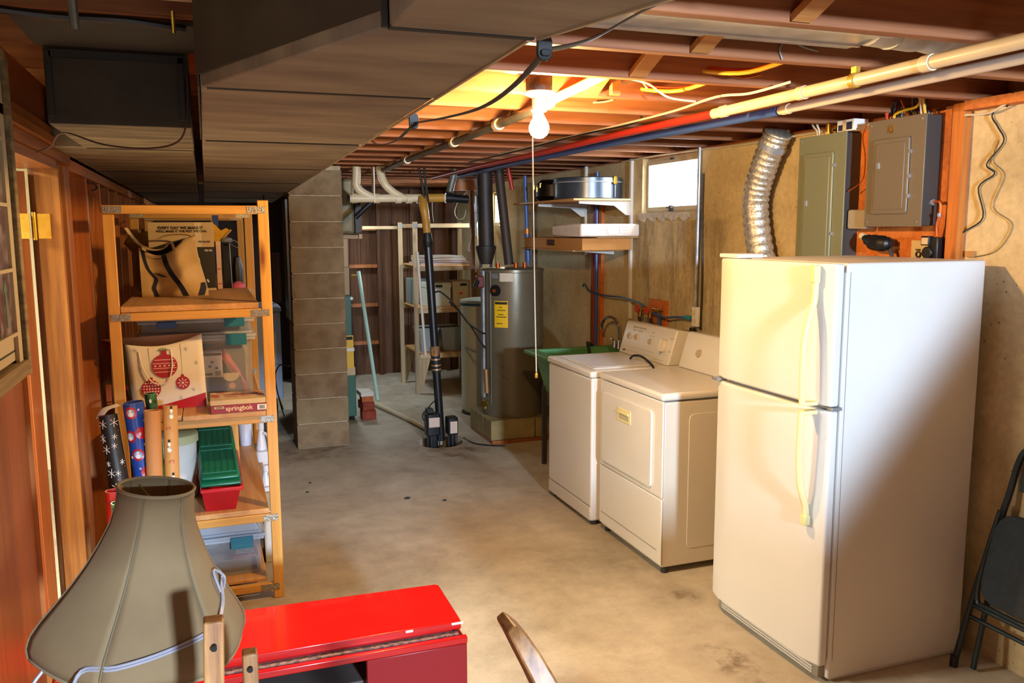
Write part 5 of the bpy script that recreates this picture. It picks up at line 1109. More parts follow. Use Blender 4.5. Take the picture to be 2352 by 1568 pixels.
def strip(nm, uv, wd, m2, off=0.004, par=None):
    mb = MB(); k = 24
    P = []
    for a in range(k+1):
        q = a/k*(len(uv)-1); i = min(int(q), len(uv)-2); f_ = q-i
        P.append((uv[i][0]+(uv[i+1][0]-uv[i][0])*f_, uv[i][1]+(uv[i+1][1]-uv[i][1])*f_))
    for (u_, v_) in P:
        for d in (-wd/2, wd/2):
            p = tote_p(min(max(u_+d, 0), 1), v_); mb.v.append((p[0], p[1]-off, p[2])); mb.v.append((p[0], p[1]-off+0.0025, p[2]))
    for a in range(k):
        o = 4*a; mb.f += [(o, o+4, o+6, o+2), (o+1, o+3, o+7, o+5), (o, o+1, o+5, o+4), (o+2, o+6, o+7, o+3)]
    mb.f += [(0, 2, 3, 1), (4*k, 4*k+1, 4*k+3, 4*k+2)]
    return obj(nm, mb, m2, par or t, smooth=True, ang=50)
strip('navy_strap', [(0.66, 0.0), (0.60, 0.25), (0.52, 0.5), (0.46, 0.75), (0.42, 0.99)], 0.085, navy)
strip('navy_strap', [(0.22, 0.0), (0.19, 0.2), (0.25, 0.42), (0.13, 0.62), (0.08, 0.8), (0.06, 0.99)], 0.065, navy)
strip('navy_top_band', [(0.10, 0.90), (0.25, 0.90), (0.42, 0.93)], 0.09, navy, 0.005)
strip('oval_patch', [(0.27, 0.56), (0.40, 0.47)], 0.09, dkgrey, 0.009)
strip('navy_corner', [(0.90, 0.01), (0.95, 0.12), (0.985, 0.22)], 0.09, navy, 0.008)
strip('navy_base_band', [(0.02, 0.025), (0.5, 0.02), (0.95, 0.025)], 0.05, navy, 0.006)
obj('inner_lining', MB().prism([(-0.29, 1.62), (-0.05, 1.62), (-0.055, 1.735), (-0.18, 1.70), (-0.29, 1.665)], 4.80, 4.806, 'y'), M('black_lining', '#25231c', 0.8), t)
obj('handle', MB().tube([(-0.368, 4.60, 1.775), (-0.335, 4.58, 1.725), (-0.30, 4.57, 1.69), (-0.25, 4.55, 1.668), (-0.20, 4.55, 1.675), (-0.165, 4.56, 1.705), (-0.15, 4.575, 1.66)], 0.014, 10, smooth=5, flat=0.25), canvas, t, smooth=True)
obj('handle', MB().tube([(-0.235, 4.80, 1.715), (-0.20, 4.79, 1.735), (-0.14, 4.79, 1.742), (-0.075, 4.79, 1.735), (-0.055, 4.80, 1.70)], 0.013, 10, smooth=5, flat=0.3), canvas, t, smooth=True)
# --- carton behind it
t = thing('wine_carton', (-0.12, 5.05, 1.432), 'tan and black carton with printed slogan standing behind the canvas tote bag', 'box')
obj('black_body', MB().box(-0.288, 0.042, 4.95, 5.22, 1.433, 1.670), M('carton_black', '#241f1a', 0.6), t, bev=0.002)
fl_ = obj('tan_upper_half', MB().box(-0.290, 0.043, 4.948, 5.221, 1.671, 1.806), card_l, t, bev=0.002)
obj('tan_base_edge', MB().box(-0.005, 0.044, 4.947, 4.949, 1.433, 1.446), card_l, t)
obj('vertical_tape', MB().box(-0.055, -0.020, 4.9465, 4.9478, 1.672, 1.805), M('tape_clear', '#d8c8a2', 0.4), fl_)
text('slogan', "EVERY DAY WE MAKE IT", 0.021, (-0.125, 4.946, 1.775), (1, 0, 0), (0, 0, 1), blk_print, fl_, bold=0.0008)
text('slogan', "WE'LL MAKE IT THE BEST WE CAN.", 0.0165, (-0.12, 4.946, 1.757), (1, 0, 0), (0, 0, 1), blk_print, fl_, bold=0.0006)
text('small_print', "PER GLASS", 0.013, (-0.008, 4.946, 1.700), (1, 0, 0), (0, 0, 1), blk_print, fl_, bold=0.0004)
text('small_print', "750 ML", 0.014, (0.012, 4.9485, 1.652), (1, 0, 0), (0, 0, 1), paper, t, bold=0.0004)
for q in ((-0.040, 1.607), (-0.038, 1.595), (-0.043, 1.590), (0.0, 1.49), (0.004, 1.482)):
    obj('white_figure_print', MB().lathe([(0, 0.0), (0.0055, 0.0), (0.004, 0.001), (0, 0.001)], (q[0], 4.9482, q[1]), 8, tilt=Matrix.Rotation(PI/2, 3, 'X')), paper, t)
yel = M('yellow_fabric', '#d6a80c', 0.6, c2='#b98a0a', scale=8)
t = obj('yellow_garment', MB().lathe([(0.0, 0), (0.09, 0.0), (0.13, 0.05), (0.10, 0.10), (0.0, 0.12)], (-0.315, 5.34, 1.64), 12, sy=0.6), yel, None, smooth=True); tag(t, 'yellow cloth bundle behind the tan carton on the left', 'cloth'); 
t['label'] = 'rounded yellow cloth bundle peeking out left of the tan carton'
t = obj('carton_stack', MB().box(-0.36, -0.16, 5.28, 5.48, 1.433, 1.64), black, None, bev=0.004); tag(t, 'black box under the yellow cloth bundle behind the tan carton', 'box')
t = obj('black_crate', MB().box(-0.14, 0.03, 5.26, 5.48, 1.433, 1.74), black, None, bev=0.004); tag(t, 'black upright box directly behind the tan carton', 'box')
t = obj('yellow_gift_bag', MB().prism([(0.045, 1.66), (0.135, 1.762), (0.115, 1.775), (0.085, 1.76), (0.06, 1.79), (0.045, 1.80)], 5.16, 5.19, 'y'), yel, None); tag(t, 'bright yellow pointed cloth leaning out right of the tan carton', 'cloth')
obj('brown_strip', MB().beam((0.05, 5.155, 1.665), (0.142, 5.155, 1.765), 0.012, 0.01), card, t)
t = obj('blue_pouch', MB().prism([(0.045, 1.79), (0.075, 1.785), (0.078, 1.85), (0.04, 1.85)], 5.30, 5.33, 'y'), M('blue_pouch', '#27408a', 0.6), None); tag(t, 'small blue pouch above the yellow pointed cloth', 'pouch')
obj('yellow_edge', MB().box(0.036, 0.041, 5.295, 5.31, 1.80, 1.85), yel, t)
t = thing('pink_white_carton', (0.06, 5.1, 1.432), 'narrow pink-white box edge with red marks right of the black carton', 'box')
obj('box', MB().box(0.052, 0.078, 5.05, 5.22, 1.433, 1.70), M('pinkish_card', '#cfb09c', 0.7), t, bev=0.001)
for z in (1.545, 1.462): obj('red_mark', MB().box(0.055, 0.075, 5.0485, 5.0500, z-0.003, z+0.003), wire_r, t)
t = thing('glossy_black_bag', (0.11, 5.2, 1.432), 'glossy black bag with pale grey strap loop, right end of the top shelf', 'bag')
obj('bag', MB().box(0.083, 0.130, 5.10, 5.22, 1.433, 1.685), M('glossy_black', '#10141a', 0.15), t, bev=0.01)
obj('silver_edge', MB().cyl((0.131, 5.095, 1.435), (0.127, 5.095, 1.69), 0.0025, n=6), steel, t)
obj('grey_cap', MB().lathe([(0, 0), (0.032, 0), (0.028, 0.02), (0.0, 0.03)], (0.115, 5.15, 1.695), 12), M('grey_cloth', '#6f7b84', 0.8), t, smooth=True)
obj('strap_loop', MB().tube([(0.120, 5.12, 1.70), (0.15, 5.11, 1.705), (0.178, 5.11, 1.685), (0.184, 5.11, 1.665), (0.165, 5.11, 1.665), (0.13, 5.12, 1.685)], 0.005, 8, smooth=5, flat=0.4), wire_g, t, smooth=True)
t = obj('dark_bundle', MB().lathe([(0, 0), (0.03, 0.0), (0.035, 0.1), (0.02, 0.17), (0, 0.18)], (0.17, 5.3, 1.433), 10), black, None, smooth=True); tag(t, 'dark wrapped bundle beside the glossy black bag', 'bundle')
t = obj('pink_slipper', MB().lathe([(0, 0), (0.035, 0.0), (0.03, 0.02), (0.012, 0.035), (0, 0.036)], (0.165, 5.12, 1.433), 12, sx=1.2), M('pink_cloth', '#c25a7a', 0.7), None, smooth=True); tag(t, 'small pink item on the top shelf right of the glossy black bag', 'toy')
t = obj('wire_hoop_handle', MB().tube([(-0.115, 5.45, 1.875), (-0.105, 5.45, 1.895), (-0.08, 5.45, 1.905), (-0.05, 5.45, 1.895), (-0.035, 5.45, 1.875)], 0.005, 8, smooth=5), steel, None, smooth=True); tag(t, 'silver arched handle rising above the top rail of the second ladder frame', 'handle')
obj('handle_grip', MB().cyl((-0.04, 5.45, 1.878), (-0.03, 5.45, 1.872), 0.011, n=10), steel, t)

# --- clear bins on the second level
def latchbin(nm, x0, x1, y0, y1, z0, z1, lab, latches, body=clearp, lid=clearrim):
    t = thing(nm, ((x0+x1)/2, (y0+y1)/2, z0), lab, 'storage bin')
    d = 0.018
    mb = MB()
    for (a, b_, c, e_) in ((x0+d, x1-d, y0+d, y0+d+0.003), (x0+d, x1-d, y1-d-0.003, y1-d), (x0+d, x0+d+0.003, y0+d, y1-d), (x1-d-0.003, x1-d, y0+d, y1-d)): mb.box(a, b_, c, e_, z0+0.003, z1-0.03)
    mb.box(x0+d, x1-d, y0+d, y1-d, z0, z0+0.003)
    obj('bin_body', mb, body, t)
    obj('rim', MB().box(x0, x1, y0, y0+d, z1-0.042, z1-0.030).box(x0, x1, y1-d, y1, z1-0.042, z1-0.030).box(x0, x0+d, y0+d, y1-d, z1-0.042, z1-0.030).box(x1-d, x1, y0+d, y1-d, z1-0.042, z1-0.030), lid, t, bev=0.002)
    obj('lid', MB().box(x0-0.006, x1+0.006, y0-0.006, y1+0.006, z1-0.028, z1-0.012).box(x0+0.012, x1-0.012, y0+0.012, y1-0.012, z1-0.012, z1), lid, t, bev=0.003)
    for (a, b_, za, zb, m2) in latches: obj('latch', MB().box(a, b_, y0-0.016, y0-0.007, za, zb), m2, t, bev=0.002)
    return t
t = latchbin('clear_storage_bin', -0.33, 0.205, 4.30, 4.88, 0.932, 1.272, 'large clear bin with a teal latch on the second level, behind the gift bag', [(0.069, 0.165, 1.208, 1.262, teal)])
t = latchbin('clear_storage_bin', -0.325, 0.205, 4.32, 4.88, 1.274, 1.360, 'shallow clear bin with blue and teal latches stacked topmost under the top shelf', [(0.066, 0.16, 1.296, 1.338, teal), (-0.237, -0.152, 1.300, 1.330, blue_pl)])
t = thing('ceramics_gift_box', (0.0, 4.36, 0.935), 'small printed picture box with white and navy face inside the large clear bin', 'box')
obj('box', MB().box(-0.06, 0.048, 4.345, 4.42, 1.045, 1.17), paper, t); obj('navy_band', MB().box(-0.058, 0.046, 4.3435, 4.3450, 1.152, 1.165).box(-0.058, 0.0, 4.3435, 4.3450, 1.055, 1.066), navy, t)
for q in ((0.0, 1.12), (0.02, 1.09), (-0.01, 1.10)): obj('blue_print_mark', MB().box(q[0]-0.007, q[0]+0.007, 4.3432, 4.3448, q[1]-0.006, q[1]+0.006), blue_pl, t)
obj('barcode', MB().box(0.012, 0.04, 4.3432, 4.3448, 1.05, 1.075), M('barcode_grey', '#8c8c88', 0.7), t)
t = thing('photo_print_box', (0.08, 4.36, 0.935), 'low brown box with a warm glowing picture inside the large clear bin', 'box')
obj('box', MB().box(-0.05, 0.135, 4.345, 4.42, 0.937, 1.04), M('brown_print', '#4a3018', 0.6, c2='#2c1c0e', scale=14), t)
obj('cream_arc', MB().lathe([(0, 0), (0.042, 0), (0.042, 0.001), (0, 0.001)], (0.085, 4.3445, 1.062), 20, tilt=Matrix.Rotation(PI/2, 3, 'X'), a0=PI, a1=2*PI), card_l, t)
obj('orange_picture', MB().lathe([(0, 0), (0.016, 0), (0.016, 0.001), (0, 0.001)], (0.09, 4.3440, 0.998), 12, tilt=Matrix.Rotation(PI/2, 3, 'X')), M('orange_print', '#c8763a', 0.6), t)
redc = M('red_satin', '#c8201c', 0.35, c2='#9c1612', scale=6)
t = obj('red_cloth', MB().tube([(0.055, 4.40, 1.17), (0.075, 4.39, 1.12), (0.11, 4.385, 1.06), (0.14, 4.38, 1.0), (0.155, 4.38, 0.95)], [0.022, 0.034, 0.036, 0.03, 0.022], 12, smooth=4, flat=0.6), redc, None, smooth=True); tag(t, 'red satin cloth strip folded inside the large clear bin', 'cloth')
t = obj('dark_picture_frame', MB().beam((-0.05, 4.55, 1.14), (0.14, 4.55, 1.21), 0.015, 0.012), card, None); tag(t, 'thin orange-brown stick lying across the top inside the large clear bin', 'stick')
t = obj('dark_bin_filling', MB().box(-0.30, 0.16, 4.44, 4.84, 0.937, 1.15), M('dark_brown_filling', '#3c2a1a', 0.8, c2='#5a3c22', scale=9), None); tag(t, 'dark brown box filling the back of the large clear bin', 'box')
t = obj('red_lid_item', MB().box(-0.05, 0.07, 4.5, 4.62, 1.3605, 1.372), redc, None); tag(t, 'thin red item lying on top of the shallow clear bin', 'lid')

# --- gift bag
t = thing('christmas_gift_bag', (-0.2, 4.26, 0.93), 'large white paper gift bag printed with red ornaments and a red base', 'gift bag')
bagw = M('bag_white', '#f0ead8', 0.4, c2='#e6dfca', scale=5)
F = {'bl': (-0.352, 4.205, 0.932), 'br': (-0.034, 4.20, 0.932), 'tl': (-0.372, 4.20, 1.245), 'tr': (-0.040, 4.19, 1.282)}
B = {'bl': (-0.362, 4.285, 0.932), 'br': (-0.030, 4.285, 0.932), 'tl': (-0.478, 4.285, 1.262), 'tr': (-0.042, 4.285, 1.275)}
def lerp(a, b_, q): return tuple(a[i]+(b_[i]-a[i])*q for i in range(3))
def gf_(u_, v_, off=0.0):
    a = lerp(F['bl'], F['tl'], v_); b_ = lerp(F['br'], F['tr'], v_); p = lerp(a, b_, u_)
    dip = -0.030*math.sin(PI*u_)*max(0, v_-0.6)/0.4
    return (p[0], p[1]-0.010*math.sin(PI*u_)*math.sin(PI*v_)-off, p[2]+dip)
def grid(fn, n, m2):
    mb = MB()
    for j in range(m2+1):
        for i in range(n+1): mb.v.append(fn(i/n, j/m2))
    for j in range(m2):
        for i in range(n): a = j*(n+1)+i; mb.f.append((a, a+1, a+n+2, a+n+1))
    return mb
obj('front_panel', grid(gf_, 12, 12), bagw, t, smooth=True, solid=0.0015)
obj('back_panel', grid(lambda u_, v_: lerp(lerp(B['bl'], B['tl'], v_), lerp(B['br'], B['tr'], v_), u_), 2, 2), M('bag_lining', '#cda796', 0.6), t, solid=0.0015)
obj('bottom_panel', MB().add([F['bl'], F['br'], B['br'], B['bl']], [(0, 1, 2, 3)]), bagw, t, solid=0.0015)
# side gussets: green field and red striped edge, in bands
green_p = M('gusset_green', '#6c8a4c', 0.5); redp = M('gusset_red', '#a52a22', 0.5)
sidef = lambda u_, v_: lerp(lerp(F['bl'], F['tl'], v_), lerp(B['bl'], B['tl'], v_), u_)
obj('green_side', grid(lambda u_, v_: sidef(u_*0.6, v_), 2, 4), green_p, t, solid=0.001)
obj('striped_side', grid(lambda u_, v_: sidef(0.6+u_*0.4, v_), 2, 4), redp, t, solid=0.001)
for k in range(22):
    v0 = 0.03+k*0.044
    obj('stripe', grid(lambda u_, v_: tuple(Vector(sidef(0.6+u_*0.4, v0+v_*0.018))+Vector((-0.001, -0.002, 0))), 1, 1), M('gusset_dark', '#4a2018', 0.5) if k == 0 else bpy.data.materials['gusset_dark'], t, solid=0.001)
obj('right_side', MB().add([F['br'], F['tr'], B['tr'], B['br']], [(0, 1, 2, 3)]), bagw, t, solid=0.0015)
for k, (v_, m2) in enumerate(((0.88, redc), (0.70, greypipe), (0.52, redc), (0.34, redc))):
    c_ = Vector(sidef(0.32, v_)); obj('medallion', MB().lathe([(0, 0), (0.012, 0), (0.012, 0.0012), (0, 0.0012)], c_+Vector((-0.001, -0.0025, 0)), 10, tilt=Matrix.Rotation(PI/2, 3, 'X')), m2, t)
# red base with slanted edge
redband = M('bag_red', '#b81218', 0.35)
obj('red_base', grid(lambda u_, v_: gf_(u_, v_*(0.05+0.22*max(0, u_-0.35)), 0.0018), 12, 2), redband, t, solid=0.001)
# handles
obj('string_handle', MB().tube([gf_(0.16, 0.90, 0.003), gf_(0.20, 0.60, 0.012), gf_(0.32, 0.40, 0.016), gf_(0.50, 0.40, 0.016), gf_(0.58, 0.62, 0.012), gf_(0.58, 0.92, 0.003)], 0.0032, 8, smooth=6), paper, t, smooth=True)
orn = M('ornament_red', '#a8141a', 0.4); gline = M('print_green', '#7f9a62', 0.6); prw = M('print_white', '#e8d8c4', 0.6)
def ornament(u_, v_, R0, pat):
    c_ = Vector(gf_(u_, v_, 0.0035)); par = obj('ornament_print', MB().lathe([(0, 0), (R0, 0), (R0, 0.0008), (0, 0.0008)], c_, 24, tilt=Matrix.Rotation(PI/2, 3, 'X')), orn, t)
    obj('ornament_cap', MB().box(c_.x-R0*0.2, c_.x+R0*0.2, c_.y-0.001, c_.y, c_.z+R0*0.98, c_.z+R0*1.3), orn, t)
    obj('hanging_ribbon', MB().beam((c_.x, c_.y+0.0005, c_.z+R0*1.3), (c_.x-0.002, c_.y+0.0005, gf_(u_, 0.97)[2]), 0.0016, 0.0010), gline, t)
    y_ = c_.y-0.0012
    if pat == 0:
        for dz in (-0.5, -0.18, 0.22, 0.52):
            hw = R0*math.sqrt(max(0, 1-dz*dz))*0.92; obj('white_band', MB().box(c_.x-hw, c_.x+hw, y_-0.0006, y_, c_.z+dz*R0-0.0012, c_.z+dz*R0+0.0012), prw, par)
        for i in range(-2, 3): obj('white_star', MB().lathe([(0, 0), (0.0045, 0), (0, 0.0006)], (c_.x+i*R0*0.36, y_, c_.z+R0*0.02), 6, tilt=Matrix.Rotation(PI/2, 3, 'X')), prw, par)
    elif pat == 1:
        for dz in (-0.62, -0.30, 0.02, 0.34, 0.66):
            hw = R0*math.sqrt(max(0, 1-dz*dz))*0.9; k = max(2, int(hw/0.0055))
            for i in range(k): xx = c_.x-hw+(i+0.5)*2*hw/k; obj('white_curl', MB().box(xx-0.0036, xx+0.0036, y_-0.0006, y_, c_.z+dz*R0-0.0030, c_.z+dz*R0+0.0030, rot=Matrix.Rotation(0.7 if i % 2 else -0.7, 3, 'Y')), prw, par)
    else:
        for i in range(8):
            a = i*PI/4; obj('white_petal', MB().box(c_.x-0.0022+math.cos(a)*R0*0.55, c_.x+0.0022+math.cos(a)*R0*0.55, y_-0.0006, y_, c_.z+math.sin(a)*R0*0.55-0.006, c_.z+math.sin(a)*R0*0.55+0.006, rot=Matrix.Rotation(PI/2-a, 3, 'Y')), prw, par)
        obj('white_star', MB().lathe([(0, 0), (0.006, 0), (0, 0.0006)], (c_.x, y_, c_.z), 8, tilt=Matrix.Rotation(PI/2, 3, 'X')), prw, par)
ornament(0.48, 0.63, 0.056, 0); ornament(0.27, 0.31, 0.042, 1); ornament(0.70, 0.36, 0.031, 2)
for (u_, v_) in ((0.12, 0.92), (0.78, 0.86), (0.90, 0.62), (0.84, 0.25), (0.66, 0.15), (0.16, 0.62), (0.62, 0.30)):
    c_ = Vector(gf_(u_, v_, 0.0028))
    for a in range(3): obj('pale_snowflake', MB().box(c_.x-0.0008, c_.x+0.0008, c_.y-0.0005, c_.y, c_.z-0.011, c_.z+0.011, rot=Matrix.Rotation(a*PI/3, 3, 'Y')), M('pale_blue_print', '#b8c4bc', 0.6) if 'pale_blue_print' not in bpy.data.materials else bpy.data.materials['pale_blue_print'], t)
for k in range(5):
    a = math.radians(30+30*k); c_ = Vector(gf_(0.48, 0.88, 0.003)); e_ = c_+Vector((math.cos(a)*0.028, 0, math.sin(a)*0.02)); obj('green_bow_loop', MB().tube([c_, lerp(c_, e_, .6)[:2]+(lerp(c_, e_, .6)[2]+0.006,), e_, lerp(c_, e_, .5), c_], 0.0012, 5, smooth=3), gline, t)

# --- puzzle box
t = thing('jigsaw_puzzle_box', (0.11, 4.13, 0.93), 'flat dark red and cream jigsaw puzzle box at the shelf edge beside the gift bag', 'box')
pz = M('puzzle_red', '#8e1a1c', 0.4)
obj('box_base', MB().box(-0.015, 0.224, 4.0055, 4.20, 0.931, 0.968), pz, t, bev=0.001)
ldp = obj('box_lid', MB().box(-0.017, 0.226, 4.004, 4.202, 0.9685, 0.992), card_l, t, bev=0.002)
obj('cover_picture', MB().box(-0.012, 0.222, 4.07, 4.198, 0.9922, 0.9932), M('cover_print', '#b8502c', 0.35, c2='#e0c8a0', scale=28, lo=0.42, hi=0.58), ldp)
obj('dark_title_strip', MB().box(0.04, 0.20, 4.12, 4.135, 0.9934, 0.9942), M('title_brown', '#5c2014', 0.5), ldp)
text('box_lettering', 'springbok', 0.030, (0.108, 4.0045, 0.951), (1, 0, 0), (0, 0, 1), M('gold_letter', '#e8c890', 0.5), t, bold=0.0004)
obj('barcode_sticker', MB().box(0.188, 0.228, 4.0032, 4.0048, 0.937, 0.962), paper, t)
for k in range(6): obj('barcode_bar', MB().box(0.196+0.0042*k, 0.198+0.0042*k+0.0008*(k % 2), 4.0024, 4.0031, 0.941, 0.958), blk_print, t)
obj('small_sticker', MB().box(0.0, 0.042, 4.0032, 4.0048, 0.953, 0.963), card_l, t); obj('sticker_print', MB().box(0.008, 0.036, 4.0024, 4.0031, 0.957, 0.960), blk_print, t)
t = obj('orange_tag_wall', MB().box(-0.452, -0.430, 4.10, 4.104, 0.99, 1.08), M('orange_card', '#d8701c', 0.5), None); tag(t, 'orange card tucked between the stud wall and the gift bag', 'card')

# --- third level: tub, green lid, red tub, cardboard, bucket
t = thing('round_plastic_tub', (-0.185, 4.36, 0.452), 'round milky plastic tub with a cream lid in front of the green lid', 'tub')
obj('tub_body', MB().lathe([(0, 0), (0.085, 0), (0.10, 0.02), (0.104, 0.285), (0.108, 0.29)], (-0.196, 4.36, 0.453), 36), milky, t, smooth=True, solid=0.002)
obj('lid', MB().lathe([(0.0, 0.022), (0.100, 0.018), (0.113, 0.010), (0.114, -0.028), (0.108, -0.030)], (-0.196, 4.36, 0.765), 36), M('lid_cream_green', '#b7b98c', 0.4), t, smooth=True, solid=0.002)
t = thing('red_tub', (-0.08, 4.3, 0.452), 'red rectangular plastic tub under the green lid on the third level', 'tub')
mb = MB(); frus(mb, (-0.06, 0.072, 4.08, 4.64, 0.453), (-0.075, 0.098, 4.02, 4.70, 0.575)); mb.add([(-0.06, 4.08, 0.453), (0.072, 4.08, 0.453), (0.072, 4.64, 0.453), (-0.06, 4.64, 0.453)], [(0, 1, 2, 3)])
obj('tub_body', mb, red_pl, t, solid=0.003)
obj('rolled_rim', MB().box(-0.080, 0.108, 4.008, 4.022, 0.560, 0.578).box(-0.080, 0.108, 4.70, 4.714, 0.560, 0.578).box(0.096, 0.110, 4.022, 4.70, 0.560, 0.578).box(-0.080, -0.073, 4.022, 4.70, 0.560, 0.578), red_pl, t, bev=0.004)
t = thing('green_bin_lid', (-0.1, 4.3, 0.6), 'green plastic lid with recessed panels resting askew on the red tub', 'lid')
def gl(u_, v_, w_): # u across, v depth
    return (-0.080+0.184*u_-0.02*v_, 4.03+0.60*v_, 0.588+0.135*v_+w_)
def slab(u0, u1, v0, v1, w0, w1):
    P = [gl(u_, v_, w_) for u_ in (u0, u1) for v_ in (v0, v1) for w_ in (w0, w1)]
    return MB().add(P, [(0, 1, 3, 2), (4, 6, 7, 5), (0, 4, 5, 1), (2, 3, 7, 6), (0, 2, 6, 4), (1, 5, 7, 3)])
obj('lid_skirt', slab(0, 1, 0, 1, -0.008, 0.010), green_pl, t, bev=0.012, seg=3)
obj('raised_plate', slab(0.035, 0.955, 0.04, 0.95, 0.011, 0.030), green_pl, t, bev=0.010, seg=3)
for (v0, v1) in ((0.10, 0.50), (0.56, 0.88)):
    obj('recess_border', slab(0.08, 0.90, v0, v0+0.015, 0.0302, 0.034), green_pl, t); obj('recess_border', slab(0.08, 0.90, v1-0.015, v1, 0.0302, 0.034), green_pl, t)
    obj('recess_border', slab(0.885, 0.90, v0+0.015, v1-0.015, 0.0302, 0.034), green_pl, t)
    for k in range(5): obj('rib', slab(0.12+0.15*k, 0.19+0.15*k, v0+0.03, v1-0.03, 0.0302, 0.0325), green_pl, t)
t = thing('open_carton', (-0.08, 4.9, 0.452), 'open brown cardboard box with raised flaps under the second shelf board', 'box')
obj('carton_body', MB().box(-0.22, 0.040, 4.78, 5.10, 0.453, 0.70), card, t, bev=0.002)
obj('flap', MB().add([(-0.22, 4.775, 0.702), (0.040, 4.775, 0.702), (0.046, 4.74, 0.765), (-0.215, 4.74, 0.765)], [(0, 1, 2, 3)]), M('flap_grey', '#a8977c', 0.8), t, solid=0.004)
t = thing('white_tube_bucket', (0.17, 5.3, 0.452), 'small white plastic bucket with a blue clip near the second ladder frame', 'bucket')
obj('bucket_body', MB().lathe([(0, 0), (0.032, 0), (0.042, 0.17)], (0.172, 5.32, 0.4515), 20), M('bucket_white', '#c4cce0', 0.4), t, smooth=True, solid=0.002)
obj('lid', MB().lathe([(0.046, 0.165), (0.047, 0.19), (0.0, 0.195)], (0.172, 5.32, 0.4515), 20), bpy.data.materials['bucket_white'], t, smooth=True, solid=0.002)
obj('blue_clip', MB().box(0.128, 0.142, 5.265, 5.30, 0.60, 0.655), blue_pl, t, bev=0.002)
def jug(x, y, z, h, lab, s_=1.0):
    t = thing('white_jug', (x, y, z), lab, 'jug')
    jw = M('jug_white', '#dcdde2', 0.35) if 'jug_white' not in bpy.data.materials else bpy.data.materials['jug_white']
    obj('jug_body', MB().rbox(x-0.035*s_, x+0.035*s_, y-0.06, y+0.06, z+0.001, z+h*0.72, 0.02).cyl((x, y, z+h*0.72), (x, y, z+h*0.92), 0.034*s_, 0.016, n=14), jw, t, bev=0.006)
    obj('cap', MB().cyl((x, y, z+h*0.921), (x, y, z+h), 0.018, n=14), jw, t, smooth=True)
    obj('jug_handle', MB().tube([(x+0.012, y-0.03, z+h*0.90), (x+0.036*s_, y-0.045, z+h*0.86), (x+0.040*s_, y-0.05, z+h*0.70), (x+0.033*s_, y-0.055, z+h*0.55)], 0.008, 8, smooth=4), jw, t, smooth=True)
    obj('dark_label', MB().box(x+0.0355*s_, x+0.0375*s_, y-0.05, y+0.01, z+h*0.52, z+h*0.66), navy, t)
jug(0.258, 5.18, 0.0, 0.62, 'tall white jug bottle behind the shelf board edge, nearer the second frame')
jug(0.262, 4.92, 0.0, 0.42, 'white handled jug with a dark label standing right of the plywood shelf board')
t = thing('stacked_white_bin', (0.25, 4.62, 0), 'tall white translucent bin on the floor right of the bottom clear bin', 'storage bin')
mb = MB(); frus(mb, (0.222, 0.272, 4.50, 4.72, 0.002), (0.215, 0.292, 4.46, 4.76, 0.285)); mb.add([(0.222, 4.50, 0.002), (0.272, 4.50, 0.002), (0.272, 4.72, 0.002), (0.222, 4.72, 0.002)], [(0, 1, 2, 3)])
obj('bin_body', mb, milky, t, solid=0.002); obj('rim', MB().box(0.212, 0.298, 4.45, 4.77, 0.286, 0.300), milky, t, bev=0.004)

# --- bottom: clear bin with framed picture
t = latchbin('clear_storage_bin', -0.25, 0.198, 4.12, 4.60, 0.100, 0.315, 'clear bin with a domed lid and teal latch on the bottom shelf board', [(0.042, 0.146, 0.240, 0.298, teal)])
obj('domed_lid', MB().prism([(-0.235, 0.3155), (0.185, 0.3155), (0.150, 0.372), (-0.20, 0.372)], 4.13, 4.585, 'y'), clearrim, t, bev=0.006)
t = thing('red_picture_frame', (0.1, 4.3, 0.12), 'dark red picture frame stacked inside the bottom clear bin', 'picture frame')
obj('frame', MB().box(0.045, 0.168, 4.16, 4.36, 0.172, 0.186), M('frame_red', '#7a2430', 0.4), t, bev=0.003)
obj('picture', MB().box(0.065, 0.150, 4.19, 4.33, 0.1862, 0.188), M('picture_grey', '#7c8478', 0.4, c2='#a3a89a', scale=40), t)
t = obj('dark_book_stack', MB().box(-0.20, 0.160, 4.17, 4.50, 0.104, 0.135).box(-0.19, 0.155, 4.16, 4.50, 0.137, 0.170), M('dark_purple_books', '#2c2230', 0.5), None, bev=0.003); tag(t, 'dark albums lying under the red picture frame in the bottom bin', 'album')
t = obj('dark_slanted_album', MB().box(-0.18, 0.02, 4.20, 4.48, 0.215, 0.232, rot=Matrix.Rotation(-0.35, 3, 'Y')), M('dark_album', '#3a3028', 0.5), None); tag(t, 'dark album tilted inside the bottom clear bin, left of the red frame', 'album')

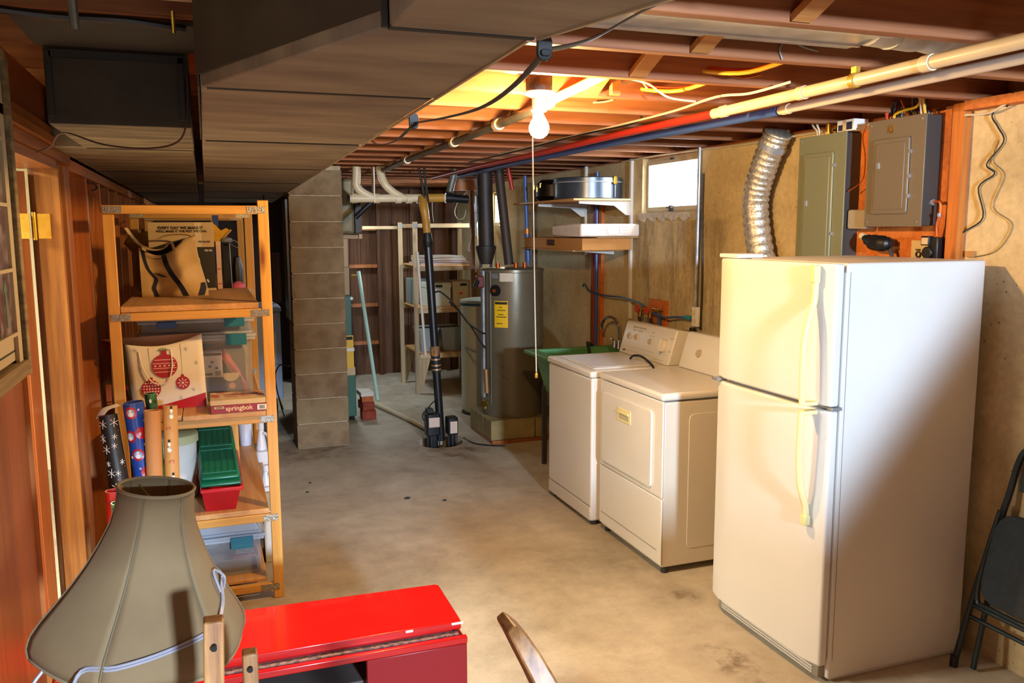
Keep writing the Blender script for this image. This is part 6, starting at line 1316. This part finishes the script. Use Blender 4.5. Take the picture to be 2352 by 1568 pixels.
# ------------------------------------------------------------------ wrapping paper rolls in front of the shelf
def roll(top, bot, rad, m2, lab, hollow=True, nm='wrapping_paper_roll', cat='wrapping paper'):
    top = Vector(top); bot = Vector(bot); t = thing(nm, tuple(bot), lab, cat)
    mb = MB(); mb.cyl(bot, top, rad, rad, n=24, cap=False); mb.cyl(bot, top, rad-0.003, rad-0.003, n=24, cap=False)
    d = (top-bot).normalized(); x = d.cross(Vector((0, 1, 0))).normalized(); y = d.cross(x)
    obj('paper_sleeve', mb, m2, t, smooth=True)
    mb = MB(); o = 0
    for r_ in (rad, rad-0.003):
        for i in range(24):
            a = 2*PI*i/24; mb.v.append(top+x*math.cos(a)*r_+y*math.sin(a)*r_)
    mb.f = [(i, (i+1) % 24, 24+(i+1) % 24, 24+i) for i in range(24)]
    obj('paper_rim', mb, paper, t)
    if rad > 0.03: obj('inner_layer', MB().cyl(bot, top-d*0.01, rad*0.72, n=20, cap=False), M('roll_inner', '#b9a47c', 0.7) if 'roll_inner' not in bpy.data.materials else bpy.data.materials['roll_inner'], t, smooth=True)
    def pt(a, s_, off=0.0012): # s_ along from top, a angle around
        c = top-d*s_; return c+(x*math.cos(a)+y*math.sin(a))*(rad+off), (-x*math.sin(a)+y*math.cos(a)), d
    return t, pt
# find the facing angle: direction to the camera is about -y
def flake(t, pt, a, s_, sz, m2, arms=3, w_=0.0022, nm='snowflake_print'):
    mb = MB()
    for k in range(arms):
        th = k*PI/arms+0.3; c, tx, d = pt(a, s_); e1 = c+(tx*math.cos(th)+d*math.sin(th))*sz; e2 = c-(tx*math.cos(th)+d*math.sin(th))*sz
        mb.beam(e1, e2, w_, 0.0012)
    return obj(nm, mb, m2, t)
def disc(t, pt, a, s_, R0, m2, off=0.0014, nm='printed_disc'):
    c, tx, d = pt(a, s_, off); mb = MB(); k = 16; mb.v.append(tuple(c))
    rad_a = R0
    for i in range(k):
        q = 2*PI*i/k; u_ = R0*math.cos(q); w_ = R0*math.sin(q); p, _, _ = pt(a+u_/0.045, s_-w_, off); mb.v.append(tuple(p))
    mb.f = [(0, 1+i, 1+(i+1) % k) for i in range(k)]
    return obj(nm, mb, m2, t, solid=0.0006)
rr_ = random.Random(5)
blackp = M('black_wrap', '#15140f', 0.5); bluep = M('blue_wrap', '#27499a', 0.25, c2='#1f3c86', scale=9); kraftp = M('kraft_wrap', '#b98a4c', 0.55); greenp = M('green_wrap', '#3c7a34', 0.35, c2='#22301e', scale=20, lo=0.45, hi=0.55)
t, pt = roll((-0.418, 3.80, 1.003), (-0.30, 3.62, 0.01), 0.036, blackp, 'black wrapping paper roll with white snowflakes, leftmost of the upright rolls')
for k in range(16):
    for a in (rr_.uniform(0.6, 1.2), rr_.uniform(1.6, 2.4)): flake(t, pt, a, 0.03+k*0.055+rr_.uniform(-.01, .01), 0.019 if rr_.random() > .3 else 0.012, paper)
for k in range(18): disc(t, pt, rr_.uniform(0.5, 2.6), 0.02+k*0.05, 0.0032, redp, nm='red_dot')
t, pt = roll((-0.322, 3.83, 1.045), (-0.235, 3.80, 0.01), 0.042, bluep, 'shiny blue wrapping paper roll with snowmen in red rings, second upright roll')
cr = M('ring_red', '#b8191c', 0.3)
for k, (a, s_) in enumerate(((1.3, 0.04), (2.0, 0.13), (0.9, 0.14), (1.4, 0.22), (2.0, 0.30), (1.0, 0.36), (1.5, 0.46), (0.9, 0.55), (2.0, 0.60), (1.4, 0.70), (1.0, 0.8))):
    q = disc(t, pt, a, s_, 0.026, cr, 0.0012, 'red_ring_print')
    if k % 3 != 1:
        disc(t, pt, a, s_, 0.017, M('ring_blue', '#7da0c8', 0.4) if 'ring_blue' not in bpy.data.materials else bpy.data.materials['ring_blue'], 0.0024, 'ring_centre'); disc(t, pt, a, s_+0.006, 0.010, paper, 0.0034, 'snowman_body'); disc(t, pt, a, s_-0.008, 0.006, prw, 0.0034, 'snowman_head'); disc(t, pt, a+0.1, s_-0.005, 0.002, M('nose_orange', '#d06a1c', 0.5) if 'nose_orange' not in bpy.data.materials else bpy.data.materials['nose_orange'], 0.0044, 'snowman_nose')
for k in range(16): flake(t, pt, rr_.uniform(0.5, 2.6), 0.03+0.05*k, 0.006, paper, w_=0.0014)
t, pt = roll((-0.258, 3.90, 1.065), (-0.20, 3.90, 0.01), 0.024, greenp, 'slim green wrapping paper roll standing behind the blue one')
for k in range(12): disc(t, pt, rr_.uniform(0.8, 2.3), 0.03+0.07*k, 0.009, paper, nm='pale_print')
t, pt = roll((-0.245, 3.76, 1.018), (-0.262, 3.70, 0.01), 0.0325, M('bare_tube', '#b07a46', 0.75), 'bare brown cardboard tube between the wrapping paper rolls', nm='cardboard_tube', cat='tube')
t, pt = roll((-0.176, 3.78, 1.028), (-0.195, 3.67, 0.01), 0.029, kraftp, 'tan wrapping paper roll printed with snowmen, rightmost of the upright rolls')
for k in range(8):
    s_ = 0.02+0.14*k; a = 1.35 if k % 2 else 1.75
    disc(t, pt, a, s_+0.022, 0.012, paper, 0.0012, 'snowman_body'); disc(t, pt, a, s_, 0.0085, paper, 0.0012, 'snowman_head')
    c, tx, d = pt(a, s_-0.012, 0.0014); obj('snowman_hat', MB().beam(c-d*0.004, c+d*0.008, 0.009, 0.0014), blk_print, t); c, tx, d = pt(a, s_+0.010, 0.0022); obj('green_scarf', MB().beam(c-tx*0.009, c+tx*0.009-d*0.008, 0.004, 0.001), greenp, t)
    c, tx, d = pt(1.6 if k % 2 else 1.3, s_+0.07, 0.0014); obj('red_deer_print', MB().beam(c-tx*0.010, c+tx*0.010+d*0.003, 0.006, 0.0012).beam(c-tx*0.008, c-tx*0.008-d*0.010, 0.002, 0.0012).beam(c+tx*0.008, c+tx*0.008-d*0.010, 0.002, 0.0012), redc, t)
t, pt = roll((-0.205, 3.66, 0.735), (-0.16, 3.56, 0.01), 0.026, cr, 'short red and white wrapping paper roll ending just above the lamp shade')
for k in range(9): disc(t, pt, 1.57, 0.01+0.02*k, 0.008, paper, nm='white_print')
t, pt = roll((-0.395, 3.60, 0.735), (-0.40, 3.60, 0.01), 0.030, redc, 'short red wrapping paper roll left of the lamp shade, with a white open end')
t, pt = roll((-0.372, 3.50, 0.715), (-0.34, 3.53, 0.01), 0.024, greenp, 'short pale green wrapping paper roll left of the lamp shade')
t = obj('loose_paper_end', MB().tube([(-0.455, 3.82, 0.985), (-0.43, 3.84, 1.02), (-0.38, 3.87, 1.03)], 0.022, 8, smooth=4, flat=0.08), paper, None, smooth=True); tag(t, 'loose white paper end sticking up behind the black snowflake roll', 'paper')
# grey pipe between the studs
t = obj('wall_bay_pipe', MB().cyl((-0.545, 4.56, 0.0), (-0.545, 4.56, 1.93), 0.024, n=14), greypipe, None, smooth=True); tag(t, 'grey metal pipe standing in the stud bay left of the ladder shelf', 'pipe')
t = obj('wooden_wedge', MB().add([(-0.56, 4.76, 1.93), (-0.52, 4.76, 1.93), (-0.53, 4.76, 1.76), (-0.56, 4.782, 1.93), (-0.52, 4.782, 1.93), (-0.53, 4.782, 1.76)], [(0, 1, 2), (3, 5, 4), (0, 3, 4, 1), (1, 4, 5, 2), (2, 5, 3, 0)]), W_stud, None); tag(t, 'pale tapering wooden wedge hanging between the studs under the top plate', 'wedge')
t = obj('wire_hook', MB().tube([(-0.52, 4.36, 1.985), (-0.50, 4.42, 1.985), (-0.49, 4.60, 1.982), (-0.49, 4.62, 1.965), (-0.50, 4.55, 1.955)], 0.004, 6, smooth=3), wire_b, None); tag(t, 'black wire hook under the top plate beside the wedge', 'hook')
# ------------------------------------------------------------------ foreground: red bench
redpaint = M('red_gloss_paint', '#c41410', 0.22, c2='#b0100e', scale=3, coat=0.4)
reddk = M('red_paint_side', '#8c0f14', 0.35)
worn = M('chipped_edge', '#8c6a5a', 0.8, c2='#5a4a44', scale=60, lo=0.45, hi=0.55)
t = thing('red_bench', (0.13, 2.75, 0), 'glossy red painted low bench with worn edges at the bottom of the view', 'bench')
obj('top_slab', MB().prism([(-0.485, 2.600), (0.748, 2.592), (0.750, 2.612), (0.752, 2.900), (0.742, 2.912), (-0.485, 2.955)], 0.424, 0.452), redpaint, t, bev=0.003)
obj('worn_strip', MB().box(-0.48, 0.735, 2.575, 2.60, 0.409, 0.418), worn, t)
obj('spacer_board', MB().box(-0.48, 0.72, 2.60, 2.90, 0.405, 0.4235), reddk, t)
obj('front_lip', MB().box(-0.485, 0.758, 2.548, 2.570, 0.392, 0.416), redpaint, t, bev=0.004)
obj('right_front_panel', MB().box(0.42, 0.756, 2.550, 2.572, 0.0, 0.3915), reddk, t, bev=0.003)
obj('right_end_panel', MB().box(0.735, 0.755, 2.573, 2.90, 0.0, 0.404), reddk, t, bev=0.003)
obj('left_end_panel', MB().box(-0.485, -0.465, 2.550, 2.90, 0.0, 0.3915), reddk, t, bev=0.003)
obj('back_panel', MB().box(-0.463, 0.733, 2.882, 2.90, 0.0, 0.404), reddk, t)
obj('inner_shelf', MB().box(-0.46, 0.73, 2.60, 2.88, 0.285, 0.300), M('grey_shelf', '#5a524c', 0.7), t)
mb = MB(); rp = random.Random(11)
for k in range(70):
    x = -0.47+rp.random()*0.17; y = 2.61+rp.random()*0.10; s_ = 0.004+rp.random()*0.012
    mb.box(x-s_, x+s_, y-s_*0.25, y+s_*0.25, 0.4518, 0.4526)
o = obj('scratched_paint', mb, M('bare_wood_scratch', '#c08a50', 0.7), t); o['kind'] = 'stuff'
for x, y, l_ in ((0.735, 2.5935, 0.02), (0.57, 2.5925, 0.012)): obj('chip', MB().box(x-l_, x+l_, 2.5895, 2.592, 0.443, 0.450), paper, t)

# ------------------------------------------------------------------ lamp with bell shade
t = thing('floor_lamp', (-0.145, 1.63, 0), 'lamp with a large beige bell-shaped fabric shade and a cord wrapped around it', 'lamp')
shade_m = M('linen_shade', '#826e4c', 0.85, c2='#755f40', scale=4, bump=0.15, bscale=300, bdist=0.0006)
TILT = Matrix.Rotation(math.radians(8.0), 3, 'Y') @ Matrix.Rotation(math.radians(0), 3, 'X')
C0 = Vector((-0.107, 1.63, 1.296))
prof = [(0.0655, 0.0), (0.0665, -0.03), (0.074, -0.065), (0.090, -0.105), (0.107, -0.14), (0.128, -0.175), (0.152, -0.21), (0.172, -0.238), (0.184, -0.260), (0.188, -0.282), (0.184, -0.300)]
A0 = math.radians(-106.6)
def sh(a, i, k=1.0):
    r_, z = prof[i]; ph = ((a-A0) % (PI/3))-PI/6
    oct_ = math.cos(PI/6)/math.cos(ph); rr = r_*(0.45+0.55*oct_)*k if r_ > 0.07 else r_*k
    return C0+TILT @ Vector((rr*math.cos(a), rr*math.sin(a), z))
n = 66; mb = MB()
for i in range(len(prof)):
    for k in range(n): mb.v.append(tuple(sh(A0+2*PI*k/n, i)))
for i in range(len(prof)-1):
    for k in range(n): mb.f.append((i*n+k, i*n+(k+1) % n, (i+1)*n+(k+1) % n, (i+1)*n+k))
# six fabric panels, one each
for q in range(6):
    m2 = MB(); s0 = q*11
    for i in range(len(prof)):
        for k in range(12): m2.v.append(mb.v[i*n+(s0+k) % n])
    for i in range(len(prof)-1):
        for k in range(11): m2.f.append((i*12+k, i*12+k+1, (i+1)*12+k+1, (i+1)*12+k))
    obj('shade_panel', m2, shade_m, t, smooth=True, ang=80, solid=0.0015)
    obj('shade_seam', MB().tube([tuple(sh(A0+q*PI/3, i, 1.006)) for i in range(len(prof))], 0.0016, 6, smooth=2), M('seam_piping', '#6c5e46', 0.8) if q == 0 else bpy.data.materials['seam_piping'], t, smooth=True)
for i, rr in ((0, 0.0030), (len(prof)-1, 0.0032)):
    obj('shade_rim', MB().tube([tuple(sh(2*PI*k/48, i)) for k in range(49)], rr, 6), M('rim_piping', '#8a7a5a', 0.8) if i == 0 else bpy.data.materials['rim_piping'], t, smooth=True)
# spider inside and harp
for a in (0, 2*PI/3, 4*PI/3): obj('spider_arm', MB().cyl(C0+TILT @ Vector((0, 0, -0.03)), C0+TILT @ Vector((0.064*math.cos(a), 0.064*math.sin(a), -0.012)), 0.0014, n=6), brass, t)
# cord wrapped round the shade
def on_shade(a, z, off):
    for i in range(len(prof)-1):
        if prof[i][1] >= z >= prof[i+1][1]:
            q = (prof[i][1]-z)/(prof[i][1]-prof[i+1][1]); A_ = sh(a, i); B_ = sh(a, i+1); p = A_.lerp(B_, q)
            n_ = TILT @ Vector((math.cos(a), math.sin(a), 0.25)); return p+n_*off
    return sh(a, len(prof)-1)
cordm = M('silver_cord', '#8e8c94', 0.4)
for dd in (0, 0.0042):
    pts = [on_shade(math.radians(a), z-dd, 0.004) for a, z in ((40, -0.17), (12, -0.172), (-6, -0.185), (-22, -0.205), (-45, -0.222), (-75, -0.240), (-100, -0.255), (-118, -0.268))]
    pts += [pts[-1]+Vector((-0.02, -0.02, -0.05)), pts[-1]+Vector((-0.035, -0.03, -0.12)), pts[-1]+Vector((-0.04, -0.01, -0.4))]
    obj('wrapped_cord', MB().tube(pts, 0.0026, 8, smooth=5), cordm, t, smooth=True)
obj('loop_cord', MB().tube([on_shade(math.radians(-6), -0.190, 0.006), on_shade(math.radians(2), -0.175, 0.012), on_shade(math.radians(-8), -0.155, 0.006), on_shade(math.radians(-14), -0.19, 0.005)], 0.0026, 8, smooth=5), cordm, t, smooth=True)
obj('hanging_cord_end', MB().tube([sh(math.radians(-150), 10)+Vector((0.0, -0.0, 0.0)), sh(math.radians(-150), 10)+Vector((-0.03, -0.02, -0.05)), (-0.36, 1.5, 0.8), (-0.36, 1.55, 0.4), (-0.33, 1.6, 0.02)], 0.003, 8, smooth=5), cordm, t, smooth=True)
poleW = wood('turned_lamp_wood', '#a8763e', '#c29250', 'z', 0.4, knots=False)
obj('turned_post', MB().lathe([(0, 0.0), (0.105, 0.0), (0.11, 0.012), (0.10, 0.03), (0.04, 0.05), (0.022, 0.08), (0.017, 0.14), (0.028, 0.20), (0.017, 0.26), (0.016, 0.50), (0.026, 0.55), (0.017, 0.60), (0.016, 0.84), (0.030, 0.875), (0.034, 0.905), (0.022, 0.93), (0.018, 0.955), (0.012, 0.96), (0, 0.96)], (-0.135, 1.63, 0.0), 28), poleW, t, smooth=True)
obj('socket', MB().cyl((-0.135, 1.63, 0.96), (-0.132, 1.63, 1.04), 0.017, n=16), brass, t, smooth=True)
obj('harp', MB().tube([(-0.160, 1.63, 0.97), (-0.175, 1.63, 1.08), (-0.15, 1.63, 1.20), (-0.112, 1.63, 1.265), (-0.085, 1.63, 1.20), (-0.09, 1.63, 1.08), (-0.108, 1.63, 0.97)], 0.0018, 6, smooth=5), brass, t, smooth=True)

# ------------------------------------------------------------------ foreground: worn wooden chair
t = thing('wooden_chair', (0.22, 1.28, 0), 'worn wooden chair whose back posts with screw holes reach into the bottom of the view', 'chair')
def plank(a, b_, w_, h_, nm, m2=W_old): return obj(nm, MB().beam(a, b_, w_, h_, up=(0, 1, 0)), m2, t, bev=0.003)
plank((-0.047, 1.25, 0.45), (-0.017, 1.31, 1.172), 0.030, 0.034, 'back_post')
plank((0.030, 1.32, 0.45), (0.0345, 1.36, 1.085), 0.024, 0.030, 'back_slat')
obj('screw_hole', MB().cyl((-0.0185, 1.282, 1.135), (-0.0185, 1.296, 1.137), 0.0045, n=12), black, t)
obj('screw_hole', MB().cyl((0.0335, 1.338, 1.062), (0.0335, 1.352, 1.064), 0.0045, n=12), black, t)
# curved right post: board sweeping down to the right
DX, DZ = 0.026, -0.037
cur = [(0.436, 1.300, 1.122), (0.448, 1.285, 1.108), (0.462, 1.268, 1.080), (0.478, 1.250, 1.045), (0.495, 1.235, 1.005), (0.505, 1.225, 0.95), (0.50, 1.22, 0.80), (0.48, 1.22, 0.60), (0.47, 1.22, 0.42)]
mb = MB(); wd = [0.010, 0.018, 0.022, 0.024, 0.026, 0.027, 0.028, 0.028, 0.028]
for (x, y, z), w_ in zip(cur, wd):
    x += DX; z += DZ
    for dx, dy in ((-w_*0.75, -0.010), (w_*0.75, -0.010), (w_*0.75, 0.055), (-w_*0.75, 0.055)): mb.v.append((x+dx, y+dy, z-(0.010 if dx < 0 else 0)))
for i in range(len(cur)-1):
    for k in range(4): mb.f.append((i*4+k, i*4+(k+1) % 4, (i+1)*4+(k+1) % 4, (i+1)*4+k))
mb.f += [(0, 1, 2, 3), tuple(4*(len(cur)-1)+k for k in (3, 2, 1, 0))]
obj('curved_back_post', mb, W_old, t, bev=0.004)
for q in ((0.474, 1.300, 1.077), (0.496, 1.275, 1.036)): obj('screw_hole', MB().cyl((q[0], q[1], q[2]-0.004), (q[0]-0.002, q[1]-0.001, q[2]+0.0016), 0.0042, n=12), black, t)
plank((-0.05, 1.29, 0.62), (0.47, 1.26, 0.62), 0.03, 0.06, 'back_rail')
plank((-0.04, 1.29, 0.86), (0.485, 1.26, 0.86), 0.02, 0.04, 'back_rail')
obj('seat', MB().box(-0.07, 0.50, 1.00, 1.40, 0.42, 0.45), W_old, t, bev=0.006)
for x, y in ((-0.045, 1.03), (0.47, 1.03), (-0.045, 1.36), (0.47, 1.36)): obj('leg', MB().box(x-0.018, x+0.018, y-0.018, y+0.018, 0, 0.419), W_old, t, bev=0.003)

# ------------------------------------------------------------------ picture in an old window frame on the left wall
t = thing('window_pane_picture', (-0.47, 2.58, 1.36), 'weathered window-frame picture with dark purple panes on the left wall', 'picture')
wf_m = wood('weathered_frame', '#6e5c40', '#9c8860', 'y', 0.8, knots=False)
matm = M('picture_cream', '#b0a184', 0.7)
obj('backing', MB().box(-0.495, -0.482, 2.20, 2.815, 1.40, 2.235), matm, t)
obj('side_board', MB().box(-0.496, -0.462, 2.816, 2.850, 1.345, 2.255), wf_m, t, bev=0.003)
obj('bottom_board', MB().box(-0.495, -0.462, 2.10, 2.815, 1.348, 1.392), wf_m, t, bev=0.003)
obj('top_board', MB().box(-0.495, -0.462, 2.10, 2.815, 2.236, 2.262), wf_m, t, bev=0.003)
obj('dark_gap', MB().box(-0.4955, -0.474, 2.800, 2.815, 1.393, 2.235), black, t)
pane_m = M('purple_collage', '#4a2c34', 0.35, c2='#8a7f80', scale=16, lo=0.45, hi=0.66, bump=0.1)
zs = [1.475, 1.655, 1.835, 2.015, 2.19]
for i in range(4):
    for (ya, yb) in ((2.60, 2.745), (2.44, 2.59), (2.28, 2.43)):
        pn = obj('pane', MB().box(-0.4815, -0.478, ya, yb, zs[i]+0.006, zs[i+1]-0.006), pane_m, t)
        if i == 0 and ya == 2.60:
            obj('teal_arrow_print', MB().box(-0.4778, -0.477, 2.672, 2.690, 1.50, 1.60).prism([(2.660, 1.60), (2.702, 1.60), (2.681, 1.635)], -0.4778, -0.477, 'x'), M('dull_teal', '#4c6e60', 0.6), pn)
    obj('horizontal_bar', MB().box(-0.4815, -0.472, 2.20, 2.755, zs[i]-0.005, zs[i]+0.005), matm, t)
obj('horizontal_bar', MB().box(-0.4815, -0.472, 2.20, 2.755, zs[4]-0.005, zs[4]+0.005), matm, t)
obj('ruled_line', MB().box(-0.4815, -0.4805, 2.20, 2.76, 1.425, 1.430), blk_print, t)
obj('side_mat', MB().box(-0.4815, -0.472, 2.755, 2.799, 1.393, 2.235), matm, t)

t.location = (-0.47, 2.31, 1.392); t.scale = (1, 1, 0.92)
# ------------------------------------------------------------------ ceiling clutter at the top left
t = obj('hanging_grey_peg', MB().cyl((-0.245, 2.10, 2.262), (-0.245, 2.12, 2.20), 0.010, n=10), greypipe, None, smooth=True); tag(t, 'grey pipe stub hanging from the dark joist bay at the top left', 'pipe')
t = obj('hanging_wood_peg', MB().cyl((-0.045, 2.16, 2.262), (-0.045, 2.17, 2.215), 0.005, n=10), brass, None, smooth=True); tag(t, 'small wooden peg hanging from the joist left of the big duct', 'peg')
t = obj('black_joist_cable', MB().tube([(-0.45, 2.20, 2.25), (-0.30, 2.22, 2.245), (-0.15, 2.22, 2.247), (-0.02, 2.24, 2.24)], 0.010, 8, smooth=4), wire_b, None, smooth=True); tag(t, 'thick black cable under the joists at the top left', 'cable')
t = obj('pale_ceiling_tape', MB().box(-0.07, 0.0, 2.03, 2.045, 2.256, 2.262), card_l, None); tag(t, 'pale strip on the joist beside the big duct at the top left', 'strip')
# ------------------------------------------------------------------ bits of grit on the floor
chip = M('dark_chip', '#2b2f38', 0.7)
for k, (x, y, s_, lb) in enumerate(((1.17, 5.30, 0.024, 'larger dark blue-black chip on the floor left of the washer'), (1.39, 5.17, 0.015, 'small dark chip right of the larger one on the floor'),
        (0.564, 5.66, 0.012, 'small dark chip on the floor nearer the shelf'), (0.606, 5.87, 0.011, 'dark grit speck just behind the chip near the shelf'), (0.35, 5.85, 0.007, 'tiny dark speck closest to the ladder shelf'))):
    a = k*1.3; t = obj('floor_chip', MB().prism([(x-s_, y-s_*0.4), (x+s_*0.3, y-s_*0.9), (x+s_, y+s_*0.2), (x-s_*0.1, y+s_*0.8)], 0.0005, 0.005), chip); tag(t, lb, 'chip')
